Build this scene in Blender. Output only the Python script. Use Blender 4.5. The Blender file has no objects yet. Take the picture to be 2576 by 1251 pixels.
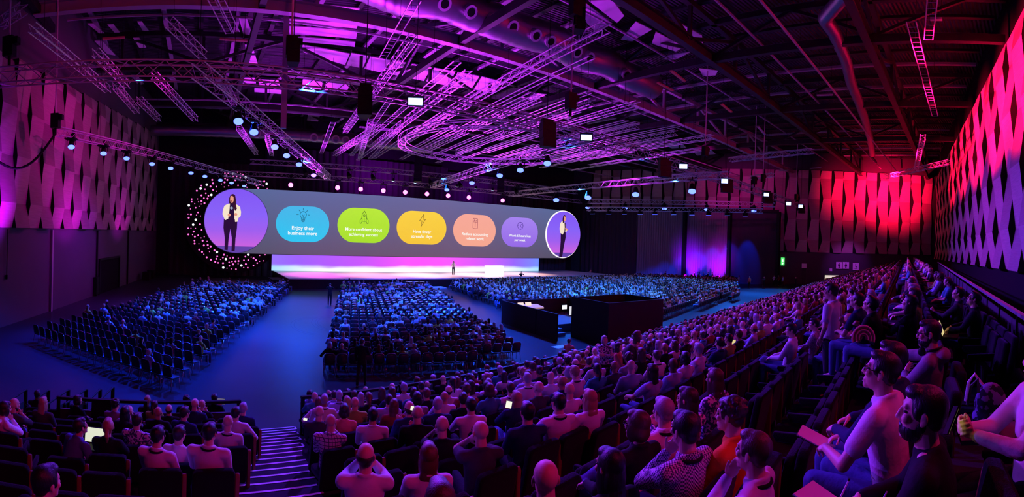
import bpy, bmesh, math, random
import numpy as np
from mathutils import Vector, Matrix, Quaternion, noise
random.seed(7)
rng = np.random.default_rng(11)
PI = math.pi
SC = bpy.context.scene
COL = SC.collection

# ------------------------------------------------------------------ camera (stitched panorama: a cylindrical projection, 121 degrees wide)
F, CX, YC = 1220.0, 1288.0, 608.0          # pixels per radian, centre column, horizon at the centre column
HEAD = (CX - 664.0) / F                    # the hall's long axis (+Y) lies at column 664
ROLL = math.atan(40.5 / F)
EYE = 5.77
fwd = Vector((math.sin(HEAD), math.cos(HEAD), 0))
rgt0 = Vector((math.cos(HEAD), -math.sin(HEAD), 0))
UPV = Vector((0, 0, 1))
rgt = rgt0 * math.cos(ROLL) + UPV * math.sin(ROLL)
upc = UPV * math.cos(ROLL) - rgt0 * math.sin(ROLL)
cd = bpy.data.cameras.new('camera'); cam = bpy.data.objects.new('camera', cd); COL.objects.link(cam)
cd.type = 'PANO'; cd.panorama_type = 'CENTRAL_CYLINDRICAL'
cd.central_cylindrical_range_u_min = -CX / F; cd.central_cylindrical_range_u_max = (2576 - CX) / F
cd.central_cylindrical_range_v_min = -(1251 - YC) / F; cd.central_cylindrical_range_v_max = YC / F
cd.clip_start = 0.05; cd.clip_end = 400
cam.matrix_world = Matrix((( rgt.x, upc.x, -fwd.x, 0), (rgt.y, upc.y, -fwd.y, 0), (rgt.z, upc.z, -fwd.z, EYE), (0, 0, 0, 1)))
SC.camera = cam

SC.view_settings.view_transform = 'Standard'; SC.view_settings.look = 'None'
SC.view_settings.exposure = 0.0; SC.view_settings.gamma = 1.0; SC.view_settings.use_curve_mapping = False
W = bpy.data.worlds.new('world'); SC.world = W; W.use_nodes = True
W.node_tree.nodes['Background'].inputs[0].default_value = (0.25, 0.08, 0.6, 1)
W.node_tree.nodes['Background'].inputs[1].default_value = 0.004
cy = SC.cycles
cy.use_denoising = True; cy.max_bounces = 3; cy.diffuse_bounces = 2; cy.glossy_bounces = 2; cy.transmission_bounces = 1
cy.sample_clamp_indirect = 3.0; cy.sample_clamp_direct = 0; cy.caustics_reflective = False; cy.caustics_refractive = False
cy.use_light_tree = True; cy.use_adaptive_sampling = True; cy.adaptive_threshold = 0.03

# ------------------------------------------------------------------ pixel <-> place
def ray(x, y):
    t = (x - CX) / F; v = (YC - y) / F
    return rgt * math.sin(t) + upc * v + fwd * math.cos(t)
def at_r(x, y, r):                          # the point on a pixel's ray at horizontal distance r
    d = ray(x, y); k = r / math.hypot(d.x, d.y)
    return Vector((d.x * k, d.y * k, EYE + d.z * k))
def at_z(x, y, z):                          # ... at height z
    d = ray(x, y); k = (z - EYE) / d.z
    return Vector((d.x * k, d.y * k, z))
def at_plane(x, y, p, n):                   # ... on the vertical plane through p (x, y) with normal n
    d = ray(x, y); k = (p[0] * n[0] + p[1] * n[1]) / (d.x * n[0] + d.y * n[1])
    return Vector((d.x * k, d.y * k, EYE + d.z * k))
def to_px(p):
    q = Vector((p[0], p[1], p[2] - EYE))
    a, b, c = q.dot(rgt), q.dot(upc), q.dot(fwd)
    h = math.hypot(a, c)
    return CX + F * math.atan2(a, c), YC - F * b / max(h, 1e-6), math.hypot(p[0], p[1])

# the stage and the roof are turned a little against the hall: N runs up to the stage, U along it
BETA = (500 - 664) / F
N = Vector((math.sin(BETA), math.cos(BETA), 0)); U = Vector((math.cos(BETA), -math.sin(BETA), 0))
def st(u, d, z=0.0): return U * u + N * d + UPV * z
ROTU = math.atan2(U.y, U.x)
# the raked seating: rows along RD, facing RN
TA = math.radians(14)
RD = Vector((math.cos(TA), math.sin(TA), 0)); RN = Vector((-math.sin(TA), math.cos(TA), 0))
def tier(s, t, z=0.0): return RN * s + RD * t + UPV * z

# ------------------------------------------------------------------ lights
def lamp_light(name, kind, loc, target, color, power, size=1.0, spot=60, blend=0.6, parent=None):
    l = bpy.data.lights.new(name, kind); l.color = color; l.energy = power
    if kind == 'SPOT': l.spot_size = math.radians(spot); l.spot_blend = blend; l.shadow_soft_size = size
    elif kind == 'AREA': l.shape = 'DISK'; l.size = size
    else: l.shadow_soft_size = size
    o = bpy.data.objects.new(name, l); COL.objects.link(o); o.location = loc
    if target is not None: o.rotation_euler = (Vector(target) - Vector(loc)).to_track_quat('-Z', 'Y').to_euler()
    return o
BLUE = (0.002, 0.03, 1.0); CYAN = (0.006, 0.075, 1.0); ICE = (0.012, 0.16, 1.0); VIO = (0.17, 0.025, 1.0); MAG = (0.6, 0.02, 1.0); PINK = (1.0, 0.006, 0.6); RED = (1.0, 0.002, 0.065)
on_sign = at_r(2130, 672, 83)
# blue down light on the floor seats, from the trusses over them
for p, q, c, e, sp in (((-7, 29, 12.6), (-5.5, 23, 0), BLUE, 20000, 66), ((-1, 30, 13), (-3, 24, 0), BLUE, 32000, 80), ((4, 45, 13), (1, 38, 0), CYAN, 42000, 80), ((-4, 46, 12.6), (-2, 39, 0), CYAN, 28000, 66),
                       ((20, 28, 13.3), (9, 20, 0), CYAN, 42000, 75), ((21, 42, 13.3), (13, 34, 0), CYAN, 52000, 80), ((21, 55, 13.3), (17, 48, 0), CYAN, 36000, 70),
                       ((37, 33, 12.7), (30, 28, 0), ICE, 42000, 80), ((36, 48, 12.7), (33, 40, 0), ICE, 46000, 80), ((50, 50, 12.5), (47, 42, 0), ICE, 46000, 80), ((54, 37, 12.5), (49, 32, 0), ICE, 42000, 80), ((63, 36, 12.5), (58, 33, 0), ICE, 30000, 60),
                       ((2, 23, 13), (4, 32, 0), CYAN, 30000, 75), ((-6, 22, 13), (-3, 33, 0), CYAN, 20000, 60), ((13, 28, 13), (15, 38, 0), CYAN, 36000, 75), ((27, 27, 12.5), (32, 42, 0), ICE, 45000, 75), (tuple(st(16, 50, 13)), tuple(at_z(800, 768, 0)), (0.3, 0.0, 1.0), 9000, 34)):  # last one is added: violet pool in place of the backdrop's floor reflection
    lamp_light('floor_spot', 'SPOT', p, q, c, e, 0.4, sp, 0.9)
# floods on the front truss, shining at the raked seats
for x, y, z, e in ((6.5, 20.2, 12.6, 15000), (-6, 19.6, 12.6, 7000), (17.5, 21.2, 12.6, 17000), (28.5, 24.5, 12.4, 17000), (38, 26, 12.4, 15000), (51, 28, 12.2, 14000)):
    lamp_light('flood_spot', 'SPOT', (x, y, z), (x * 0.9 + 1, 5 + x * 0.22, 2.5), VIO, e, 0.15, 95, 0.8)
# magenta wash up into the roof
for x, y, e in ((4, 50, 13000), (14, 40, 17000), (24, 50, 13000), (34, 42, 5000), (8, 30, 9000)):
    lamp_light('roof_wash', 'SPOT', (x, y, 9.5), (x, y - 5, 22), MAG, e, 0.3, 125, 1.0)
for u, c in ((14, (0.9, 0.1, 0.8)), (21, (1.0, 0.3, 0.45)), (28, (1.0, 0.62, 0.6)), (36, (1.0, 0.72, 0.66)), (44, (1.0, 0.55, 0.5))):
    lamp_light('stage_wash', 'SPOT', tuple(st(u, 55.5, 13.5)), tuple(st(u, 55.5, 1)), c, 20000, 0.4, 48, 1.0)
# purple on the left wall
lamp_light('wall_wash', 'SPOT', (-10.5, 23, 4.5), (-14.3, 21.5, 7.5), (0.42, 0.0, 1.0), 4200, 0.3, 90, 1.0)
lamp_light('wall_wash', 'SPOT', (-10.5, 33, 4.5), (-14.3, 33, 8.5), (0.7, 0.0, 0.9), 1000, 0.3, 100, 1.0)
lamp_light('wall_wash', 'SPOT', (-10.5, 46, 4.5), (-14.3, 46, 8.5), (0.7, 0.0, 0.9), 800, 0.3, 100, 1.0)
lamp_light('wall_wash', 'SPOT', (-3, 30, 15), (-14.3, 33, 11), (0.9, 0.0, 0.6), 2600, 0.4, 110, 1.0)
lamp_light('wall_wash', 'SPOT', (-8, 36, 8), (-14.3, 35, 2.0), (0.3, 0.0, 1.0), 1300, 0.4, 120, 1.0)
# red on the right and rear walls, from trusses in front of them
lamp_light('red_wash', 'SPOT', (71, 20.0, 15.6), (81, 23.4, 16.6), RED, 34000, 0.1, 90, 1.0)
lamp_light('red_wash', 'SPOT', (69, 26, 15.6), (78.2, 29.5, 16.4), RED, 9000, 0.1, 90, 1.0)
lamp_light('wall_wash', 'SPOT', (58, 26, 12), (79, 26, 10), (0.8, 0.0, 0.45), 1100, 0.4, 110, 1.0)
for x, e in ((56, 22000), (47, 24000), (39, 40000), (31, 48000), (25, 48000)):
    lamp_light('red_wash', 'SPOT', (x - 3, 0.2686 * x - 6.76 + 8, 14.8), (x, 0.2686 * x - 6.76, 15.6), RED, e, 0.12, 66, 0.8)
lamp_light('wall_wash', 'SPOT', (30, 14, 9), (36, 3.6, 8), (0.6, 0.0, 0.7), 2200, 0.4, 110, 1.0)
lamp_light('wall_wash', 'SPOT', (46, 39, 18.2), (69, 46, 16.0), (0.9, 0.0, 0.55), 7500, 0.4, 52, 1.0)
lamp_light('drape_wash', 'SPOT', (62.5, 46.0, 0.8), (67.6, 48.6, 4.0), (0.55, 0.0, 1.0), 12000, 0.3, 74, 1.0)
lamp_light('drape_wash', 'SPOT', (60.0, 50.5, 0.8), (65.0, 53.6, 4.0), (0.22, 0.0, 1.0), 10000, 0.3, 74, 1.0)
for i in range(10):
    a = at_r((1491, 1532, 1571, 1611, 1648, 1695, 1741, 1783, 1830, 1875)[i], 533, 77.3)
    lamp_light('drape_spot', 'SPOT', tuple(a), (a.x + 2.6, a.y + 1.2, a.z - 6), BLUE, 24000 if i < 3 else 9000, 0.15, 30, 0.6)
# magenta house lights above the back rows
for t, e, c in ((-8, 1600, (1.0, 0.01, 0.3)), (1, 950, (1.0, 0.01, 0.26)), (10, 720, (1.0, 0.01, 0.24)), (21, 900, (1.0, 0.01, 0.35)), (34, 800, (1.0, 0.01, 0.4)), (50, 600, (1.0, 0.01, 0.45))):
    lamp_light('house_light', 'SPOT', tuple(tier(-4.0, t + 2, 13.8)), tuple(tier(3.6 if t < 15 else 2.4, t, 2.6)), c, e, 0.2, 56 if t < 15 else 44, 0.7)
lamp_light('house_light', 'SPOT', (9.5, -3.2, 10.5), (3.0, 0.7, 4.8), (1.0, 0.01, 0.2), 420, 0.15, 34, 0.6)  # added red rim spot for the right-hand top row, no fixture
lamp_light('flood_spot', 'SPOT', (1.0, 19.4, 12.6), (3.2, 0.9, 4.7), (0.34, 0.01, 1.0), 7000, 0.2, 22, 0.6)  # extra narrow spot added to brighten the right-hand top row
lamp_light('wall_wash', 'SPOT', (66, 24, 9), tuple(on_sign), (0.5, 0.05, 1.0), 2600, 0.2, 40, 0.8)  # added to brighten the wall signs, not a fitted wall light
lamp_light('house_light', 'SPOT', (1, 6, 9.5), (-2.5, 21, 13.0), (1.0, 0.05, 0.12), 1500, 0.2, 62, 0.8)  # added spot that reddens the long front truss, not a house light
lamp_light('added_truss_wash', 'SPOT', (0, 31, 3.0), (1.5, 37, 12.8), MAG, 7000, 0.3, 62, 0.9)  # this and the next: added uplights without fixtures, to brighten the trusses
lamp_light('added_truss_wash', 'SPOT', (18, 42, 3.0), (20.5, 44, 12.8), MAG, 5000, 0.3, 70, 0.9)
lamp_light('drape_wash', 'SPOT', tuple(st(24, 58.5, 13)), tuple(st(24, 64.8, 16)), (0.5, 0.0, 1.0), 3000, 0.3, 130, 1.0)
lamp_light('drape_wash', 'SPOT', tuple(st(40, 58.5, 13)), tuple(st(40, 64.8, 15)), (0.4, 0.0, 1.0), 2000, 0.3, 130, 1.0)


# ------------------------------------------------------------------ materials
def lin(h):
    h = h.lstrip('#'); c = [int(h[i:i+2], 16) / 255 for i in (0, 2, 4)]
    return tuple(v / 12.92 if v <= 0.04045 else ((v + 0.055) / 1.055) ** 2.4 for v in c)
MATS = {}
def mat(name, color=(0.5, 0.5, 0.5), rough=0.6, metal=0.0, emit=None, strength=1.0, spec=0.5, objcol=False, bump=0.0, bscale=40.0, var=0.0, vscale=8.0, attr=None):
    if name in MATS: return MATS[name]
    m = bpy.data.materials.new(name); m.use_nodes = True; nt = m.node_tree; b = nt.nodes['Principled BSDF']
    b.inputs['Base Color'].default_value = (*color, 1); b.inputs['Roughness'].default_value = rough; b.inputs['Metallic'].default_value = metal
    b.inputs['Specular IOR Level'].default_value = spec
    src = None
    if objcol:
        oi = nt.nodes.new('ShaderNodeObjectInfo'); src = oi.outputs['Color']
    if attr:
        an = nt.nodes.new('ShaderNodeAttribute'); an.attribute_name = attr; src = an.outputs['Color']
    tc = None
    if var or bump:
        tc = nt.nodes.new('ShaderNodeTexCoord')
    if var:
        nz = nt.nodes.new('ShaderNodeTexNoise'); nz.inputs['Scale'].default_value = vscale; nz.inputs['Detail'].default_value = 4
        nt.links.new(tc.outputs['Object'], nz.inputs['Vector'])
        mr = nt.nodes.new('ShaderNodeMapRange'); mr.inputs[3].default_value = 1 - var; mr.inputs[4].default_value = 1 + var
        nt.links.new(nz.outputs['Fac'], mr.inputs[0])
        mx = nt.nodes.new('ShaderNodeVectorMath'); mx.operation = 'SCALE'
        if src: nt.links.new(src, mx.inputs[0])
        else: mx.inputs[0].default_value = color
        nt.links.new(mr.outputs[0], mx.inputs['Scale']); src = mx.outputs[0]
    if src: nt.links.new(src, b.inputs['Base Color'])
    if bump:
        bz = nt.nodes.new('ShaderNodeTexNoise'); bz.inputs['Scale'].default_value = bscale; bz.inputs['Detail'].default_value = 5
        nt.links.new(tc.outputs['Object'], bz.inputs['Vector'])
        bp = nt.nodes.new('ShaderNodeBump'); bp.inputs['Strength'].default_value = bump; bp.inputs['Distance'].default_value = 0.02
        nt.links.new(bz.outputs['Fac'], bp.inputs['Height']); nt.links.new(bp.outputs['Normal'], b.inputs['Normal'])
    if emit is not None:
        b.inputs['Emission Color'].default_value = (*emit, 1); b.inputs['Emission Strength'].default_value = strength
    MATS[name] = m
    return m

# ------------------------------------------------------------------ mesh building
class MB:
    def __init__(s): s.v = []; s.f = []; s.m = []
    def add(s, vs, fs, mi=0):
        o = len(s.v); s.v += [tuple(p) for p in vs]; s.f += [tuple(i + o for i in f) for f in fs]; s.m += [mi] * len(fs); return s
    def box(s, c, size, rz=0.0, mi=0, rot=None):
        hx, hy, hz = size[0] / 2, size[1] / 2, size[2] / 2
        R = rot if rot is not None else Matrix.Rotation(rz, 3, 'Z')
        c = Vector(c)
        vs = [c + R @ Vector((x, y, z)) for z in (-hz, hz) for x, y in ((-hx, -hy), (hx, -hy), (hx, hy), (-hx, hy))]
        return s.add(vs, [(0, 3, 2, 1), (4, 5, 6, 7), (0, 1, 5, 4), (1, 2, 6, 5), (2, 3, 7, 6), (3, 0, 4, 7)], mi)
    def beam(s, p0, p1, w, h, mi=0, up=UPV):
        p0 = Vector(p0); p1 = Vector(p1); d = (p1 - p0).normalized()
        sd = d.cross(up)
        sd = sd.normalized() if sd.length > 1e-4 else Vector((1, 0, 0))
        u2 = sd.cross(d)
        vs = [p + sd * (a * w / 2) + u2 * (b * h / 2) for p in (p0, p1) for a, b in ((-1, -1), (1, -1), (1, 1), (-1, 1))]
        return s.add(vs, [(0, 3, 2, 1), (4, 5, 6, 7), (0, 1, 5, 4), (1, 2, 6, 5), (2, 3, 7, 6), (3, 0, 4, 7)], mi)
    def tube(s, p0, p1, r0, r1=None, n=6, mi=0, caps=True):
        r1 = r0 if r1 is None else r1
        p0 = Vector(p0); p1 = Vector(p1); d = (p1 - p0)
        q = d.to_track_quat('Z', 'Y'); vs = []
        for p, r in ((p0, r0), (p1, r1)):
            for i in range(n):
                a = 2 * PI * i / n; vs.append(p + q @ Vector((math.cos(a) * r, math.sin(a) * r, 0)))
        fs = [(i, (i + 1) % n, n + (i + 1) % n, n + i) for i in range(n)]
        if caps: fs += [tuple(reversed(range(n))), tuple(range(n, 2 * n))]
        return s.add(vs, fs, mi)
    def path(s, pts, r, n=6, mi=0, closed=False):
        pts = [Vector(p) for p in pts]; k = len(pts); vs = []
        rr = r if isinstance(r, (list, tuple)) else [r] * k
        prev = None
        for i, p in enumerate(pts):
            a = pts[(i - 1) % k] if (closed or i > 0) else p; b = pts[(i + 1) % k] if (closed or i < k - 1) else p
            d = (b - a).normalized()
            if prev is None:
                e1 = d.cross(UPV); e1 = e1.normalized() if e1.length > 1e-3 else Vector((1, 0, 0))
            else:
                e1 = (prev - d * prev.dot(d)); e1 = e1.normalized() if e1.length > 1e-5 else d.orthogonal().normalized()
            prev = e1; e2 = d.cross(e1)
            vs += [p + (e1 * math.cos(2 * PI * j / n) + e2 * math.sin(2 * PI * j / n)) * rr[i] for j in range(n)]
        fs = []
        for i in range(k if closed else k - 1):
            o0, o1 = i * n, ((i + 1) % k) * n
            fs += [(o0 + j, o0 + (j + 1) % n, o1 + (j + 1) % n, o1 + j) for j in range(n)]
        if not closed: fs += [tuple(reversed(range(n))), tuple(range((k - 1) * n, k * n))]
        return s.add(vs, fs, mi)
    def ell(s, c, r, rot=None, nu=14, nv=10, mi=0):
        c = Vector(c); r = (r, r, r) if isinstance(r, (int, float)) else r
        R = rot if rot is not None else Matrix.Identity(3); vs = [c + R @ Vector((0, 0, -r[2]))]
        for j in range(1, nv):
            b = -PI / 2 + PI * j / nv
            vs += [c + R @ Vector((r[0] * math.cos(b) * math.cos(2 * PI * i / nu), r[1] * math.cos(b) * math.sin(2 * PI * i / nu), r[2] * math.sin(b))) for i in range(nu)]
        vs.append(c + R @ Vector((0, 0, r[2]))); L = len(vs) - 1
        fs = [(0, 1 + (i + 1) % nu, 1 + i) for i in range(nu)]
        for j in range(nv - 2):
            o = 1 + j * nu; fs += [(o + i, o + (i + 1) % nu, o + nu + (i + 1) % nu, o + nu + i) for i in range(nu)]
        o = 1 + (nv - 2) * nu; fs += [(o + i, o + (i + 1) % nu, L) for i in range(nu)]
        return s.add(vs, fs, mi)
    def cap(s, p0, p1, r0, r1=None, n=12):                    # a rounded limb
        r1 = r0 if r1 is None else r1; p0 = Vector(p0); p1 = Vector(p1)
        s.ell(p0, r0, nu=n, nv=8); s.ell(p1, r1, nu=n, nv=8); return s.tube(p0, p1, r0, r1, n=n)
    def prism(s, poly, z0, z1, M=None, mi=0):                  # a 2D outline extruded from z0 to z1, placed by M
        k = len(poly); M = M or Matrix.Identity(4)
        vs = [M @ Vector((x, y, z)) for z in (z0, z1) for x, y in poly]
        fs = [tuple(reversed(range(k))), tuple(range(k, 2 * k))] + [(i, (i + 1) % k, k + (i + 1) % k, k + i) for i in range(k)]
        return s.add(vs, fs, mi)
    def mesh(s, name, mats, smooth=False):
        me = bpy.data.meshes.new(name); me.from_pydata(s.v, [], s.f)
        mats = mats if isinstance(mats, (list, tuple)) else [mats]
        for m in mats: me.materials.append(m)
        if len(mats) > 1: me.polygons.foreach_set('material_index', s.m)
        if smooth: me.polygons.foreach_set('use_smooth', [True] * len(s.f))
        me.update(); return me
    def build(s, name, mats, parent=None, smooth=False, loc=None, rot=None):
        return link(name, s.mesh(name, mats, smooth), parent, loc, rot)
def link(name, me, parent=None, loc=None, rot=None):
    o = bpy.data.objects.new(name, me); COL.objects.link(o)
    if parent is not None: o.parent = parent
    if loc is not None: o.location = loc
    if rot is not None: o.rotation_euler = rot
    return o
def tag(o, label, cat, group=None, kind=None):
    if label: o['label'] = label
    if cat: o['category'] = cat
    if group: o['group'] = group
    if kind: o['kind'] = kind
    return o
def thing(name, label, cat, loc=(0, 0, 0), rz=0.0, group=None):
    o = bpy.data.objects.new(name, None); COL.objects.link(o); o.location = loc; o.rotation_euler = (0, 0, rz); o.empty_display_size = 0.2
    return tag(o, label, cat, group)
def struct(name, mb, m, smooth=False):
    o = mb.build(name, m, smooth=smooth); o['kind'] = 'structure'; return o
ONES = 'zeroth first second third fourth fifth sixth seventh eighth ninth tenth eleventh twelfth thirteenth fourteenth fifteenth sixteenth seventeenth eighteenth nineteenth'.split()
TENS = {2: 'twent', 3: 'thirt', 4: 'fort', 5: 'fift', 6: 'sixt', 7: 'sevent', 8: 'eight', 9: 'ninet'}
def nth(n):
    if n < 20: return ONES[n]
    t, o = divmod(n, 10)
    if t > 9: return 'hundred-and-' + nth(n - 100)
    return TENS[t] + ('ieth' if o == 0 else 'y-' + ONES[o])
def copy_tree(o, parent=None):
    c = o.copy(); COL.objects.link(c)
    if parent is not None: c.parent = parent
    for ch in KIDS.get(o.name, ()): copy_tree(ch, c)
    return c
KIDS = {}
def note_kids(root):
    for ch in [x for x in COL.objects if x.parent == root]:
        KIDS.setdefault(root.name, []).append(ch); note_kids(ch)

# ------------------------------------------------------------------ shared materials
M_black = mat('black_cloth', (0.012, 0.012, 0.014), 0.9, spec=0.2, bump=0.15, bscale=6)
M_dark = mat('dark_paint', (0.03, 0.03, 0.035), 0.6)
M_blackmetal = mat('black_metal', (0.008, 0.008, 0.009), 0.55, 0.0, spec=0.15)
M_alu = mat('aluminium', (0.8, 0.8, 0.82), 0.4, 0.35)
M_steel = mat('painted_roof_steel', (0.018, 0.018, 0.02), 0.5, 0.2)
M_beam = mat('pale_roof_steel', (0.4, 0.4, 0.42), 0.5)
M_floor = mat('hall_floor', (0.045, 0.048, 0.055), 0.34, spec=0.1, var=0.25, vscale=0.35, bump=0.05, bscale=3)
M_conc = mat('lower_wall_paint', (0.09, 0.085, 0.1), 0.75, var=0.15, vscale=0.6)
M_carpet = mat('tier_carpet', (0.035, 0.035, 0.045), 0.95, spec=0.1, var=0.3, vscale=30)
M_tape = mat('nosing_tape', (0.8, 0.8, 0.82), 0.6)
M_edge = mat('panel_edge', (0.01, 0.01, 0.01), 0.9, spec=0.1)
M_white = mat('white_gloss', (0.85, 0.85, 0.85), 0.4)

def wood_mat(name='wall_panel_wood', k=1.0):
    m = mat(name, (0.46, 0.36, 0.30), 0.6, spec=0.25)
    nt = m.node_tree; b = nt.nodes['Principled BSDF']
    tc = nt.nodes.new('ShaderNodeTexCoord'); mp = nt.nodes.new('ShaderNodeMapping'); mp.inputs['Scale'].default_value = (0.7, 0.7, 9)
    nz = nt.nodes.new('ShaderNodeTexNoise'); nz.inputs['Scale'].default_value = 1.6; nz.inputs['Detail'].default_value = 6
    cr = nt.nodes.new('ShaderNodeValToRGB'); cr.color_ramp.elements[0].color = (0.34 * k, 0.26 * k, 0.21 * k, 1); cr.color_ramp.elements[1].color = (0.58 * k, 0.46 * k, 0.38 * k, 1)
    nt.links.new(tc.outputs['Object'], mp.inputs[0]); nt.links.new(mp.outputs[0], nz.inputs['Vector']); nt.links.new(nz.outputs['Fac'], cr.inputs[0]); nt.links.new(cr.outputs[0], b.inputs['Base Color'])
    return m
M_wood = wood_mat(); M_wood2 = wood_mat('wall_panel_shaded_wood', 0.62)  # darker copy puts the shade of the folds into alternate faces

# ------------------------------------------------------------------ the room shell
A_ = Vector((-14.3, -10.6, 0)); B_ = Vector((84.0, 15.8, 0)); C_ = Vector((54.5, 74.0, 0)); D_ = Vector((-14.3, 63.4, 0))
CEIL = EYE + 16.6
fl = MB(); fl.add([A_ + Vector((-1, -1, 0)), B_ + Vector((1, -1, 0)), C_ + Vector((1, 1, 0)), D_ + Vector((-1, 1, 0))], [(0, 1, 2, 3)])
floor_o = struct('floor', fl, M_floor)
def deck_mat():
    m = mat('roof_deck', (0.04, 0.04, 0.05), 0.7); nt = m.node_tree; b = nt.nodes['Principled BSDF']
    tc = nt.nodes.new('ShaderNodeTexCoord'); wv = nt.nodes.new('ShaderNodeTexWave'); wv.bands_direction = 'Y'; wv.inputs['Scale'].default_value = 1.1
    nt.links.new(tc.outputs['Object'], wv.inputs['Vector'])
    bp = nt.nodes.new('ShaderNodeBump'); bp.inputs['Strength'].default_value = 1; bp.inputs['Distance'].default_value = 0.25
    nt.links.new(wv.outputs['Fac'], bp.inputs['Height']); nt.links.new(bp.outputs['Normal'], b.inputs['Normal']); return m
M_deck = deck_mat()
ce = MB(); ce.add([Vector((p.x, p.y, CEIL)) for p in (A_ + Vector((-1, -1, 0)), D_ + Vector((-1, 1, 0)), C_ + Vector((1, 1, 0)), B_ + Vector((1, -1, 0)))], [(0, 1, 2, 3)])
struct('ceiling', ce, M_deck)
def wall(name, p, q, z0, z1, m, th=0.3, mb=None):
    mb = mb or MB(); d = (q - p).normalized(); n = Vector((d.y, -d.x, 0)) * th     # outwards
    vs = [Vector((a.x, a.y, z)) for z in (z0, z1) for a in (p, q, q + n, p + n)]
    mb.add(vs, [(0, 3, 2, 1), (4, 5, 6, 7), (0, 1, 5, 4), (1, 2, 6, 5), (2, 3, 7, 6), (3, 0, 4, 7)])
    return struct(name, mb, m)
wl = wall('wall_left', D_, A_, 0, CEIL, M_conc)
wf = wall('wall_front', C_, D_, 0, CEIL, M_black)
wr = wall('wall_right', B_, C_, 0, CEIL, M_dark)
wb = wall('wall_rear', A_, B_, 0, CEIL, mat('rear_wall_black', (0.008, 0.008, 0.009), 0.9, spec=0.1))

def relief(name, p, q, z0, rows, rowh, colw, amp, first, parent, top=None, taper=0.0):
    """Folded timber panels: each column is bent in and out, its neighbours the other way, so the gaps read as dark slits."""
    L = (q - p).length; d = (q - p).normalized(); n = Vector((-d.y, d.x, 0)); nc = int(L / colw); mb = MB()
    zs = [z0 + (0 if r == 0 else first + (r - 1) * rowh) for r in range(rows + 1)]
    for c in range(nc):
        a = p + d * (c * colw); b = p + d * ((c + 1) * colw - 0.02); tz = top(a) if top else 1e9
        fr = []
        for r, z in enumerate(zs):
            off = 0.12 + (amp if (c + r) % 2 == 0 else 0.0)
            if z > tz:
                z1 = zs[r - 1]; o1 = 0.12 + (amp if (c + r - 1) % 2 == 0 else 0.0); k = (tz - z1) / (z - z1)
                if k <= 0.02: break
                fr.append((o1 + (off - o1) * k, tz)); break
            fr.append((off, z))
        k = len(fr)
        vs = [a + n * o + UPV * z for o, z in fr] + [b - d * (taper * min(1.0, (o - 0.12) / amp)) + n * o + UPV * z for o, z in fr] + [a + n * 0.02 + UPV * z for o, z in fr] + [b + n * 0.02 + UPV * z for o, z in fr]
        for i in range(k - 1):
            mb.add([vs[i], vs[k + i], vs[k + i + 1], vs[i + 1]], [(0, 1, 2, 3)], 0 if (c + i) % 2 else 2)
            mb.add([vs[2 * k + i], vs[i], vs[i + 1], vs[2 * k + i + 1]], [(0, 1, 2, 3)], 1)
            mb.add([vs[k + i], vs[3 * k + i], vs[3 * k + i + 1], vs[k + i + 1]], [(0, 1, 2, 3)], 1)
        for i in (0, k - 1): mb.add([vs[i], vs[k + i], vs[3 * k + i], vs[2 * k + i]], [(0, 1, 2, 3)], 1)
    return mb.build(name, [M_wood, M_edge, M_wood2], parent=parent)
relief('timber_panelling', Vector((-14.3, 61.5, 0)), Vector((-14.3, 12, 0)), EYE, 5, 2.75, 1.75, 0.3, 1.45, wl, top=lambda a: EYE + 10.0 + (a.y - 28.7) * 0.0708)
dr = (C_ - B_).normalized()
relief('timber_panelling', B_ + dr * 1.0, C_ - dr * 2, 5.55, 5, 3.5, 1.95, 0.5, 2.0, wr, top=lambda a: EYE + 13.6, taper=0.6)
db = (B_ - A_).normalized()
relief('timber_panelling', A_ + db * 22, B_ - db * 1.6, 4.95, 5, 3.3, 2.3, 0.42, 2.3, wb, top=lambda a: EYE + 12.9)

# left wall: door, joint strips, a pale pipe, cable box
def on_left(x, y): return at_plane(x, y, (-14.3, 0), (1, 0))
a = on_left(248, 700); b = on_left(296, 700)
dw = MB(); dw.box((-14.27, (a.y + b.y) / 2, 1.5), (0.05, b.y - a.y, 3.0)); d_o = struct('door_left', dw, M_edge)
fr_ = MB()
fr_.box((-14.2, a.y - 0.08, 1.52), (0.16, 0.16, 3.04)); fr_.box((-14.2, b.y + 0.08, 1.52), (0.16, 0.16, 3.04)); fr_.box((-14.2, (a.y + b.y) / 2, 3.1), (0.16, b.y - a.y + 0.32, 0.16))
fr_.build('door_frame', M_blackmetal, parent=d_o)
for i, x in enumerate((128, 242, 320, 14)):
    p = on_left(x, 650); mb = MB()
    if i == 3: mb.tube((-14.2, p.y, 3.0), (-14.2, p.y, EYE - 0.1), 0.03); mb.box((-14.2, p.y, 2.9), (0.1, 0.14, 0.25))
    else: mb.box((-14.22, p.y, (EYE - 0.1) / 2), (0.14, 0.22 if i == 0 else 0.16, EYE - 0.1))
    t = mb.build('trim_%d' % (i + 1), M_beam if i == 0 else M_blackmetal); t['kind'] = 'structure'
p = on_left(237, 715); mb = MB(); mb.box((-14.1, p.y, 0.9), (0.3, 0.7, 1.5)); tag(mb.build('electrical_cabinet', M_blackmetal), 'small dark electrical cabinet on the purple wall before the side door', 'cabinet')
for x in (350, 362):
    p = on_left(x, 700); q = Vector((-13.4, p.y, 0)); mb = MB(); mb.box((0, 0, 0.45), (0.8, 0.9, 0.9)); mb.box((0, 0, 0.93), (0.84, 0.94, 0.06))
    tag(mb.build('flight_case', M_blackmetal, loc=q), 'black flight case at the foot of the left wall, %s from the side door' % ('first' if x == 350 else 'second'), 'case')

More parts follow.
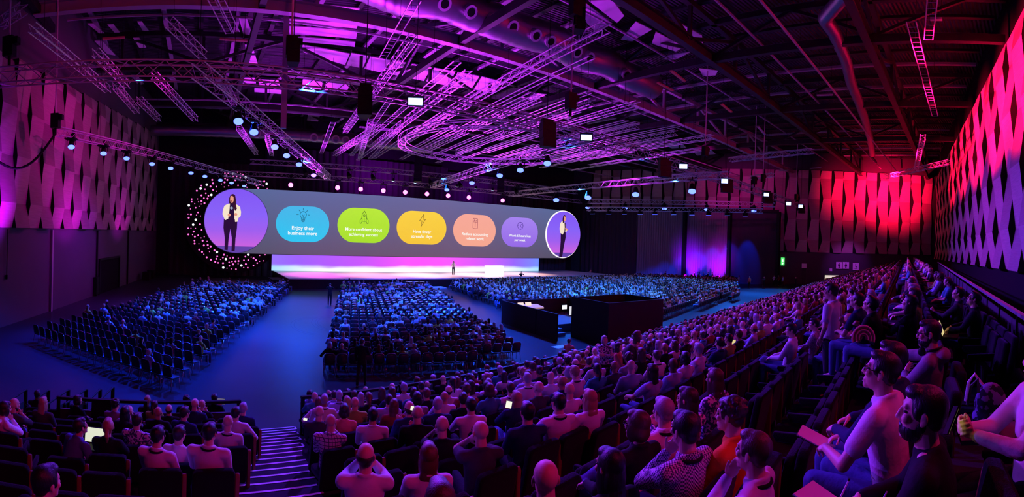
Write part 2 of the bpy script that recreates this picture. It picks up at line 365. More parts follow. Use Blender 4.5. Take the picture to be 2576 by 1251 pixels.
# tyre scuffs on the floor
mb = MB()
for cx_, cy_, rad, a0, a1 in ((800, 820, 1.9, 1.2, 4.6), (800, 820, 2.15, 1.4, 4.4), (852, 815, 1.7, 1.4, 4.3), (852, 815, 1.9, 1.2, 4.5), (852, 815, 2.2, 1.5, 4.2)):
    c = at_z(cx_, cy_, 0.0)
    for i in range(24):
        b0 = a0 + (a1 - a0) * i / 24; b1 = a0 + (a1 - a0) * (i + 1) / 24
        vs = [c + Vector((math.cos(b) * rr * 0.8, math.sin(b) * rr * 1.4, 0.004)) for b in (b0, b1) for rr in (rad, rad + 0.035)]
        mb.add(vs, [(0, 1, 3, 2)])
mb.build('tyre_scuff', mat('tyre_rubber', (0.02, 0.02, 0.022), 0.6), parent=floor_o)
p = at_z(1409, 873, 0); mb = MB(); mb.box((0, 0, 0.006), (0.9, 0.55, 0.012)); tag(mb.build('floor_sticker', M_white, loc=p, rot=(0, 0, 0.2)), 'white rectangular sticker on the floor before the mixing position', 'sticker')

# ------------------------------------------------------------------ raked seating platform
SK = [12.45 - 0.95 * k for k in range(13)] + [-0.05, -1.0]
HK = [3.68 - 0.279 * s for s in SK[:13]] + [3.86, 3.86]
T0_, T1_ = -11.3, 79.0
def aisle_t(s):
    def sol(a, b): return (a + 0.9703 * b * s + 0.2419 * s) / (0.9703 - 0.2419 * b)
    return sol(-0.25 - 14.6 * 0.077, 0.077), sol(1.09 - 14.6 * 0.0175, 0.0175)
mb = MB()
edge = [s + 0.65 for s in SK[:13]] + [0.68]
for k in range(14):
    s0 = edge[k]; s1 = edge[k + 1] if k < 13 else -2.9
    t1 = T1_ - 0.0 if k < 13 else T1_
    hh = HK[k]
    vs = [tier(s, t, z) for z in (0, hh) for s, t in ((s1, T0_), (s1, t1), (s0, t1), (s0, T0_))]
    mb.add(vs, [(0, 3, 2, 1), (4, 5, 6, 7), (0, 1, 5, 4), (1, 2, 6, 5), (2, 3, 7, 6), (3, 0, 4, 7)])
plat = struct('floor_raked_platform', mb, M_carpet)
# the stair aisle: half steps with pale nosing tape
mb = MB(); tp = MB()
for j in range(27):
    k, half = divmod(j + 1, 2); k = k - 1 if half == 0 else k          # j=0: half step below row 0
    s0 = edge[0] + 0.475 - 0.475 * j; s1 = s0 - 0.475
    z = HK[0] - 0.1325 + 0.1325 * j
    if s1 < 0.2: break
    l0, r0 = aisle_t(s0); l1, r1 = aisle_t(s1)
    vs = [tier(s, t, zz) for zz in (0, z + 0.005) for s, t in ((s1, l1), (s1, r1), (s0, r0), (s0, l0))]
    mb.add(vs, [(0, 3, 2, 1), (4, 5, 6, 7), (0, 1, 5, 4), (1, 2, 6, 5), (2, 3, 7, 6), (3, 0, 4, 7)])
    def strip(sa, sb, ta, tb):
        tp.add([tier(sa, ta[0], z + 0.012), tier(sa, ta[1], z + 0.012), tier(sb, tb[1], z + 0.012), tier(sb, tb[0], z + 0.012)], [(0, 1, 2, 3)])
    w = 0.045
    strip(s0 - w, s0, (l0, r0), (l0, r0))
    tp.add([tier(s0 + 0.004, l0, z - 0.05), tier(s0 + 0.004, r0, z - 0.05), tier(s0 + 0.004, r0, z + 0.012), tier(s0 + 0.004, l0, z + 0.012)], [(0, 1, 2, 3)])
    if j % 2 == 0:
        strip(s1 + 0.02, s1 + 0.02 + w, (l0, r0), (l0, r0))
        strip(s1, s0, (l0, l0 + w), (l0, l0 + w)); strip(s1, s0, (r0 - w, r0), (r0 - w, r0))
st_o = mb.build('stair_aisle', M_carpet); st_o['kind'] = 'structure'
tp.build('nosing_tape', M_tape, parent=st_o)
# step edges of the cross aisle in front of the top rows
tp = MB()
for i in range(9):
    t = 2.2 + i * 1.05; s = 0.66
    tp.add([tier(s + 0.04, t, HK[12] + 0.008), tier(s + 0.04, t + 0.75, HK[12] + 0.008), tier(s + 0.16, t + 0.75, HK[12] + 0.008), tier(s + 0.16, t, HK[12] + 0.008)], [(0, 1, 2, 3)])
    tp.add([tier(s + 0.012, t, HK[13] - 0.05), tier(s + 0.012, t + 0.75, HK[13] - 0.05), tier(s + 0.012, t + 0.75, HK[13]), tier(s + 0.012, t, HK[13])], [(0, 1, 2, 3)])
tp.build('nosing_tape', M_tape, parent=plat)

# front barrier panels
def barrier(t0, t1, s, label, grp):
    root = thing('barrier_panel', label, 'barrier', tier(s, t0, HK[1]), TA, grp); w = t1 - t0
    mb = MB(); mb.box((w / 2, 0, 0.37), (w - 0.1, 0.05, 0.7)); mb.build('lower_panel', M_dark, root)
    mb = MB(); mb.box((w / 2, 0, 0.99), (w, 0.1, 0.07)); mb.build('top_rail', M_blackmetal, root)
    for x in (0.05, w - 0.05, w * 0.5):
        mb = MB(); mb.box((x, 0, 0.48), (0.09 if x in (0.05, w - 0.05) else 0.5, 0.07, 0.96)); mb.build('post', M_blackmetal, root)
SB = edge[1] - 0.06
la, ra = aisle_t(SB)
t = ra + 0.05
for i in range(14):
    barrier(t, t + 2.9, SB, 'black front barrier panel before the raked seats, %s right of the stair aisle' % nth(i + 1), 'barrier panels before the raked seats'); t += 2.98
t = la - 0.05
for i in range(2):
    barrier(t - 2.3, t, SB, 'black front barrier panel before the raked seats, %s left of the stair aisle' % nth(i + 1), 'barrier panels before the raked seats'); t -= 2.38
# parallel guard rails at the left end
for i, (x, y) in enumerate(((65, 981), (122, 982), (172, 981), (217, 980), (252, 980), (284, 975))):
    p1 = at_r(x, y, 14.2); x0 = x - 54 if i < 4 else x - 38
    p0 = at_r(x0, y + 37, 13.1)
    root = thing('guard_rail', 'dark sloping guard rail with infill panel, %s from the left wall' % nth(i + 1), 'railing', (p1.x, p1.y, 0), 0, 'sloping guard rails')
    o = Vector((p1.x, p1.y, 0)); q1 = p1 - o; q0 = p0 - o
    mb = MB(); mb.tube(q1, q0, 0.028, n=8); mb.build('handrail', M_blackmetal, root)
    mb = MB(); mb.box((0, 0, q1.z / 2), (0.1, 0.06, q1.z)); mb.build('post', M_blackmetal, root)
    mb = MB(); mb.box((q0.x, q0.y, q0.z / 2), (0.08, 0.06, q0.z)); mb.build('post', M_blackmetal, root)
    mb = MB(); e = Vector((0.0, 0.02, 0))
    vs = [q0 * 1.0 + Vector((0, 0, -0.3)), q1 + Vector((0, 0, -0.3)), Vector((0, 0, 0.02)), Vector((q0.x, q0.y, 0.02))]
    mb.add(vs + [v + e for v in vs], [(0, 1, 2, 3), (7, 6, 5, 4), (0, 4, 5, 1), (1, 5, 6, 2), (2, 6, 7, 3), (3, 7, 4, 0)]); mb.build('infill_panel', M_dark, root)
# rail behind the top row
q0 = Vector((4.2, -0.75, 3.86)); q1 = Vector((57, 10.4, 3.86)); dq = (q1 - q0); Lq = dq.length; dq.normalize()
root = thing('back_rail', 'long tubular steel rail with dark panels behind the top row of seats', 'railing', q0, math.atan2(dq.y, dq.x))
mb = MB(); mb.box((Lq / 2, 0, 0.93), (Lq, 0.09, 0.06)); mb.build('top_rail', mat('rail_steel', (0.35, 0.35, 0.37), 0.4, 0.6), root)
for i in range(28):
    x = 0.3 + i * 1.95
    if x > Lq: break
    mb = MB(); mb.box((x, 0, 0.45), (0.06, 0.06, 0.9)); mb.build('post', M_blackmetal, root)
    if x + 1.9 < Lq: mb = MB(); mb.box((x + 0.975, 0, 0.42), (1.78, 0.02, 0.72)); mb.build('infill_panel', M_dark, root)

# ------------------------------------------------------------------ stage
def ubox(mb, u0, u1, d0, d1, z0, z1, mi=0):
    vs = [st(u, d, z) for z in (z0, z1) for u, d in ((u0, d0), (u1, d0), (u1, d1), (u0, d1))]
    return mb.add(vs, [(0, 3, 2, 1), (4, 5, 6, 7), (0, 1, 5, 4), (1, 2, 6, 5), (2, 3, 7, 6), (3, 0, 4, 7)], mi)
M_stage = mat('stage_deck_paint', (0.7, 0.62, 0.6), 0.3, spec=0.5)
stage = thing('stage', 'long low stage with a glossy pale deck below the giant screen', 'stage', st(30, 55), ROTU)
def rel(root, mb, name, m, smooth=False):
    o = mb.build(name, m, smooth=smooth); o.parent = root; o.matrix_parent_inverse = Matrix.Translation(root.location).inverted() if root.rotation_euler.z == 0 else (Matrix.Translation(root.location) @ Matrix.Rotation(root.rotation_euler.z, 4, 'Z')).inverted(); return o
mb = MB(); ubox(mb, 9.6, 58.0, 50.6, 62.0, 1.0, 1.08); rel(stage, mb, 'deck', M_stage)
mb = MB(); ubox(mb, 9.6, 49.0, 50.55, 50.62, 0.0, 1.0); rel(stage, mb, 'fascia', M_black)
mb = MB(); ubox(mb, 9.6, 58.0, 50.9, 61.8, 0.0, 0.98); rel(stage, mb, 'base', M_black)
for i, (u0, u1, h) in enumerate(((8.2, 9.55, 0.7), (7.2, 8.15, 0.35))):
    mb = MB(); ubox(mb, u0, u1, 52.5, 56.0, 0.0, h); o = rel(stage, mb, 'side_step', M_black)
ss = at_z(1003, 716, 0)
us = ss.dot(U)
steps = thing('stage_steps', 'white edged steps up the front of the stage in the centre', 'steps', st(us, 49.8), ROTU)
for i in range(3):
    mb = MB(); mb.box((0, 0.55 - (0.35 * (2 - i)), (i + 1) * 0.13), (2.4, 0.34, (i + 1) * 0.26)); mb.build('tread', M_black, steps)
    mb = MB(); mb.box((0, 0.55 - 0.35 * (2 - i) - 0.15, (i + 1) * 0.26 + 0.012), (2.4, 0.08, 0.02)); mb.build('nosing', mat('lit_nosing', (0.8, 0.85, 0.9), 0.5, emit=(0.55, 0.6, 0.75), strength=0.9), steps)
for (x, y, w) in ((1092, 727, 2.6),):
    p = at_z(x, y, 0); mb = MB(); mb.box((0, 0, 0.1), (w, 1.4, 0.2)); tag(mb.build('floor_riser_ramp', mat('pale_ramp', (0.7, 0.75, 0.8), 0.5), loc=p, rot=(0, 0, ROTU)), 'pale low ramp lying in the aisle before the stage', 'ramp')

# ------------------------------------------------------------------ emissive picture materials (LED screens)
def grad_mat(name, axis, stops, strength=1.0, scale=1.0, wob=0.0):
    """An LED picture: colour along one generated axis."""
    m = bpy.data.materials.new(name); m.use_nodes = True; nt = m.node_tree; b = nt.nodes['Principled BSDF']
    b.inputs['Base Color'].default_value = (0.01, 0.01, 0.01, 1); b.inputs['Roughness'].default_value = 0.7
    tc = nt.nodes.new('ShaderNodeTexCoord'); sp = nt.nodes.new('ShaderNodeSeparateXYZ'); nt.links.new(tc.outputs['Generated'], sp.inputs[0])
    cr = nt.nodes.new('ShaderNodeValToRGB'); e = cr.color_ramp.elements
    for i, (p, c) in enumerate(stops):
        el = e[i] if i < 2 else e.new(p)
        el.position = p; el.color = (*c, 1)
    src = sp.outputs[axis]
    nt.links.new(src, cr.inputs[0]); nt.links.new(cr.outputs[0], b.inputs['Emission Color']); b.inputs['Emission Strength'].default_value = strength
    return m
# glowing wall below the screen
bw = bpy.data.materials.new('stage_backdrop_picture'); bw.use_nodes = True; nt = bw.node_tree; b = nt.nodes['Principled BSDF']; b.inputs['Base Color'].default_value = (0.02, 0.02, 0.02, 1)
tc = nt.nodes.new('ShaderNodeTexCoord'); sp = nt.nodes.new('ShaderNodeSeparateXYZ'); nt.links.new(tc.outputs['Generated'], sp.inputs[0])
cr = nt.nodes.new('ShaderNodeValToRGB'); e = cr.color_ramp.elements
for i, (p, c) in enumerate(((0.0, (0.28, 0.16, 1.0)), (0.08, (0.3, 0.11, 1.0)), (0.28, (0.5, 0.08, 1.0)), (0.5, (1.0, 0.07, 0.95)), (0.7, (0.7, 0.08, 1.0)), (0.88, (0.28, 0.12, 1.0)), (1.0, (0.16, 0.26, 1.0)))):
    el = e[i] if i < 2 else e.new(p); el.position = p; el.color = (*c, 1)
nt.links.new(sp.outputs['X'], cr.inputs[0])
nz = nt.nodes.new('ShaderNodeTexNoise'); nz.inputs['Scale'].default_value = 9; mp = nt.nodes.new('ShaderNodeMapping'); mp.inputs['Scale'].default_value = (1, 1, 0.15); nt.links.new(tc.outputs['Generated'], mp.inputs[0]); nt.links.new(mp.outputs[0], nz.inputs['Vector'])
ma = nt.nodes.new('ShaderNodeMath'); ma.operation = 'MULTIPLY_ADD'; ma.inputs[1].default_value = 0.3; nt.links.new(nz.outputs['Fac'], ma.inputs[0]); nt.links.new(sp.outputs['Z'], ma.inputs[2])
mr = nt.nodes.new('ShaderNodeMapRange'); mr.interpolation_type = 'SMOOTHSTEP'; mr.inputs[1].default_value = 0.30; mr.inputs[2].default_value = 0.58; mr.inputs[3].default_value = 1; mr.inputs[4].default_value = 0; nt.links.new(ma.outputs[0], mr.inputs[0])
mx = nt.nodes.new('ShaderNodeMix'); mx.data_type = 'RGBA'; c3 = nt.nodes.new('ShaderNodeValToRGB'); e3 = c3.color_ramp.elements; e3[0].color = (0.35, 0.7, 1.0, 1); e3[1].color = (0.35, 0.7, 1.0, 1)
for p, c in ((0.16, (0.95, 0.95, 1.0, 1)), (0.8, (1.0, 0.97, 1.0, 1))): el = e3.new(p); el.color = c
nt.links.new(sp.outputs['X'], c3.inputs[0]); nt.links.new(c3.outputs[0], mx.inputs[7]); nt.links.new(mr.outputs[0], mx.inputs[0]); nt.links.new(cr.outputs[0], mx.inputs[6])
nt.links.new(mx.outputs[2], b.inputs['Emission Color']); b.inputs['Emission Strength'].default_value = 1.1
def upanel(name, m, u0, u1, z0, z1, d, th, parent=None):
    """A thin upright slab parallel to the stage; its own axes are U, depth, up."""
    mb = MB(); mb.box((0, 0, 0), (u1 - u0, th, z1 - z0)); o = mb.build(name, m)
    o.location = st((u0 + u1) / 2, d, (z0 + z1) / 2); o.rotation_euler = (0, 0, ROTU); return o
bd = thing('stage_backdrop', 'glowing pink and white gradient wall along the back of the stage', 'backdrop', st(30.4, 61.0, 1.08), ROTU)
o = upanel('lit_panel', bw, 9.3, 51.6, 1.1, 3.35, 61.0, 0.12); o.parent = bd; o.matrix_parent_inverse = (Matrix.Translation(bd.location) @ Matrix.Rotation(ROTU, 4, 'Z')).inverted()
o = upanel('end_return', M_black, 9.0, 9.3, 1.1, 3.3, 61.0, 0.3); o.parent = bd; o.matrix_parent_inverse = (Matrix.Translation(bd.location) @ Matrix.Rotation(ROTU, 4, 'Z')).inverted()
o = upanel('end_return', M_black, 51.6, 51.9, 1.1, 3.3, 61.0, 0.3); o.parent = bd; o.matrix_parent_inverse = (Matrix.Translation(bd.location) @ Matrix.Rotation(ROTU, 4, 'Z')).inverted()

# ------------------------------------------------------------------ the giant screen, its own axes: x along, y depth (towards the hall = -y), z up
SD = 60.0; UL, UR, RS = 4.6, 56.0, 4.02; ZC = EYE + 1.5
scr = thing('video_screen', 'giant long rounded video screen above the stage with five coloured pills', 'screen', st(0, SD, ZC), ROTU)
def flat(name, poly, m, y, th=0.02, parent=scr):
    Mx = Matrix(((1, 0, 0, 0), (0, 0, 1, y), (0, 1, 0, 0), (0, 0, 0, 1)))
    mb = MB(); mb.prism(poly, 0, th, Mx); return mb.build(name, m, parent)
def circ(cx, cz, r, n=64, a0=0.0, a1=2 * PI): return [(cx + r * math.cos(a0 + (a1 - a0) * i / n), cz + r * math.sin(a0 + (a1 - a0) * i / n)) for i in range(n)]
def pill(cx, cz, w, h, n=24):
    r = h / 2; k = w / 2 - r
    return [(cx + k + r * math.cos(-PI / 2 + PI * i / n), cz + r * math.sin(-PI / 2 + PI * i / n)) for i in range(n + 1)] + [(cx - k + r * math.cos(PI / 2 + PI * i / n), cz + r * math.sin(PI / 2 + PI * i / n)) for i in range(n + 1)]
def scr_px(x, y):                           # a pixel on the screen plane, in the screen's own axes
    p = at_plane(x, y, (st(0, SD).x, st(0, SD).y), (N.x, N.y)); return p.dot(U), p.z - ZC
body = grad_mat('screen_grey_picture', 'X', ((0.0, (0.08, 0.11, 0.19)), (0.25, (0.11, 0.105, 0.21)), (0.55, (0.135, 0.10, 0.20)), (0.8, (0.11, 0.105, 0.20)), (1.0, (0.085, 0.11, 0.19))), 1.0)
# vertical change: lighter above, mauve below
nt = body.node_tree; b = nt.nodes['Principled BSDF']; tc = nt.nodes['Texture Coordinate']; sp = [n for n in nt.nodes if n.type == 'SEPXYZ'][0]; cr = [n for n in nt.nodes if n.type == 'VALTORGB'][0]
c2 = nt.nodes.new('ShaderNodeValToRGB'); c2.color_ramp.elements[0].color = (1.0, 0.78, 0.72, 1); c2.color_ramp.elements[1].color = (1.05, 1.3, 1.6, 1); nt.links.new(sp.outputs['Z'], c2.inputs[0])
mm = nt.nodes.new('ShaderNodeMix'); mm.data_type = 'RGBA'; mm.blend_type = 'MULTIPLY'; mm.inputs[0].default_value = 1; nt.links.new(cr.outputs[0], mm.inputs[6]); nt.links.new(c2.outputs[0], mm.inputs[7]); nt.links.new(mm.outputs[2], b.inputs['Emission Color'])
flat('screen_face', pill((UL + UR) / 2, 0, UR - UL + 2 * RS, 2 * RS), body, -0.02, 0.05)
flat('screen_housing', pill((UL + UR) / 2, 0, UR - UL + 2 * RS + 0.1, 2 * RS + 0.1), M_blackmetal, 0.04, 0.5)
disc = grad_mat('disc_picture', 'Z', ((0.0, (0.13, 0.06, 0.42)), (0.10, (0.13, 0.06, 0.42)), (0.103, (0.62, 0.13, 0.78)), (0.35, (0.36, 0.12, 0.9)), (0.6, (0.26, 0.13, 0.98)), (1.0, (0.23, 0.10, 0.95))), 0.95)
dR = grad_mat('disc_rim_picture', 'X', ((0.0, (1.0, 0.86, 0.9)), (1.0, (1.0, 0.9, 0.95))), 1.2)
dk = mat('disc_outline', (0.01, 0.01, 0.02), 0.6, emit=(0.06, 0.03, 0.2), strength=0.5)
flat('disc_outline', circ(UL, 0, RS * 1.0), dk, -0.04); flat('picture_disc', circ(UL, 0, RS * 0.985), disc, -0.06)
flat('disc_rim', circ(UR, 0, RS * 1.0, a0=0.0), dR, -0.04)
flat('picture_disc', circ(UR + 0.14, 0.0, RS * 0.965), disc, -0.06)
# the five pills
def emi(name, c, k=1.0): return mat(name, (0.01, 0.01, 0.01), 0.7, emit=c, strength=k)
PILLS = [(761, 564, 134, 90, '#45b5e8', '#1fc4f2', '#176a90', 'Enjoy their|business more', 'bulb'),
         (914, 567.5, 131, 87, '#b7e834', '#a5e01e', '#55802a', 'More confident about|achieving success', 'rocket'),
         (1060, 573.5, 125, 83, '#f9cf3f', '#f5c531', '#8a6a2a', 'Have fewer|stressful days', 'bolt'),
         (1193, 580, 107, 80, '#f6a898', '#f5a58c', '#a85560', 'Reduce accounting|related work', 'calculator'),
         (1306.5, 584.5, 92, 74, '#a583f0', '#9468e6', '#54339c', 'Work 6 hours less|per week', 'clock')]
def line_mesh(mb, pts, w, closed=False):
    P = list(pts) + ([pts[0]] if closed else [])
    for (x0, z0), (x1, z1) in zip(P[:-1], P[1:]):
        L = math.hypot(x1 - x0, z1 - z0)
        if L < 1e-6: continue
        nx, nz = -(z1 - z0) / L * w / 2, (x1 - x0) / L * w / 2; ex, ez = (x1 - x0) / L * w / 2, (z1 - z0) / L * w / 2
        a = [(x0 - ex + nx, z0 - ez + nz), (x0 - ex - nx, z0 - ez - nz), (x1 + ex - nx, z1 + ez - nz), (x1 + ex + nx, z1 + ez + nz)]
        mb.prism(a, 0, 0.012, Matrix(((1, 0, 0, 0), (0, 0, 1, 0), (0, 1, 0, 0), (0, 0, 0, 1))))
ICONS = {
 'bulb': [([(0.45 * math.cos(a), 0.2 + 0.45 * math.sin(a)) for a in [math.radians(-55 + 290 * i / 20) for i in range(21)]], 0), ([(-0.26, -0.17), (-0.22, -0.5), (0.22, -0.5), (0.26, -0.17)], 0), ([(-0.22, -0.62), (0.22, -0.62), (0.12, -0.78), (-0.12, -0.78)], 1), ([(-0.14, 0.2), (0, 0.0), (0.14, 0.2)], 0), ([(0, 0.0), (0, -0.45)], 0), ([(0, 0.85), (0, 1.1)], 0), ([(0.45, 0.65), (0.62, 0.85)], 0), ([(-0.45, 0.65), (-0.62, 0.85)], 0), ([(0.68, 0.2), (0.92, 0.2)], 0), ([(-0.68, 0.2), (-0.92, 0.2)], 0)],
 'rocket': [([(0, 1.0), (0.3, 0.55), (0.38, 0.1), (0.3, -0.5), (-0.3, -0.5), (-0.38, 0.1), (-0.3, 0.55)], 1), ([(0.14 * math.cos(a), 0.32 + 0.14 * math.sin(a)) for a in [2 * PI * i / 14 for i in range(14)]], 1), ([(0.36, 0.0), (0.62, -0.35), (0.62, -0.8), (0.45, -0.8), (0.3, -0.5)], 0), ([(-0.36, 0.0), (-0.62, -0.35), (-0.62, -0.8), (-0.45, -0.8), (-0.3, -0.5)], 0), ([(0, -0.05), (0, -0.8)], 0)],
 'bolt': [([(0.22, 1.0), (-0.5, -0.05), (-0.08, -0.05), (-0.25, -0.95), (0.5, 0.2), (0.08, 0.2)], 1)],
 'calculator': [([(-0.42, 0.7), (-0.32, 0.8), (0.32, 0.8), (0.42, 0.7), (0.42, -0.7), (0.32, -0.8), (-0.32, -0.8), (-0.42, -0.7)], 1), ([(-0.42, 0.22), (0.42, 0.22)], 0), ([(0, 0.22), (0, -0.5)], 0), ([(-0.25, 0.5), (-0.1, 0.5)], 0), ([(-0.175, 0.42), (-0.175, 0.58)], 0), ([(0.1, 0.5), (0.26, 0.5)], 0)],
 'clock': [([(0.6 * math.cos(a), 0.6 * math.sin(a)) for a in [2 * PI * i / 28 for i in range(28)]], 1), ([(0.25, 0.28), (0, 0.05), (0.22, -0.28)], 0), ([(0, 0.48), (0, 0.6)], 0), ([(0, -0.48), (0, -0.6)], 0), ([(0.48, 0), (0.6, 0)], 0), ([(-0.48, 0), (-0.6, 0)], 0)],
}
M_word = emi('caption_picture', (0.95, 0.97, 0.93), 1.0)
def caption(text, x, z, size, parent, y, m, name='caption_lettering'):
    fc = bpy.data.curves.new(name, 'FONT'); fc.body = text; fc.size = size; fc.align_x = 'CENTER'; fc.extrude = 0.004; fc.offset = 0.014 * size; fc.space_character = 1.02
    to = bpy.data.objects.new('tmp_text', fc); COL.objects.link(to); me = bpy.data.meshes.new_from_object(to.evaluated_get(bpy.context.evaluated_depsgraph_get())); bpy.data.objects.remove(to); me.materials.clear(); me.materials.append(m)
    o = link(name, me); o.parent = parent; o.location = (x, y, z); o.rotation_euler = (PI / 2, 0, 0); return o
for i, (x, y, w, h, c0, c1, ci, txt, ic) in enumerate(PILLS):
    l, z0 = scr_px(x - w / 2, y); r_, z1 = scr_px(x + w / 2, y); cx_ = (l + r_) / 2; _, zt = scr_px(x, y - h / 2); _, zb = scr_px(x, y + h / 2); cz = (zt + zb) / 2
    gm = grad_mat('pill_picture_%d' % i, 'Z', ((0, lin(c1)), (1, lin(c0))), 1.0)
    wp, hp = r_ - l, zt - zb
    po = flat('pill', pill(cx_, cz, wp, hp), gm, -0.06)
    mb = MB(); k = hp * 0.2
    for pts, cl in ICONS[ic]: line_mesh(mb, [(px * k, pz * k) for px, pz in pts], 0.07, cl)
    io = mb.build('icon', emi('icon_picture_%d' % i, lin(ci), 1.0), po); io.location = (cx_, -0.085, cz + hp * 0.22)
    ln = txt.split('|'); sz = hp * (0.142, 0.125, 0.13, 0.125, 0.12)[i]
    for j, t in enumerate(ln): caption(t, cx_, cz - hp * (0.16 + 0.145 * j), sz, po, -0.085, M_word)
# the presenter's picture on the two discs
def figure(cx_, side):
    def f(name, poly, m, y=-0.085, s=1.0): return flat(name, [(cx_ + px * s, pz) for px, pz in poly], m, y, 0.01)
    fx = -1 if side else 1
    trousers = [(-0.95, 0.2), (0.72, 0.2), (0.7, -0.9), (0.55, -2.2), (0.5, -3.75), (0.1, -3.8), (0.1, -2.2), (-0.12, -1.0), (-0.3, -2.2), (-0.38, -3.7), (-0.78, -3.65), (-0.78, -2.2), (-0.98, -0.9)]
    jacket = [(-0.95, 1.8), (-0.55, 2.05), (-0.3, 2.1), (0.35, 2.1), (0.7, 1.95), (1.0, 1.75), (1.15, 1.1), (1.12, 0.6), (0.85, 0.35), (0.75, -0.1), (0.45, -0.15), (0.4, 0.2), (-0.6, 0.2), (-0.7, 0.05), (-0.85, 0.1), (-1.0, 0.45), (-1.15, 0.75), (-1.12, 1.2)]
    top = [(-0.25, 2.15), (0.15, 2.15), (0.3, 1.2), (0.35, 0.1), (-0.45, 0.1), (-0.3, 1.2)]
    hair = [(-0.36, 2.1), (-0.38, 2.75), (-0.2, 3.2), (0.1, 3.3), (0.36, 3.15), (0.46, 2.6), (0.5, 1.9), (0.62, 1.5), (0.42, 1.2), (0.2, 1.7), (0.1, 2.1)]
    face = [(-0.26, 2.55), (-0.24, 2.95), (-0.05, 3.08), (0.16, 2.95), (0.2, 2.5), (0.08, 2.22), (-0.06, 2.18), (-0.2, 2.3)]
    if side:
        trousers = [(-0.55, 0.4), (0.55, 0.5), (0.62, -0.5), (0.25, -2.0), (0.05, -3.3), (-0.1, -3.85), (-0.75, -3.9), (-0.6, -2.6), (-0.5, -1.2)]
        jacket = [(-0.8, 1.7), (-0.5, 2.1), (-0.1, 2.25), (0.35, 2.0), (0.55, 1.5), (0.5, 1.1), (0.9, 0.75), (0.75, 0.45), (0.2, 0.5), (0.05, 0.2), (-0.1, -0.05), (-0.7, 0.25), (-0.85, 0.9)]
        top = [(0.2, 2.05), (0.42, 1.95), (0.5, 1.2), (0.45, 0.5), (0.25, 0.5), (0.3, 1.2)]
        face = [(0.0, 2.55), (0.05, 3.0), (0.25, 3.08), (0.46, 2.9), (0.5, 2.6), (0.42, 2.3), (0.2, 2.15), (0.05, 2.3)]
        hair = [(-0.2, 2.0), (-0.25, 2.6), (-0.12, 3.1), (0.15, 3.32), (0.42, 3.2), (0.52, 2.9), (0.3, 2.9), (0.1, 2.4), (0.15, 1.9), (-0.05, 1.9)]
    f('figure_trousers', trousers, emi('figure_dark_picture', (0.018, 0.004, 0.035)))
    f('figure_jacket', jacket, emi('figure_cream_picture', (0.92, 0.78, 0.6)), -0.095)
    f('figure_top', top, emi('figure_dark_picture', (0.018, 0.004, 0.035)), -0.105)
    f('figure_hair', hair, emi('figure_hair_picture', (0.035, 0.005, 0.02)), -0.115 if not side else -0.112)
    f('figure_face', face, emi('figure_skin_picture', (0.78, 0.33, 0.22)), -0.125)
    if not side:
        f('figure_mouth', [(-0.14, 2.46), (0.04, 2.47), (0.02, 2.38), (-0.06, 2.34), (-0.12, 2.38)], emi('figure_mouth_picture', (0.25, 0.02, 0.03)), -0.135)
        f('figure_badge', circ(-0.05, 1.55, 0.17, 16), emi('figure_badge_picture', (0.3, 0.35, 0.5)), -0.12)
        for hx in (-0.32, 0.5): f('figure_hand', circ(hx, 0.68 if hx < 0 else 0.78, 0.19, 12), emi('figure_skin_picture', (0.78, 0.33, 0.22)), -0.13)
    else:
        f('figure_hand', circ(0.85, 0.85, 0.17, 12), emi('figure_skin_picture', (0.78, 0.33, 0.22)), -0.13); f('figure_hand', circ(0.55, 1.0, 0.18, 12), emi('figure_skin_picture', (0.78, 0.33, 0.22)), -0.13)
figure(UL - 0.6, 0); figure(UR - 0.1, 1)

# ------------------------------------------------------------------ ring of small lamps round the left disc
ringp = thing('lamp_ring_panel', 'black round panel dotted with small pink and white lamps behind the left disc', 'light panel', st(UL, SD + 1.2, ZC), ROTU)
flat('backing_disc', circ(0, 0, RS * 1.62), M_black, 0.0, 0.08, ringp)
M_pinkdot = emi('pink_lamp_glow', (1.0, 0.16, 0.62), 1.3); M_whitedot = emi('white_lamp_glow', (0.9, 0.92, 1.0), 2.2); M_bluedot = emi('blue_lamp_glow', (0.2, 0.25, 1.0), 1.5)
rr_ = random.Random(5); dots = []
while len(dots) < 235:
    a = rr_.uniform(0, 2 * PI); r = RS * rr_.uniform(1.1, 1.55)
    if abs(math.sin(a)) < 0.72 and math.cos(a) > 0: continue
    q = (r * math.cos(a), r * math.sin(a))
    if all(math.hypot(q[0] - o[0], q[1] - o[1]) > 0.33 for o in dots): dots.append(q)
    elif rr_.random() < 0.002: break
stuff = MB(); big = 0
for i, (x, z) in enumerate(dots):
    k = rr_.random(); w = k < 0.13; rad = (0.14 if w else rr_.choice((0.065, 0.095, 0.115)))
    if i < 100:
        nm = 'white_lamp' if w else 'pink_lamp'
        flat(nm, circ(x, z, rad, 14), M_whitedot if w else M_pinkdot, -0.06, 0.05, ringp)
    else:
        stuff.prism(circ(x, z, rad, 10), -0.06, -0.01, Matrix(((1, 0, 0, 0), (0, 0, 1, 0), (0, 1, 0, 0), (0, 0, 0, 1))), 1 if w else 0)
so = stuff.build('pink_lamps', [M_pinkdot, M_whitedot], ringp); so['kind'] = 'stuff'

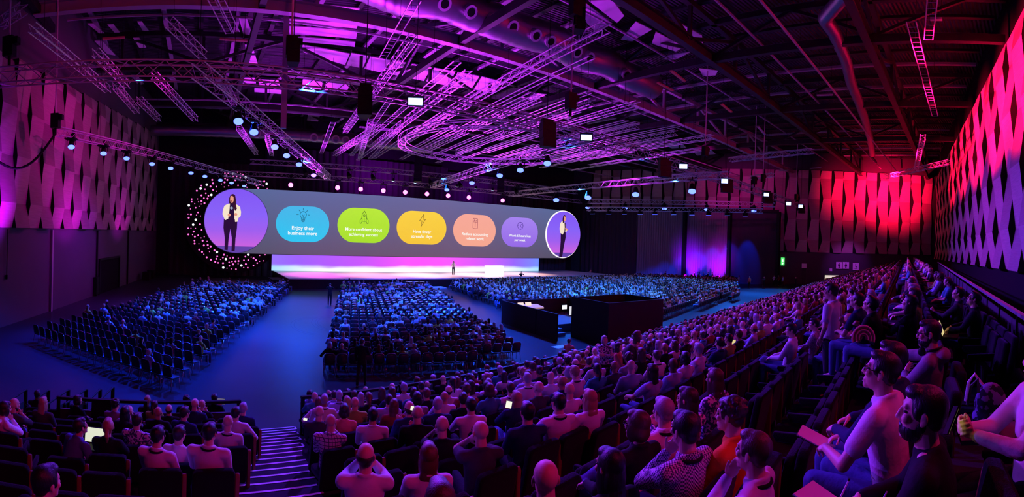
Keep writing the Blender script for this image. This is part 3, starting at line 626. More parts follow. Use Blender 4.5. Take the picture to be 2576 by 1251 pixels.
# ------------------------------------------------------------------ lectern and wing drapes
lp = at_plane(1243, 691, (st(0, 54.5).x, st(0, 54.5).y), (N.x, N.y)); lu = lp.dot(U)
lec = thing('lectern_desk', 'glowing white box shaped desk on the stage right of the presenter', 'desk', st(lu, 54.5, 1.08), ROTU)
M_glow = mat('glowing_white_plastic', (0.9, 0.9, 0.9), 0.4, emit=(1.0, 0.95, 0.92), strength=1.0)
mb = MB(); mb.box((0, 0, 0.62), (2.5, 0.9, 1.24)); mb.build('front_box', M_glow, lec)
mb = MB(); mb.box((0, 0, 1.27), (2.6, 1.0, 0.06)); mb.build('desk_top', M_glow, lec)
def drape(name, label, p, q, z0, z1, m, amp=0.18, pitch=0.5, group=None):
    d = (q - p); L = d.length; d.normalize(); n = Vector((d.y, -d.x, 0)); k = max(int(L / pitch * 4), 8); mb = MB()
    for i in range(k):
        a, b = i / k, (i + 1) / k
        oa = amp * (0.5 + 0.5 * math.sin(2 * PI * a * L / pitch)); ob = amp * (0.5 + 0.5 * math.sin(2 * PI * b * L / pitch))
        pa = d * (a * L) + n * oa; pb = d * (b * L) + n * ob
        mb.add([pa + UPV * z0, pb + UPV * z0, pb + UPV * z1, pa + UPV * z1, pa + n * 0.05 + UPV * z0, pb + n * 0.05 + UPV * z0, pb + n * 0.05 + UPV * z1, pa + n * 0.05 + UPV * z1], [(0, 1, 2, 3), (7, 6, 5, 4), (3, 2, 6, 7), (1, 0, 4, 5)])
    return tag(mb.build(name, m, loc=p), label, 'drape', group)
M_drape = mat('stage_drape_cloth', (0.05, 0.04, 0.055), 0.9, spec=0.1)
zd = EYE + 11.4
for i, (u0, u1, top) in enumerate(((-4, 8.5, 9.2), (8.6, 22, 11.6), (22.1, 36, 10.9), (36.1, 48, 10.3), (48.1, 61, 10.2))):
    drape('stage_drape', 'dark pleated drape hanging behind the giant screen, %s from the left wall' % nth(i + 1), st(u0, 64.8), st(u1, 64.8), 0.0, EYE + top, M_drape, 0.25, 0.9, 'drapes behind the screen')
# drapes and posts along the right wall
def on_right(x, y, off): return at_plane(x, y, (B_.x + (-dr.y) * off, B_.y + dr.x * off), (-dr.y, dr.x))
M_pleat = mat('pleated_grey_cloth', (0.22, 0.21, 0.22), 0.9, spec=0.1)
def rdrape(x0, x1, m, label, amp, pitch, off=1.6):
    a = on_right(x0, 620, off); b = on_right(x1, 620, off); a.z = b.z = 0
    return drape('wall_drape', label, b, a, 0.0, EYE + 6.3, m, amp, pitch, None)
rdrape(1462, 1600, M_drape, 'dark blue lit drape on the right wall nearest the screen', 0.3, 0.9)
rdrape(1602, 1717, M_pleat, 'finely pleated grey drape lit violet before the first black post', 0.12, 0.42)
rdrape(1727, 1828, M_pleat, 'finely pleated grey drape lit magenta between the two black posts', 0.12, 0.42)
rdrape(1840, 1952, M_drape, 'plain dark purple drape right of the second black post', 0.05, 2.4)
for i, x in enumerate((1721, 1834, 1957)):
    p = on_right(x, 640, 1.7); p.z = 0; mb = MB(); mb.box((0, 0, (EYE + 6.3) / 2), (0.6, 0.5, EYE + 6.3)); mb.box((0, 0, 0.5), (1.4, 1.0, 1.0))
    tag(mb.build('drape_post', M_blackmetal, loc=p), 'tall black post between the right wall drapes, %s from the screen' % nth(i + 1), 'post', 'black drape posts')
a = on_right(1540, 530, 1.75); b = on_right(1960, 530, 1.75); mb = MB(); mb.beam(Vector((a.x, a.y, EYE + 6.4)), Vector((b.x, b.y, EYE + 6.4)), 0.5, 0.45)
tag(mb.build('drape_track', M_blackmetal), 'long black beam carrying the right wall drapes', 'beam')

# ------------------------------------------------------------------ signs on the right wall
def sign(x, y, w, h, label, kind, m, off=0.25):
    p = on_right(x, y, off); root = thing('wall_sign', label, 'sign', p, math.atan2(dr.y, dr.x) + PI, 'wall signs on the right wall' if kind in 'mwd' else None)
    mb = MB(); mb.box((0, 0, 0), (w, 0.05, h)); mb.build('sign_plate', m, root); g = MB(); T = Matrix(((1, 0, 0, 0), (0, 0, 1, -0.045), (0, 1, 0, 0), (0, 0, 0, 1))); k = h
    if kind in 'mw':
        g.prism(circ(0, 0.33 * k, 0.09 * k, 14), 0, 0.02, T)
        if kind == 'm': g.prism([(-0.16 * k, 0.2 * k), (0.16 * k, 0.2 * k), (0.16 * k, -0.1 * k), (0.09 * k, -0.1 * k), (0.09 * k, -0.42 * k), (-0.09 * k, -0.42 * k), (-0.09 * k, -0.1 * k), (-0.16 * k, -0.1 * k)], 0, 0.02, T)
        else: g.prism([(-0.1 * k, 0.2 * k), (0.1 * k, 0.2 * k), (0.22 * k, -0.16 * k), (0.09 * k, -0.16 * k), (0.09 * k, -0.42 * k), (-0.09 * k, -0.42 * k), (-0.09 * k, -0.16 * k), (-0.22 * k, -0.16 * k)], 0, 0.02, T)
    elif kind == 'd':
        g.prism(circ(-0.03 * k, 0.32 * k, 0.07 * k, 12), 0, 0.02, T); g.prism([(-0.08 * k, 0.22 * k), (0.02 * k, 0.22 * k), (0.03 * k, 0.0), (0.16 * k, 0.0), (0.24 * k, -0.25 * k), (0.16 * k, -0.28 * k), (0.1 * k, -0.08 * k), (-0.08 * k, -0.08 * k)], 0, 0.02, T)
        for i in range(14):
            a0, a1 = -2.9 + i * 0.25, -2.9 + (i + 1) * 0.25
            g.prism([(rr * k * math.cos(a) - 0.02 * k, rr * k * math.sin(a) - 0.12 * k) for rr, a in ((0.24, a0), (0.24, a1), (0.19, a1), (0.19, a0))], 0, 0.02, T)
    elif kind == 'e':
        g.prism(circ(0.02 * k, 0.3 * k, 0.06 * k, 12), 0, 0.02, T); g.prism([(-0.1 * k, 0.2 * k), (0.06 * k, 0.22 * k), (0.1 * k, 0.05 * k), (0.06 * k, -0.08 * k), (-0.06 * k, -0.05 * k)], 0, 0.02, T); g.prism([(-0.12 * k, -0.2 * k), (0.12 * k, -0.2 * k), (0.0, -0.4 * k)], 0, 0.02, T)
    g.build('pictogram', M_glyph if kind != 'e' else mat('white_pictogram_glow', (0.9, 0.9, 0.9), 0.5, emit=(0.85, 1.0, 0.8), strength=1.6), root)
M_glyph = mat('dark_pictogram', (0.02, 0.01, 0.03), 0.6)
M_signp = mat('pale_sign_plastic', (0.85, 0.82, 0.85), 0.5)
sign(2111, 668, 1.05, 1.15, 'pale square sign with a dark man pictogram by the lit doorway', 'm', M_signp)
sign(2128, 668, 1.05, 1.15, 'pale square sign with a dark woman pictogram by the lit doorway', 'w', M_signp)
sign(2153, 671, 1.05, 1.2, 'pale square sign with a dark wheelchair pictogram on the dark wall', 'd', M_signp)
sign(1969, 658, 0.62, 1.3, 'narrow green lit exit sign with a running figure beside the drapes', 'e', mat('green_exit_glow', (0.05, 0.3, 0.1), 0.5, emit=(0.08, 0.75, 0.15), strength=1.2))
for x, y, w, h, z1, lab in ((2023, 669, 0.8, 0.75, 712, 'blank pale notice on two thin poles before the dark right wall'),):
    p = on_right(x, y, 1.2); root = thing('notice_stand', lab, 'sign', (p.x, p.y, 0), math.atan2(dr.y, dr.x) + PI)
    mb = MB(); mb.box((0, 0, p.z), (w, 0.04, h)); mb.build('notice_board', M_signp, root)
    for s in (-0.2, 0.2): mb = MB(); mb.tube((s, 0, 0), (s, 0, p.z - h / 2 + 0.02), 0.03); mb.build('pole', M_blackmetal, root)
p = on_right(2090, 679, 0.2); mb = MB(); mb.box((0, 0, 0), (0.45, 0.05, 0.45)); tag(mb.build('notice_plate', M_signp, loc=p, rot=(0, 0, math.atan2(dr.y, dr.x))), 'small pale blank plate left of the toilet signs', 'sign')
# the lit doorway
p = on_right(2092, 705, 0.12); ang = math.atan2(dr.y, dr.x) + PI
dw = thing('doorway_opening', 'bright cream lit doorway in the dark right wall under the signs', 'doorway', p, ang)
M_door = mat('glowing_room_wall', (0.8, 0.8, 0.65), 0.6, emit=(0.75, 0.72, 0.5), strength=0.85)  # room light is put in as glow of wall, notice and bench
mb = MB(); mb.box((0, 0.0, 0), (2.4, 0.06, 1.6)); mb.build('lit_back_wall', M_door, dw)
mb = MB(); mb.box((-0.8, -0.05, -0.1), (0.5, 0.05, 0.9)); mb.build('notice', mat('glowing_notice', (0.3, 0.3, 0.25), 0.6, emit=(0.3, 0.3, 0.22), strength=0.5), dw)
mb = MB(); mb.box((0.55, -0.05, -0.35), (1.1, 0.04, 0.35)); mb.build('bench', mat('glowing_bench', (0.6, 0.4, 0.3), 0.6, emit=(0.6, 0.36, 0.22), strength=0.7), dw)
for x in (-1.25, 1.25): mb = MB(); mb.box((x, -0.05, 0), (0.14, 0.16, 1.7)); mb.build('door_jamb', M_blackmetal, dw)

# ------------------------------------------------------------------ mixing position: two black walled booths, desk, screens, steps
def wallbox(name, label, x0, x1, y0, y1, h, open_side=None, th=0.12):
    root = thing(name, label, 'booth', ((x0 + x1) / 2, (y0 + y1) / 2, 0))
    hx, hy = (x1 - x0) / 2, (y1 - y0) / 2
    for sd, c, sz in (('south', (0, -hy + th / 2), (2 * hx, th)), ('north', (0, hy - th / 2), (2 * hx, th)), ('west', (-hx + th / 2, 0), (th, 2 * hy - 2 * th)), ('east', (hx - th / 2, 0), (th, 2 * hy - 2 * th))):
        if sd == open_side: continue
        mb = MB(); mb.box((c[0], c[1], h / 2), (sz[0], sz[1], h)); mb.build('side_wall', M_booth, root)
    mb = MB(); mb.box((0, 0, 0.25), (2 * hx - 2 * th, 2 * hy - 2 * th, 0.5)); mb.build('floor_deck', mat('booth_deck', (0.25, 0.25, 0.27), 0.7), root)
    return root
M_booth = mat('booth_black_cloth', (0.016, 0.016, 0.02), 0.85, spec=0.2, bump=0.1, bscale=3)
wallbox('control_booth', 'tall black cloth walled control booth on the floor behind the centre block', 17.9, 22.4, 20.6, 24.1, 2.48)
wallbox('mixing_booth', 'lower black walled mixing booth left of the tall control booth', 16.3, 22.2, 25.6, 30.2, 1.58, open_side='south')
fw = thing('booth_side_panel', 'black half height panel closing the front of the mixing booth', 'panel', (16.37, 24.5, 0)); mb = MB(); mb.box((0, 0, 0.78), (0.12, 2.2, 1.56)); mb.build('panel_cloth', M_booth, fw)
mb = MB(); mb.box((0, 0, 1.57), (0.16, 2.2, 0.04)); mb.build('panel_cap', M_blackmetal, fw)
sp_ = thing('booth_steps', 'two pale edged steps up into the mixing booth', 'steps', (17.1, 24.4, 0))
for i in range(2):
    mb = MB(); mb.box((0, 0.25 + 0.4 * i, 0.1 + 0.1 * i), (1.3, 0.4, 0.2 + 0.2 * i)); mb.build('tread', mat('booth_deck', (0.25, 0.25, 0.27), 0.7), sp_)
    mb = MB(); mb.box((0, 0.07 + 0.4 * i, 0.21 + 0.2 * i), (1.3, 0.06, 0.02)); mb.build('nosing', M_tape, sp_)
desk = thing('mixing_console', 'mixing console with brightly lit faders inside the lower booth', 'console', (17.3, 28.2, 0.5), 0.0)
mb = MB(); mb.box((0, 0, 0.4), (1.8, 0.8, 0.8)); mb.build('console_frame', M_blackmetal, desk)
mb = MB(); mb.box((0, 0, 0.86), (1.9, 0.9, 0.1), rot=Matrix.Rotation(0.12, 3, 'X')); mb.build('control_surface', mat('console_face', (0.6, 0.45, 0.4), 0.5, emit=(0.9, 0.5, 0.4), strength=0.45), desk)
for x in (-0.5, 0.1): mb = MB(); mb.box((x, 0.2, 1.0), (0.45, 0.03, 0.28), rot=Matrix.Rotation(-0.5, 3, 'X')); mb.build('display', mat('console_display', (0.1, 0.1, 0.1), 0.4, emit=(1.0, 0.8, 0.7), strength=1.0), desk)
def monitor(x, y, px, py, w, h, label, em, rz=0.0, z=None):
    p = at_plane(px, py, (x, y), (0, 1)); root = thing('monitor', label, 'monitor', (p.x, y, 0.5), rz)
    zz = p.z - 0.5
    mb = MB(); mb.box((0, 0.03, zz), (w + 0.06, 0.05, h + 0.06)); mb.build('screen_case', M_blackmetal, root)
    mb = MB(); mb.box((0, -0.005, zz), (w, 0.02, h)); mb.build('screen_picture', em, root)
    mb = MB(); mb.tube((0, 0.05, 0.0), (0, 0.05, zz), 0.04); mb.build('stand', M_blackmetal, root)
M_mon = emi('white_monitor_picture', (0.95, 0.97, 1.0), 1.0); 
tm = bpy.data.materials.new('table_monitor_picture'); tm.use_nodes = True; nt = tm.node_tree; b = nt.nodes['Principled BSDF']; tc = nt.nodes.new('ShaderNodeTexCoord'); bk = nt.nodes.new('ShaderNodeTexBrick'); bk.inputs['Color1'].default_value = (0.35, 0.33, 0.33, 1); bk.inputs['Color2'].default_value = (0.15, 0.14, 0.15, 1); bk.inputs['Mortar'].default_value = (0.9, 0.9, 0.9, 1); bk.inputs['Scale'].default_value = 8; nt.links.new(tc.outputs['Generated'], bk.inputs['Vector']); nt.links.new(bk.outputs['Color'], b.inputs['Emission Color']); b.inputs['Emission Strength'].default_value = 0.8
monitor(19, 29.0, 1420, 773, 0.42, 0.3, 'white monitor lit at the back of the mixing booth', M_mon)
monitor(19, 28.2, 1438, 782, 0.42, 0.62, 'tall monitor showing tables, first beside the tall booth', tm)
monitor(19, 27.9, 1446, 783, 0.42, 0.62, 'tall monitor showing tables and a green bar against the tall booth', tm)

# ------------------------------------------------------------------ roof girders: bottom chord, top chord, web members
def girder(d, zb=13.0, zt=15.9, u0=-15, u1=88, label='', bay=6.6, w=0.5, m=None):
    root = thing('roof_girder', label, 'roof girder', st(0, d, 0), ROTU, 'roof girders'); m = m or M_steel
    # clip to the room
    def inside(u):
        p = st(u, d); e1 = (p - A_).dot(Vector((1, 0, 0))); e2 = (p - B_).dot(Vector((-dr.y, dr.x, 0))); e3 = (p - A_).dot(Vector((-db.y, db.x, 0)))
        return e1 > 0.2 and e2 > 0.2 and e3 > 0.2
    us = [u for u in np.arange(u0, u1, 0.25) if inside(u)]
    if not us: return
    a, b = us[0], us[-1]
    mb = MB()
    mb.box(((a + b) / 2, 0, EYE + zb), (b - a, w, 0.06)); mb.box(((a + b) / 2, 0, EYE + zb + 0.34), (b - a, 0.05, 0.64)); mb.box(((a + b) / 2, 0, EYE + zb + 0.66), (b - a, w, 0.06)); mb.build('bottom_chord', m, root)
    mb = MB(); mb.box(((a + b) / 2, 0, EYE + zt), (b - a, w * 0.8, 0.35)); mb.build('top_chord', m, root)
    u = math.ceil(a / bay) * bay; i = 0
    while u < b - 0.2:
        mb = MB(); mb.box((u, 0, EYE + (zb + zt) / 2 + 0.3), (0.24, 0.24, zt - zb - 0.6)); mb.build('upright', m, root)
        if u + bay < b:
            z0, z1 = (EYE + zb + 0.6, EYE + zt - 0.1) if i % 2 else (EYE + zt - 0.1, EYE + zb + 0.6)
            mb = MB(); mb.beam((u + 0.1, 0, z0), (u + bay - 0.1, 0, z1), 0.22, 0.22); mb.build('diagonal', m, root)
        u += bay; i += 1
for i, d in enumerate((6.0, 17.0, 28.3, 39.4, 50.5, 61.6)):
    girder(d, label='dark steel roof girder running parallel to the stage, %s from the screen end' % nth(6 - i), m=M_beam if d in (28.3,) else M_steel)
def cross_girder(u, i):
    d1 = 64.5
    ds = [d for d in np.arange(-8, d1, 0.25) if (st(u, d) - A_).dot(Vector((-db.y, db.x, 0))) > 0.2 and (st(u, d) - B_).dot(Vector((-dr.y, dr.x, 0))) > 0.2 and st(u, d).x > -14.1]
    if not ds: return
    a, b = ds[0], ds[-1]
    root = thing('cross_girder', 'dark roof girder running towards the stage, %s from the left wall' % nth(i + 1), 'roof girder', st(u, 0, 0), ROTU, 'cross girders')
    mb = MB(); mb.box((0, (a + b) / 2, EYE + 13.35), (0.4, b - a, 0.5)); mb.build('bottom_chord', M_steel, root)
    mb = MB(); mb.box((0, (a + b) / 2, EYE + 15.9), (0.35, b - a, 0.35)); mb.build('top_chord', M_steel, root)
    d = math.ceil(a / 5.6) * 5.6; k = 0
    while d + 5.6 < b:
        z0, z1 = (13.6, 15.8) if k % 2 else (15.8, 13.6)
        mb = MB(); mb.beam((0, d, EYE + z0), (0, d + 5.6, EYE + z1), 0.2, 0.2); mb.build('diagonal', M_steel, root); d += 5.6; k += 1
for i, u in enumerate((-10.0, 3.3, 16.4, 29.6, 42.8, 56.0)): cross_girder(u, i)
# flat purlins under the deck, along the hall
pi_ = 0
for u in np.arange(-14, 84, 2.75):
    ds = [d for d in np.arange(-8, 65.5, 0.25) if (st(u, d) - A_).dot(Vector((-db.y, db.x, 0))) > 0.2 and (st(u, d) - B_).dot(Vector((-dr.y, dr.x, 0))) > 0.2 and st(u, d).x > -14.1]
    if len(ds) < 8: continue
    pi_ += 1
    mb = MB(); a, b = ds[0], ds[-1]; mb.box((0, (a + b) / 2, 0), (0.34, b - a, 0.2))
    o = mb.build('roof_purlin', M_beam if pi_ % 2 else M_steel, loc=st(u, 0, CEIL - 0.35), rot=(0, 0, ROTU))
    tag(o, 'thin steel purlin under the roof deck, %s from the left wall' % nth(pi_), 'purlin', 'roof purlins')
# conduit runs parallel to the stage
for i, (d, z) in enumerate(((22.5, 15.2), (33.0, 14.6), (36.4, 12.4), (43.8, 14.6), (46.2, 12.5), (55.0, 14.0), (57.5, 12.2), (13.5, 14.0), (10.4, 13.0))):
    us = [u for u in np.arange(-14, 80, 0.5) if st(u, d).x > -14 and (st(u, d) - B_).dot(Vector((-dr.y, dr.x, 0))) > 0.4 and (st(u, d) - A_).dot(Vector((-db.y, db.x, 0))) > 0.4]
    if not us: continue
    mb = MB(); mb.beam((us[0], 0, 0), (us[-1], 0, 0), 0.12, 0.12); o = mb.build('cable_tray', M_beam, loc=st(0, d, EYE + z), rot=(0, 0, ROTU))
    tag(o, 'thin pale cable tray under the roof, %s counted from the stage' % nth(sorted((22.5, 33.0, 36.4, 43.8, 46.2, 55.0, 57.5, 13.5, 10.4), reverse=True).index(d) + 1), 'cable tray', 'cable trays')
# pale boards under the deck (the bright strips)
M_board = mat('pale_ceiling_board', (0.85, 0.82, 0.85), 0.7, var=0.12, vscale=0.8)
bi = 0
def board(quad, z):
    global bi
    bi += 1
    P = [at_z(x, y, EYE + z) for x, y in quad]; c = sum(P, Vector()) / 4; mb = MB()
    vs = [p - c for p in P]; mb.add(vs + [v + Vector((0, 0, 0.06)) for v in vs], [(0, 1, 2, 3), (7, 6, 5, 4), (0, 4, 5, 1), (1, 5, 6, 2), (2, 6, 7, 3), (3, 7, 4, 0)])
    # room side must face down whatever the winding
    return tag(mb.build('ceiling_board', M_board, loc=c), None, 'ceiling board', 'pale ceiling boards')
B1 = [((726, 8), (905, 22), (898, 42), (724, 28)), ((728, 48), (900, 62), (897, 72), (728, 60)), ((728, 66), (898, 80), (896, 98), (728, 86)), ((730, 92), (894, 106), (892, 118), (732, 104)),
      ((752, 112), (880, 136), (868, 164), (764, 132)), ((884, 134), (926, 142), (912, 172), (872, 164)), ((932, 143), (982, 152), (964, 184), (917, 173)), ((988, 152), (1030, 160), (1012, 192), (970, 185)),
      ((1036, 161), (1086, 170), (1066, 204), (1018, 194)), ((1092, 171), (1146, 181), (1126, 216), (1072, 205)), ((1152, 182), (1206, 192), (1186, 224), (1132, 217)), ((1212, 193), (1264, 206), (1240, 236), (1192, 226)),
      ((1330, 232), (1375, 238), (1350, 252), (1308, 246)), ((1392, 288), (1440, 296), (1420, 306), (1376, 298)),
      ((605, 196), (640, 196), (644, 210), (608, 210)), ((650, 200), (700, 202), (704, 216), (652, 214)), ((640, 222), (720, 228), (722, 238), (640, 232)), ((762, 200), (812, 206), (808, 226), (760, 220)), ((820, 207), (880, 214), (872, 232), (816, 227)),
      ((600, 42), (620, 44), (634, 88), (612, 86)), ((616, 112), (636, 112), (640, 134), (620, 134)), ((622, 140), (642, 140), (648, 160), (628, 160)),
      ((860, 296), (894, 302), (876, 314), (846, 308)), ((905, 318), (950, 324), (936, 336), (896, 330)), ((960, 322), (1010, 328), (1000, 342), (950, 336)), ((775, 288), (805, 291), (800, 306), (772, 303)),
      ((1438, 16), (1470, 6), (1540, 60), (1500, 84)), ((1480, 2), (1540, 0), (1570, 40), (1552, 58)), ((1600, 55), (1640, 75), (1590, 104), (1562, 100)), ((1650, 80), (1720, 118), (1700, 130), (1640, 110)), ((1712, 60), (1766, 90), (1768, 110), (1712, 70)), ((1680, 140), (1740, 130), (1700, 150), (1670, 150)),
      ((1758, 172), (1806, 178), (1800, 190), (1768, 192)), ((1660, 356), (1720, 358), (1725, 372), (1690, 374)), ((1740, 382), (1790, 378), (1800, 388), (1750, 392)), ((1830, 398), (1900, 394), (1900, 400), (1840, 404)), ((1510, 410), (1570, 408), (1560, 422), (1506, 424)),
      ((220, 60), (232, 60), (262, 84), (250, 84)), ((270, 62), (284, 62), (302, 82), (288, 82)), ((238, 104), (256, 104), (290, 140), (270, 136)), ((335, 96), (350, 96), (368, 120), (350, 120)), ((345, 55), (356, 55), (374, 78), (360, 78)),
      ((330, 190), (345, 190), (362, 212), (348, 214)), ((540, 200), (556, 200), (564, 216), (548, 216)), ((420, 190), (434, 190), (446, 206), (432, 206)), ((960, 400), (985, 402), (980, 408), (956, 406)), ((1090, 372), (1140, 378), (1120, 386), (1072, 380)), ((1130, 384), (1165, 388), (1150, 396), (1118, 392))]
WHERE = ['near the hanging pole', 'above the big curved looking front truss', 'over the stage end', 'beside the round air duct', 'over the left seats', 'above the purple truss cluster']
for q in B1:
    o = board(q, 15.4); cx_ = sum(p[0] for p in q) / 4
    w = WHERE[4] if cx_ < 480 else WHERE[0] if cx_ < 740 else WHERE[1] if cx_ < 1290 else WHERE[5] if cx_ < 1430 else WHERE[3]
    o['label'] = 'pale board under the roof deck %s, %s of the lit boards' % (w, nth(bi))
# hanging pole
p = at_plane(722, 10, (st(0, 29).x, st(0, 29).y), (N.x, N.y)); q = at_plane(727, 452, (st(0, 29).x, st(0, 29).y), (N.x, N.y))
mb = MB(); mb.box((0, 0, (CEIL - 0.5 + EYE + 6.4) / 2), (0.34, 0.34, CEIL - 0.5 - EYE - 6.4)); tag(mb.build('hanging_pole', M_beam, loc=(p.x, p.y, 0)), 'long pale vertical steel pole hanging from the roof before the stage', 'pole')

# ------------------------------------------------------------------ air ducts
M_duct = mat('duct_foil', (0.3, 0.3, 0.33), 0.42, 0.9, bump=0.5, bscale=2.2)
duct = thing('air_duct', 'wide ribbed foil air duct with round nozzles running across the roof', 'duct', st(0, 25.9, EYE + 14.2), ROTU)
pts = [(u, 0.15 * math.sin(u * 1.3), 0.12 * math.sin(u * 0.9 + 1)) for u in np.arange(3.5, 35, 0.45)]
mb = MB(); mb.path(pts, [1.05 + 0.05 * (i % 2) for i in range(len(pts))], n=20); mb.build('duct_tube', M_duct, duct, smooth=True)
for i, (x, y) in enumerate(((975, 4), (1114, 40), (1180, 51), (1237, 68), (1286, 87), (1344, 105), (1381, 118), (1448, 143), (1479, 155), (1572, 181))):
    p = at_plane(x, y, (st(0, 25.0).x, st(0, 25.0).y), (N.x, N.y)); uu = p.dot(U); mb = MB()
    c = Vector((uu, -0.95, 0.0 - 0.45)); ax = Vector((0, -0.75, -0.66))
    mb.tube(c - ax * 0.2, c + ax * 0.22, 0.36, 0.42, n=16); k = mb.build('nozzle', M_alu, duct, smooth=False)
    mb = MB(); mb.tube(c + ax * 0.221, c + ax * 0.235, 0.26, 0.26, n=16); mb.build('nozzle_mouth', M_edge, k)
d2 = thing('air_duct', 'silver foil air duct snaking over the top of the right seats', 'duct')
P2 = [at_z(x, y, EYE + 13.4) for x, y in ((2140, -30), (2112, 2), (2074, 46), (2098, 80), (2128, 150), (2140, 205), (2160, 255), (2176, 300), (2188, 345), (2196, 395))]
mb = MB(); PP = []
for a, b in zip(P2[:-1], P2[1:]): PP += [a.lerp(b, k / 6) for k in range(6)]
mb.path(PP, [0.4 + 0.03 * (i % 2) for i in range(len(PP))], n=14); mb.build('duct_tube', M_duct, d2, smooth=True)
for a in P2[2:9:2]: mb = MB(); mb.tube(a + Vector((0, 0, 0.4)), Vector((a.x, a.y, CEIL)), 0.025); mb.build('hanger', M_blackmetal, d2)
d3 = thing('air_duct', 'silver foil duct with bright round outlets across the far roof above the stage', 'duct', st(0, 57.5, EYE + 11.9), ROTU)
mb = MB(); pts = [(u, 0, 0) for u in np.arange(-6, 30, 0.6)]; mb.path(pts, [0.62 + 0.04 * (i % 2) for i in range(len(pts))], n=14); mb.build('duct_tube', M_duct, d3, smooth=True)
for i, x in enumerate((613, 645, 790, 818, 845, 870, 898, 930)):
    p = at_plane(x, 350, (st(0, 56.8).x, st(0, 56.8).y), (N.x, N.y)); mb = MB(); c = Vector((p.dot(U), -0.62, -0.15)); mb.path([c + Vector((0.42 * math.cos(a), 0, 0.42 * math.sin(a))) for a in [2 * PI * k / 16 for k in range(16)]], 0.12, n=6, closed=True); mb.build('outlet_ring', M_alu, d3)

# ------------------------------------------------------------------ lighting trusses
def truss(label, p0, p1, w=0.5, h=None, seg=None, tube_r=0.032, m=None, name='lighting_truss', group=None, kind='box', lac=0.016):
    """Four chords with zigzag lacing ('box') or two chords with rungs ('ladder')."""
    m = m or M_alu; h = h or w; p0 = Vector(p0); p1 = Vector(p1); d = p1 - p0; L = d.length; d.normalize()
    sd = d.cross(UPV).normalized(); up = sd.cross(d); seg = seg or w * 1.1
    root = thing(name, label, 'truss', p0, 0, group)
    n = max(int(L / seg), 3)
    if kind == 'ladder':
        offs = [sd * (-w / 2), sd * (w / 2)]
    else:
        offs = [sd * (a * w / 2) + up * (b * h / 2) for a, b in ((-1, -1), (1, -1), (1, 1), (-1, 1))]
    mb = MB()
    if kind == 'ladder':
        for o in offs: mb.tube(o, o + d * L, tube_r, n=6)
    else:
        for o in offs: c = MB(); c.tube(o, o + d * L, tube_r, n=6); c.build('chord', m, root)
    if kind == 'ladder':
        for i in range(n + 1): x = d * (L * i / n); mb.tube(offs[0] + x, offs[1] + x, lac, n=4, caps=False)
    else:
        for f in range(4):
            a, b = offs[f], offs[(f + 1) % 4]
            P = [(a if i % 2 == 0 else b) + d * (L * i / n) for i in range(n + 1)]
            for q0, q1 in zip(P[:-1], P[1:]): mb.tube(q0, q1, lac, n=4, caps=False)
    mb.build('ladder_frame' if kind == 'ladder' else 'lattice', m, root)
    for f in (0.12, 0.88):
        q = d * (L * f); mb = MB(); mb.tube(q, (q.x, q.y, CEIL - p0.z), 0.012, n=4); mb.build('hanger_wire', M_blackmetal, root)
    return root
def hang(p, top=None, r=0.012, label=None, m=None):
    return None
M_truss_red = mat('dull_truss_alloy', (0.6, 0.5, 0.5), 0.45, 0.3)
# the long front truss
FT0 = at_z(-45, 200, EYE + 7.3); FT1 = at_z(2018, 520, EYE + 7.3)
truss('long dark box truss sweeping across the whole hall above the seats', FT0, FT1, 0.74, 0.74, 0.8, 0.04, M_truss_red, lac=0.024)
# left wall truss, fingers and drape trusses (end pixels, heights)
LW0, LW1 = at_z(146, 331, EYE + 6.0), at_z(655, 462, EYE + 6.0)
truss('pink lit truss with blue lamps running from the left wall to the lamp ring', LW0, LW1, 0.5, 0.5, 0.5)
FG = [((498, 176), (826, 447), 7.0, 0.62, 'bright pink box truss running towards the stage, nearest the left wall'),
      ((1088, 467), (1490, 342), 7.0, 0.6, 'bright pink box truss running towards the stage, beside the oval truss'),
      ((1284, 489), (1835, 440), 7.0, 0.62, 'long pink box truss with blue lamps before the right wall panels')]
FP = []
for a, b, z, w, lab in FG:
    p0, p1 = at_z(*a, EYE + z), at_z(*b, EYE + z); FP.append((p0, p1)); truss(lab, p0, p1, w, w, 0.6)
DT = [((1478, 507), (1950, 516), 78.5, 'upper pale truss along the right wall above the drapes'), ((1478, 526), (1920, 531), 77.5, 'lower pale truss along the right wall just above the drape track')]
DP = []
for a, b, r, lab in DT:
    p0, p1 = at_r(*a, r), at_r(*b, r); p1 = at_z(*b, p0.z); DP.append((p0, p1)); truss(lab, p0, p1, 0.6, 0.6, 0.75, 0.045, lac=0.03)
# stage front trusses above the screen
SF = []
for i, (d, z, u0, u1) in enumerate(((54.0, 8.0, 5.5, 53.0), (57.0, 7.0, 3.5, 57.0))):
    p0, p1 = st(u0, d, EYE + z), st(u1, d, EYE + z); SF.append((p0, p1)); truss('dark lamp truss above the giant screen, %s one' % ('nearer' if i == 0 else 'farther'), p0, p1, 0.5, 0.5, 0.8, m=M_truss_red)
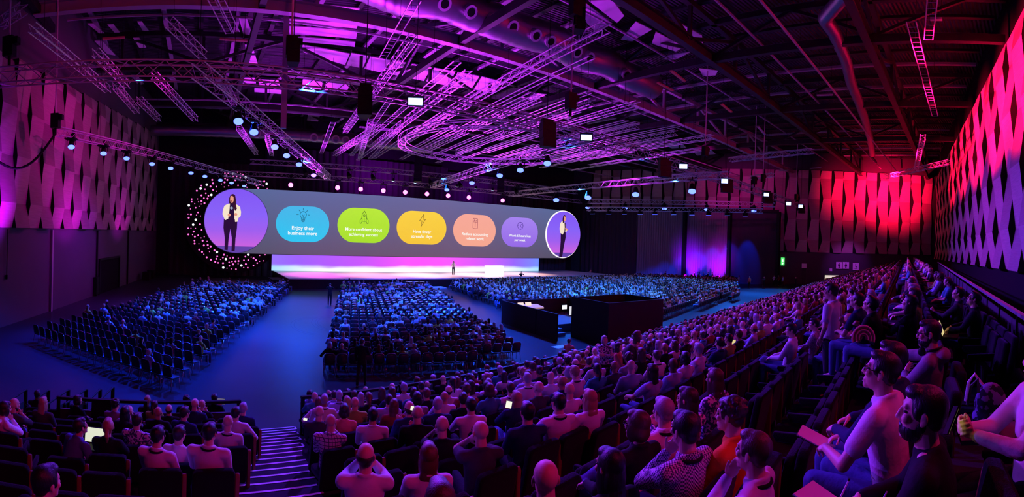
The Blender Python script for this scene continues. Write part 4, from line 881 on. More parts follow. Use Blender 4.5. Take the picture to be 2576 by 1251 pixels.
# ladder trusses hanging below the roof, all along the hall
LD = [((1040, 95), (868, 330), 10.0), ((1048, 0), (962, 148), 10.6), ((985, 245), (885, 392), 9.6), ((952, 318), (842, 388), 9.2), ((933, 305), (905, 395), 9.4), ((1000, 330), (930, 400), 9.2), ((838, 308), (808, 386), 9.4), ((530, -10), (578, 84), 10.2), ((548, -10), (592, 80), 10.4), ((425, 55), (512, 140), 10.0), ((80, 68), (272, 226), 10.0), ((388, 190), (492, 300), 10.0), ((60, 20), (0, 60), 10.0), ((558, 200), (590, 260), 9.6),
      ((240, 130), (320, 215), 10.2), ((290, 215), (345, 280), 9.9), ((350, 250), (400, 300), 9.9), ((600, 320), (645, 385), 9.4), ((672, 345), (684, 388), 9.0), ((770, 400), (778, 420), 9.0),
      ((2292, 55), (2352, 292), 10.0), ((2322, 345), (2304, 425), 9.5), ((2346, -10), (2336, 100), 10.5), ((2226, 446), (2388, 408), 9.0), ((1838, 402), (2046, 380), 9.0), ((1885, 448), (1945, 440), 9.0), ((1630, 450), (1790, 436), 8.6)]
for i, (a, b, z) in enumerate(LD):
    lab = 'narrow pink lit ladder truss %s, %s of the ladder trusses' % ('above the left seats' if a[0] < 480 else 'over the stage aisle' if a[0] < 1100 else 'over the right seats', nth(i + 1))
    truss(lab, at_z(*a, EYE + z), at_z(*b, EYE + z), 0.42, 0.42, 0.5, 0.03, kind='ladder' if i in (1, 2, 5, 6, 7, 8, 20, 22) else 'box', group='ladder trusses', name='ladder_truss')
# the dense cluster of ladder trusses over the floor seats
ci_ = 0
for i, X in enumerate((10.2, 11.6, 13.0, 14.5, 16.2, 17.6, 19.4, 21.0, 22.6, 24.2, 26.0, 27.8, 29.6, 31.4, 33.4, 35.4, 37.4)):
    y0 = 17.5 if i in (3,) else 25.0 + (i % 3) * 1.6 + max(0, X - 22) * 0.15; y1 = 58.5 - (i % 2) * 5 - (X - 10) * 0.25
    z = 9.6 + 0.35 * (i % 2) + (0.3 if i % 3 == 0 else 0)
    segs = ((y0, (y0 + y1) / 2 - 0.3), ((y0 + y1) / 2 + 0.5, y1)) if i % 4 else ((y0, y1),)
    for a, b in segs:
        ci_ += 1
        truss('purple lit truss in the dense cluster over the floor seats, %s from the stage aisle' % nth(ci_), (X, a, EYE + z), (X, b, EYE + z), 0.46, 0.42, 0.6, 0.036, group='cluster trusses', name='ladder_truss', kind='box' if i % 2 else 'ladder')
        if i % 3 == 0: truss('purple lit truss under the dense cluster over the floor seats, %s from the stage aisle' % nth(ci_), (X + 0.75, a + 2, EYE + z - 0.7), (X + 0.75, b - 1, EYE + z - 0.7), 0.4, 0.4, 0.6, 0.034, group='cluster trusses', name='ladder_truss', kind='ladder')
# the ring truss
ringt = thing('ring_truss', 'large circular pink truss hanging flat above the centre floor seats', 'truss', (19.0, 37.6, EYE + 8.0))
R_ = 8.3
for rr, zz in ((R_, 0), (R_ - 0.6, 0), (R_, 0.5), (R_ - 0.6, 0.5)):
    mb = MB(); mb.path([(rr * math.cos(2 * PI * i / 72), rr * math.sin(2 * PI * i / 72), zz) for i in range(72)], 0.04, n=6, closed=True); mb.build('ring_chord', M_alu, ringt)
mb = MB()
for i in range(72):
    a0, a1 = 2 * PI * i / 72, 2 * PI * (i + 1) / 72; r0, r1 = (R_, R_ - 0.6) if i % 2 else (R_ - 0.6, R_)
    mb.tube((r0 * math.cos(a0), r0 * math.sin(a0), 0), (r1 * math.cos(a1), r1 * math.sin(a1), 0), 0.018, n=4, caps=False); mb.tube((R_ * math.cos(a0), R_ * math.sin(a0), 0 if i % 2 else 0.5), (R_ * math.cos(a1), R_ * math.sin(a1), 0.5 if i % 2 else 0), 0.018, n=4, caps=False)
mb.build('lattice', M_alu, ringt)
for a in (0.4, 2.0, 3.6, 5.2): x, y = 8.0 * math.cos(a), 8.0 * math.sin(a); mb = MB(); mb.tube((x, y, 0.2), (x, y, CEIL - 0.2 - EYE - 8.0), 0.012, n=4); mb.build('hanger_wire', M_blackmetal, ringt)
# chains and hoists
def chain(x, y0, y1, r, label):
    p = at_r(x, y1, r); t = at_r(x, y0, r); zt = CEIL
    root = thing('chain_hoist', label, 'hoist', (p.x, p.y, 0), 0, 'chain hoists')
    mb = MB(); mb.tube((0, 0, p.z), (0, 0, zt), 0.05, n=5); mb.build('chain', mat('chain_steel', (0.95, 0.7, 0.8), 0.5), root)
    mb = MB(); mb.box((0, 0, p.z - 0.1), (0.5, 0.4, 0.85)); mb.box((0.32, 0, p.z + 0.1), (0.3, 0.3, 0.3)); mb.build('hoist_body', M_blackmetal, root)
    mb = MB(); mb.tube((0, 0, p.z - 0.9), (0, 0, p.z - 0.5), 0.08); mb.build('hook', M_blackmetal, root)
for i, (x, a, b, r) in enumerate(((734, 0, 112, 21.3), (1436, 60, 250, 25.9), (1774, 230, 378, 42), (1920, 285, 446, 56), (1898, 366, 452, 55), (2003, 385, 494, 73), (24, 0, 112, 21.5), (140, 225, 300, 29.0), (1448, 0, 12, 22.0))):
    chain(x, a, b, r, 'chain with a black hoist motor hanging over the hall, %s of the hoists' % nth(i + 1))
mb = MB(); C0, C1 = at_r(140, 335, 28.5), at_r(-30, 372, 24); PPs = [C0.lerp(Vector((-13.3, C1.y, C1.z)), i / 14) - Vector((0, 0, 1.5 * math.sin(PI * i / 14))) for i in range(15)]
mb.path(PPs, 0.07, n=6); tag(mb.build('cable_loop', M_black), 'thick black cable sagging from the hoist across the left wall panels', 'cable')
# ------------------------------------------------------------------ lamps
M_lens = mat('blue_lamp_glow_hot', (0.1, 0.1, 0.2), 0.3, emit=(0.07, 0.12, 1.0), strength=5)
M_lensp = mat('pink_lamp_glow_hot', (0.2, 0.1, 0.2), 0.3, emit=(1.0, 0.09, 0.55), strength=8)
M_lensc = mat('cyan_lamp_glow_hot', (0.1, 0.2, 0.2), 0.3, emit=(0.45, 0.8, 1.0), strength=6)
M_flood = mat('flood_panel_glow', (0.1, 0.1, 0.2), 0.3, emit=(0.3, 0.4, 1.0), strength=5)
def par(p, aim, label, lens, grp, size=0.24, drop=0.45):
    root = thing('stage_lamp', label, 'lamp', p, 0, grp); d = (Vector(aim) - Vector(p)).normalized(); c = Vector((0, 0, -drop))
    mb = MB(); mb.tube(c - d * size * 1.6, c + d * size * 0.2, size * 0.62, size, n=14); mb.ell(c - d * size * 1.6, size * 0.62, nu=12, nv=8); mb.build('housing', M_blackmetal, root)
    sd = d.cross(UPV); sd = sd.normalized() if sd.length > 0.01 else Vector((1, 0, 0))
    mb = MB(); s = sd * (size * 1.15); mb.path([c + s - d * size * 0.5, c + s + Vector((0, 0, drop * 0.7)), Vector((0, 0, -0.02)), c - s + Vector((0, 0, drop * 0.7)), c - s - d * size * 0.5], 0.03, n=5); mb.build('yoke', M_blackmetal, root)
    mb = MB(); mb.box((0, 0, 0.1), (0.07, 0.07, 0.4)); mb.box((0, 0, -0.03), (0.7, 0.7, 0.09)); mb.build('clamp', M_blackmetal, root)
    mb = MB(); mb.tube(c + d * size * 0.2, c + d * (size * 0.2 + 0.02), size * 0.93, size * 0.93, n=16); mb.build('lens', lens, root)
    return root
def along(seg, x):                          # the point of a truss seen at column x
    lo, hi = 0.0, 1.0; p0, p1 = seg; sgn = 1 if to_px(p1)[0] > to_px(p0)[0] else -1
    for _ in range(40):
        m_ = (lo + hi) / 2
        if (to_px(p0.lerp(p1, m_))[0] - x) * sgn > 0: hi = m_
        else: lo = m_
    return p0.lerp(p1, (lo + hi) / 2)
LAMPS = []
camp = Vector((0, 0, EYE))
def row(seg, xs, what, lens, grp, aimf, size=0.24, drop=0.5):
    for i, x in enumerate(xs):
        p = along(seg, x) - Vector((0, 0, 0.25)); a = aimf(p)
        par(p, a, '%s, %s along it' % (what, nth(i + 1)), lens, grp, size, drop); LAMPS.append((grp, p))
toward = lambda k, drop: (lambda p: p + (camp - p).normalized() * k - Vector((0, 0, drop)))
row((LW0, LW1), (180, 261, 319, 383, 430, 481, 516, 555, 583, 615), 'blue lamp hanging from the left wall truss', M_lens, 'lamps on the left wall truss', toward(3, 5))
row(FP[0], (601, 640, 692, 722, 753, 790), 'blue lamp hanging from the bright pink truss left of the stage', M_lens, 'lamps on the left finger truss', toward(3, 4), 0.28, 0.7)
row(FP[1], (1378, 1310, 1258, 1188, 1125), 'blue lamp hanging from the pink truss beside the ring truss', M_lens, 'lamps on the middle finger truss', toward(3, 4), 0.3, 0.8)
row(FP[2], (1480, 1600, 1742, 1400), 'blue lamp hanging from the long pink truss before the right wall', M_lens, 'lamps on the right finger truss', toward(3, 4), 0.42, 1.1)
row(DP[0], (1479, 1573, 1672, 1778, 1897), 'blue lamp under the upper truss along the right wall', M_lens, 'lamps on the upper drape truss', toward(2, 5), 0.42, 0.7)
row(DP[1], (1491, 1532, 1571, 1611, 1648, 1695, 1741, 1783, 1830, 1875), 'blue lamp under the lower truss along the right wall', M_lens, 'lamps on the lower drape truss', lambda p: p + Vector((0.4, 0.1, -5)), 0.42, 0.45)
row(SF[1], (732, 850, 908, 965, 1020, 1075, 1128, 1180, 1265), 'pink moving lamp shining out above the giant screen', M_lensp, 'pink lamps above the screen', toward(5, 0.2), 0.3, 0.85)
row(SF[0], (990, 1045, 1101, 1150, 1198, 1240), 'small white lamp pointing down at the giant screen', M_lensc, 'white lamps above the screen', lambda p: p + N * 0.6 + Vector((0, 0, -3)), 0.16, 0.9)
# dark moving heads among them
row(SF[0], (770, 880, 940, 1085, 1160, 1300, 1340), 'unlit black moving lamp on the truss above the screen', M_edge, 'unlit lamps above the screen', lambda p: p + Vector((0.3, -0.6, -1)), 0.3, 0.8)
# bright floods and speakers on the front truss
def flood(x, y, w, h, label, r):
    p = at_r(x, y, r); d = (camp - p).normalized(); root = thing('flood_light', label, 'flood light', p, 0, 'flood lights'); q = (Vector((d.x, d.y, d.z - 0.25))).normalized().to_track_quat('Y', 'Z').to_matrix()
    mb = MB(); mb.box((0, 0, 0), (w + 0.12, 0.2, h + 0.12), rot=q); mb.build('lamp_case', M_blackmetal, root)
    mb = MB(); mb.box(q @ Vector((0, 0.12, 0)), (w, 0.03, h), rot=q); mb.build('lens_panel', M_flood, root)
    mb = MB(); mb.tube((0, 0, h * 0.5), (0, 0, CEIL - p.z), 0.012); mb.build('drop_pole', M_blackmetal, root)
    LAMPS.append(('flood', p + d * 0.4))
FL = [(1045, 254, 0.62, 0.3, 'brightest blue white flood panel hanging over the centre aisle', 21.5), (1475, 345, 0.62, 0.32, 'blue white flood panel hanging in front of the ring truss', 28.0), (1719, 418, 0.62, 0.36, 'blue white flood panel under the front truss before the roof gap', 38.5), (1823, 455, 0.62, 0.4, 'small blue white flood panel over a dark speaker before the right panels', 46.5), (1928, 489, 0.6, 0.4, 'small blue white flood panel second from the far end of the front truss', 58), (1984, 512, 0.6, 0.45, 'tiny blue flood panel almost at the far end of the front truss', 66), (2014, 519, 0.6, 0.45, 'tiny blue flood panel at the very far end of the front truss', 71)]
for f in FL: flood(*f)
def speaker(x, y, w, h, r, label, tilt=0.0):
    p = at_r(x, y, r); d = (camp - p); root = thing('line_speaker', label, 'speaker', p, math.atan2(d.y, d.x) + PI / 2 + tilt); n = max(int(h / 0.4), 3)
    for i in range(n):
        z = h / 2 - (i + 0.5) * h / n; mb = MB(); off = -0.25 * (i / n) ** 2
        mb.prism([(-w / 2, -0.3), (w / 2, -0.3), (w / 2 * 0.7, 0.35), (-w / 2 * 0.7, 0.35)], z - h / n / 2 + 0.01, z + h / n / 2 - 0.01, Matrix.Translation((0, off, 0))); mb.build('speaker_box', M_blackmetal, root)
    mb = MB(); mb.box((0, 0, h / 2 + 0.1), (w * 0.8, 0.3, 0.12)); mb.tube((0, 0, h / 2), (0, 0, CEIL - p.z), 0.02); mb.build('fly_bar', M_blackmetal, root)
speaker(918, 258, 0.62, 1.25, 20.8, 'tall black line speaker hanging under the front truss left of the brightest flood')
speaker(1375, 340, 0.8, 1.4, 26.5, 'black line speaker hanging under the front truss before the ring truss', 0.5)
speaker(1670, 425, 0.95, 1.3, 37, 'black speaker hanging in the dark under the front truss', 0.5)
speaker(1826, 468, 1.3, 1.35, 48, 'black angled speaker hanging below a flood before the right panels', 0.6)
speaker(1930, 498, 1.2, 1.4, 60, 'black angled speaker near the far end of the front truss', 0.6)
speaker(2015, 527, 1.0, 1.2, 72.5, 'black angled speaker at the far end of the front truss', 0.6)
speaker(1456, 45, 0.5, 1.4, 22.5, 'black hoist box hanging above the round air duct', 0.2)
speaker(1052, 425, 0.9, 3.0, 56, 'tall black speaker column hanging above the screen centre', 0.0)
speaker(1260, 460, 0.9, 2.6, 62, 'black speaker column hanging above the coral pill of the screen', 0.0)
speaker(738, 138, 0.55, 0.9, 21.0, 'black winch box sitting on the front truss near the hanging pole')
# fluorescent battens hanging under the roof
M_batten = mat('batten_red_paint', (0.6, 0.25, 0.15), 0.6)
for i, (x0, y0, x1, y1, z) in enumerate(((258, 98, 314, 94, 13.5), (553, 98, 622, 103, 12.5), (1688, 178, 1722, 204, 12.0), (1655, 208, 1692, 228, 12.0), (1815, 262, 1840, 282, 12.0), (1906, 318, 1924, 338, 11.8), (2055, 240, 2095, 238, 13.0), (2010, 120, 2040, 118, 13.5), (2340, 48, 2370, 48, 12.0), (1960, 430, 1985, 428, 11.6), (2038, 424, 2066, 422, 11.6), (762, 198, 792, 202, 12.6))):
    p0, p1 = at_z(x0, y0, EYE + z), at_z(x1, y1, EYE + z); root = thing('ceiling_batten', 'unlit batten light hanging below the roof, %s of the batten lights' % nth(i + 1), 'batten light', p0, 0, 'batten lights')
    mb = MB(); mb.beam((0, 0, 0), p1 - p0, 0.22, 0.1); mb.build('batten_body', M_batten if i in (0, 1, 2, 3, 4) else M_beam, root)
    for f in (0.1, 0.9): q = (p1 - p0) * f; mb = MB(); mb.tube(q, (q.x, q.y, CEIL - p0.z - 0.3), 0.012, n=4); mb.build('wire', M_blackmetal, root)

# ------------------------------------------------------------------ people
M_skin = mat('skin', (0.7, 0.5, 0.4), 0.5, objcol=True, spec=0.4)
def hair_mat():
    m = mat('hair', (0.05, 0.04, 0.03), 0.45, objcol=True, spec=0.5); nt = m.node_tree; b = nt.nodes['Principled BSDF']
    tc = nt.nodes.new('ShaderNodeTexCoord'); mp = nt.nodes.new('ShaderNodeMapping'); mp.inputs['Scale'].default_value = (140, 140, 14); nz = nt.nodes.new('ShaderNodeTexNoise'); nz.inputs['Scale'].default_value = 1.0
    nt.links.new(tc.outputs['Object'], mp.inputs[0]); nt.links.new(mp.outputs[0], nz.inputs['Vector']); bp = nt.nodes.new('ShaderNodeBump'); bp.inputs['Strength'].default_value = 0.35; bp.inputs['Distance'].default_value = 0.008
    nt.links.new(nz.outputs['Fac'], bp.inputs['Height']); nt.links.new(bp.outputs['Normal'], b.inputs['Normal']); return m
M_hair = hair_mat()
M_cloth = mat('garment_cloth', (0.5, 0.5, 0.5), 0.85, objcol=True, spec=0.15, bump=0.35, bscale=15)
def check_mat(name, kind, sc=26, c0=(0.75, 0.72, 0.75), c1=(0.05, 0.04, 0.12)):
    m = mat(name, c0, 0.85, spec=0.15); nt = m.node_tree; b = nt.nodes['Principled BSDF']; tc = nt.nodes.new('ShaderNodeTexCoord')
    if kind == 'grid':
        bk = nt.nodes.new('ShaderNodeTexBrick'); bk.offset = 0; bk.inputs['Color1'].default_value = (*c0, 1); bk.inputs['Color2'].default_value = (*c0, 1); bk.inputs['Mortar'].default_value = (*c1, 1); bk.inputs['Scale'].default_value = sc; bk.inputs['Brick Width'].default_value = 0.9; bk.inputs['Row Height'].default_value = 0.9; bk.inputs['Mortar Size'].default_value = 0.09
        sp = nt.nodes.new('ShaderNodeSeparateXYZ'); ad = nt.nodes.new('ShaderNodeMath'); cb = nt.nodes.new('ShaderNodeCombineXYZ'); nt.links.new(tc.outputs['Object'], sp.inputs[0]); nt.links.new(sp.outputs[0], ad.inputs[0]); nt.links.new(sp.outputs[1], ad.inputs[1]); nt.links.new(ad.outputs[0], cb.inputs[0]); nt.links.new(sp.outputs[2], cb.inputs[1]); nt.links.new(cb.outputs[0], bk.inputs['Vector']); out = bk.outputs['Color']
    elif kind == 'check':
        ck = nt.nodes.new('ShaderNodeTexChecker'); ck.inputs['Color1'].default_value = (*c0, 1); ck.inputs['Color2'].default_value = (*c1, 1); ck.inputs['Scale'].default_value = sc; nt.links.new(tc.outputs['Object'], ck.inputs['Vector']); out = ck.outputs['Color']
    else:
        vz = nt.nodes.new('ShaderNodeTexNoise'); vz.inputs['Scale'].default_value = sc; cr = nt.nodes.new('ShaderNodeValToRGB'); cr.color_ramp.interpolation = 'CONSTANT'; cr.color_ramp.elements[0].color = (*c1, 1); cr.color_ramp.elements[1].color = (*c0, 1); cr.color_ramp.elements[1].position = 0.5; nt.links.new(tc.outputs['Object'], vz.inputs['Vector']); nt.links.new(vz.outputs['Fac'], cr.inputs[0]); out = cr.outputs['Color']
    nt.links.new(out, b.inputs['Base Color']); return m
PATS = {'check': check_mat('small_check_cloth', 'check', 85), 'grid': check_mat('windowpane_check_cloth', 'grid', 17), 'floral': check_mat('patterned_cloth', 'spots', 30), 'stripe': None}
WORK = bpy.data.scenes.new('work')              # a scene of its own for growing meshes, removed at the end
def remesh(mb, voxel, smooth=3, dec=None, name='mesh', mats=None, fac=0.5):
    me = bpy.data.meshes.new('tmp'); me.from_pydata(mb.v, [], mb.f); o = bpy.data.objects.new('tmp', me); WORK.collection.objects.link(o)
    r = o.modifiers.new('r', 'REMESH'); r.mode = 'VOXEL'; r.voxel_size = voxel; r.use_smooth_shade = True
    if smooth: s = o.modifiers.new('s', 'SMOOTH'); s.iterations = smooth; s.factor = fac
    if dec: d = o.modifiers.new('d', 'DECIMATE'); d.ratio = dec
    WORK.view_layers[0].update(); dg = WORK.view_layers[0].depsgraph; out = bpy.data.meshes.new_from_object(o.evaluated_get(dg))
    bpy.data.objects.remove(o); bpy.data.meshes.remove(me)
    out.name = name; out.materials.clear()
    for m in (mats or []): out.materials.append(m)
    out.polygons.foreach_set('use_smooth', [True] * len(out.polygons)); return out
def loft(mb, T, rings, n=18):
    o = len(mb.v); vs = []
    for z, rx, ry, y in rings: vs += [T(rx * math.cos(2 * PI * i / n), y + ry * math.sin(2 * PI * i / n), z) for i in range(n)]
    k = len(rings); fs = [(j * n + i, j * n + (i + 1) % n, (j + 1) * n + (i + 1) % n, (j + 1) * n + i) for j in range(k - 1) for i in range(n)]
    mb.add(vs, fs + [tuple(reversed(range(n))), tuple(range((k - 1) * n, k * n))])
def hand(mb, wrist, d, n, side, curl=0.5, k=1.0):
    d = d.normalized(); n = (n - d * n.dot(d)).normalized(); lat = d.cross(n) * side
    q = Matrix((lat, d, n)).transposed()
    mb.ell(wrist + d * 0.045 * k, (0.042 * k, 0.056 * k, 0.017 * k), rot=q, nu=12, nv=8)
    for i, (o, L) in enumerate(((0.031, 0.07), (0.0105, 0.079), (-0.0105, 0.073), (-0.031, 0.056))):
        p = wrist + (d * 0.082 + lat * o) * k; a = 0.15 + 0.1 * i * curl
        for s, (f, r) in enumerate(((0.42, 0.0088), (0.32, 0.0082), (0.26, 0.0075))):
            a += curl * (0.75 if s else 0.5); e = p + (d * math.cos(a) + n * math.sin(a) + lat * o * 1.2) * (L * f * k); mb.cap(p, e, r * k, r * k * 0.93, n=8); p = e
    p = wrist + (d * 0.02 + lat * 0.03 + n * 0.004) * k; dd = (d * 0.72 + lat * 0.62 + n * 0.3 * (0.5 + curl)).normalized()
    e = p + dd * 0.042 * k; mb.cap(p, e, 0.0125 * k, 0.0105 * k, n=8); dd = (dd + d * 0.35 + n * 0.3 * curl).normalized(); mb.cap(e, e + dd * 0.03 * k, 0.0102 * k, 0.0085 * k, n=8)
def ik(S, Wt, l1, l2, pole):
    d = Wt - S; L = d.length; mx = (l1 + l2) * 0.985
    if L > mx: Wt = S + d * (mx / L); d = Wt - S; L = mx
    if L < abs(l1 - l2) + 0.02: L = abs(l1 - l2) + 0.02
    dn = d.normalized(); a = (l1 * l1 - l2 * l2 + L * L) / (2 * L); h = math.sqrt(max(l1 * l1 - a * a, 0)); p = (pole - dn * pole.dot(dn)).normalized()
    return S + dn * a + p * h, Wt
ARMS = {   # wrist, elbow pole, palm normal, curl; x is mirrored for the other arm
 'lap': ((0.09, 0.27, 0.70), (0.6, -0.5, -0.6), (-0.3, 0, -1), 0.35), 'knee': ((0.15, 0.36, 0.665), (0.7, -0.3, -0.5), (0, 0, -1), 0.3), 'fold': ((-0.09, 0.17, 0.83), (0.8, 0.2, -0.7), (-0.2, -1, 0), 0.3),
 'phone': ((0.05, 0.33, 0.86), (0.6, -0.2, -0.8), (-0.8, 0.2, 0.4), 0.9), 'note': ((0.12, 0.34, 0.74), (0.8, -0.2, -0.6), (-0.5, 0.1, -0.8), 0.8), 'chin': ('head', (0.035, 0.125, -0.175), (0.5, 0.5, -0.8), (0, -0.7, 0.7), 0.9),
 'ear': ('head', (0.07, 0.10, -0.10), (0.55, 0.45, -0.9), (-1, -0.2, 0), 0.3), 'up': ('head', (0.06, 0.26, -0.02), (0.6, 0.2, -0.8), (-0.6, 0.2, 0), 0.8), 'armrest': ((0.29, 0.2, 0.71), (0.6, -0.6, -0.3), (0, 0, -1), 0.3),
 'hip': ((0.19, 0.03, 0.55), (1, -0.5, 0.1), (-0.3, 0.3, -0.6), 0.6), 'side': ((0.23, 0.04, 0.33), (0.5, -0.7, 0), (-1, 0, 0), 0.35), 'front': ((0.08, 0.26, 0.68), (0.8, -0.2, -0.6), (-0.7, -0.3, 0), 0.6), 'cam': ((0.12, 0.3, 0.98), (0.8, 0, -0.6), (-0.6, 0.2, 0), 0.8), 'hang': ((0.20, 0.40, 0.84), (0.6, 0.2, 0.2), (0, -0.3, -1), 0.5)}
def make_person(label, arms=('lap', 'lap'), hair='short', sleeve='long', pose='sit', lean=-6, yaw=0, pitch=0, q=1, shoes=True, collar=True, beard=False, glasses=False, lanyard=False, hood=False, fem=False, pat=None, build=1.0, cross=False, headphones=False, tilt=0, link_it=True):
    """A figure facing +Y with its feet on z=0; q is the fineness (0 far, 1 mid, 2 near)."""
    vox = (0.02, 0.0105, 0.0058)[q]; vc = (0.026, 0.018, 0.0125)[q]; dec = (0.55, 0.45, 0.5)[q]; dc = (0.5, 0.4, 0.6)[q]; seg = (8, 10, 14)[q]
    hz = 0.50 if pose == 'sit' else 0.93; off = 0.0 if pose == 'sit' else hz - 0.5
    B = Matrix.Rotation(math.radians(-lean), 3, 'X'); P0 = Vector((0, -0.05, hz)); sw = (0.168 if fem else 0.19) * build
    T = lambda x, y, z: P0 + B @ Vector((x, y, z))
    Nk = T(0, 0, 0.545); Bh = B.lerp(Matrix.Identity(3), 0.7) if False else Matrix.Rotation(math.radians(-lean * 0.4), 3, 'X')
    Rh = Matrix.Rotation(math.radians(-yaw), 3, 'Z') @ Matrix.Rotation(math.radians(-pitch), 3, 'X') @ Matrix.Rotation(math.radians(tilt), 3, 'Y')
    Hc = Nk + Bh @ Vector((0, 0.022, 0.09)) + Rh @ Vector((0, 0.012, 0.075)); Hd = lambda x, y, z: Hc + Rh @ Vector((x, y, z))
    S = [T(s * sw, 0, 0.485) for s in (1, -1)]; arm = []
    for i, s in enumerate((1, -1)):
        a = ARMS[arms[i]]
        if a[0] == 'head': Wt = Hd(a[1][0] * s, a[1][1], a[1][2]); pole, pn, cu = a[2], a[3], a[4]
        else: Wt = Vector((a[0][0] * s, a[0][1], a[0][2] + off)); pole, pn, cu = a[1], a[2], a[3]
        E, Wt = ik(S[i], Wt, 0.29, 0.255, Vector((pole[0] * s, pole[1], pole[2]))); arm.append((E, Wt, Vector((pn[0] * s, pn[1], pn[2])), cu))
    if pose == 'sit':
        legs = []
        for s in (1, -1):
            K = Vector((0.115 * s, 0.42, 0.53)); An = Vector((0.125 * s, 0.42, 0.09))
            if cross and s == 1: K = Vector((0.03, 0.42, 0.64)); An = Vector((-0.2, 0.62, 0.42))
            legs.append((Vector((0.095 * s, -0.03, 0.50)), K, An))
    else:
        st_ = 0.14 if pose == 'walk' else 0.03
        legs = [(Vector((0.09 * s, -0.04, 0.93)), Vector((0.1 * s, -0.02 + st_ * s, 0.5)), Vector((0.1 * s, -0.06 + st_ * s * 1.5, 0.09))) for s in (1, -1)]
    # --- skin: one surface from head to feet
    b = MB()
    def E_(c, r, rot=None, n=None): b.ell(c, r, rot=rot, nu=n or seg, nv=max(8, (n or seg) - 4))
    E_(Hd(0, -0.014, 0.03), (0.076, 0.096, 0.088), Rh, 20); E_(Hd(0, 0.022, -0.042), (0.059, 0.066, 0.077), Rh, 18); E_(Hd(0, 0.066, -0.096), (0.03, 0.024, 0.022), Rh); E_(Hd(0, 0.0, -0.075), (0.052, 0.06, 0.04), Rh)
    b.cap(Hd(0, 0.087, 0.016), Hd(0, 0.104, -0.026), 0.008, 0.011, n=8); E_(Hd(0.011, 0.092, -0.033), 0.008, n=8); E_(Hd(-0.011, 0.092, -0.033), 0.008, n=8)
    b.cap(Hd(-0.036, 0.072, 0.03), Hd(0.036, 0.072, 0.03), 0.0125, n=8); b.cap(Hd(-0.018, 0.083, -0.064), Hd(0.018, 0.083, -0.064), 0.0085, n=8); b.cap(Hd(-0.014, 0.081, -0.077), Hd(0.014, 0.081, -0.077), 0.0085, n=8)
    for s in (1, -1):
        E_(Hd(s * 0.036, 0.066, -0.02), (0.024, 0.022, 0.022), Rh, 10); ER = Rh @ Matrix.Rotation(s * 0.35, 3, 'Z')
        E_(Hd(s * 0.08, -0.008, -0.006), (0.008, 0.02, 0.031), ER, 10); E_(Hd(s * 0.077, -0.002, -0.028), (0.008, 0.012, 0.014), ER, 8)
    b.cap(Nk + Vector((0, -0.01, -0.06)), Hd(0, -0.02, -0.05), 0.062 if not fem else 0.052, 0.056 if not fem else 0.047)
    loft(b, T, [(-0.08, 0.12, 0.09, 0), (0.0, 0.145, 0.105, 0), (0.15, 0.13, 0.095, 0), (0.3, 0.142, 0.1, 0), (0.42, 0.15, 0.1, 0), (0.5, 0.11, 0.07, 0), (0.54, 0.06, 0.055, 0)])
    b.cap(S[0], S[1], 0.05); b.cap(S[0] * 0.35 + Nk * 0.65, S[1] * 0.35 + Nk * 0.65, 0.045)
    for i, s in enumerate((1, -1)):
        E, Wt, pn, cu = arm[i]; b.cap(S[i], E, 0.048 * build, 0.038); b.cap(E, Wt, 0.039, 0.026)
        if q: hand(b, Wt, (Wt - E).normalized() * 0.8 + pn * 0.25, pn, s, cu)
        else: E_(Wt + (Wt - E).normalized() * 0.07, (0.04, 0.04, 0.06))
        h, K, An = legs[i]; b.cap(h, K, 0.07, 0.05); b.cap(K, An, 0.048, 0.036); b.cap(An, An + Vector((0, 0.12, -0.04)), 0.035, 0.03)
    body = remesh(b, vox, (1, 2, 2)[q], dec, 'person', [M_skin], 0.4)
    parts = []
    # --- shirt
    c = MB(); g = 0.014 if q else 0.02
    kw = build * (0.9 if fem else 1.0)
    loft(c, T, [(-0.1, 0.14 * build, 0.105, -0.005), (-0.04, 0.162 * build, 0.122 * build, -0.005), (0.06, 0.158 * kw, 0.12 * build, 0), (0.18, 0.15 * kw, 0.114 * build, 0.003), (0.3, 0.163 * kw, 0.12, 0.006), (0.4, 0.176 * kw, 0.122, 0.004), (0.47, 0.165 * kw, 0.1, -0.006), (0.52, 0.12, 0.082, -0.012), (0.56, 0.074, 0.072, -0.008), (0.575, 0.068, 0.066, -0.004)])
    c.cap(S[0], S[1], 0.068); c.cap(S[0] * 0.45 + Nk * 0.55 + B @ Vector((0, -0.005, -0.01)), S[1] * 0.45 + Nk * 0.55 + B @ Vector((0, -0.005, -0.01)), 0.056)
    for i in (0, 1):
        E, Wt, pn, cu = arm[i]; m_ = S[i].lerp(E, 0.62)
        if sleeve == 'long': c.cap(S[i], E, 0.066 * build, 0.053); c.cap(E, E.lerp(Wt, 0.93), 0.053, 0.036)
        elif sleeve == 'rolled': c.cap(S[i], E, 0.066 * build, 0.054); c.cap(E, E.lerp(Wt, 0.22), 0.055, 0.052)
        else: c.cap(S[i], m_, 0.068 * build, 0.062)
    if collar: c.path([Nk + Bh @ Vector((0.066 * math.cos(a), 0.066 * math.sin(a) - 0.004, 0.018 - 0.02 * math.sin(a))) for a in [2 * PI * k / 14 for k in range(14)]], 0.019, n=6, closed=True)
    if hood: c.ell(T(0, -0.1, 0.53), (0.12, 0.07, 0.07), rot=B, nu=14)
    parts.append(('shirt', remesh(c, vc, 2, dc, 'shirt', [PATS[pat] if pat else M_cloth]), None))
    t = MB(); t.ell(T(0, 0, 0.0), (0.172 * build, 0.13, 0.11), rot=B, nu=14)
    for h, K, An in legs: t.cap(h, K, 0.088 * build, 0.066); t.cap(K, An.lerp(K, 0.06), 0.064, 0.052)
    parts.append(('trousers', remesh(t, vc * 1.2, 2, dc, 'trousers', [M_cloth]), None))
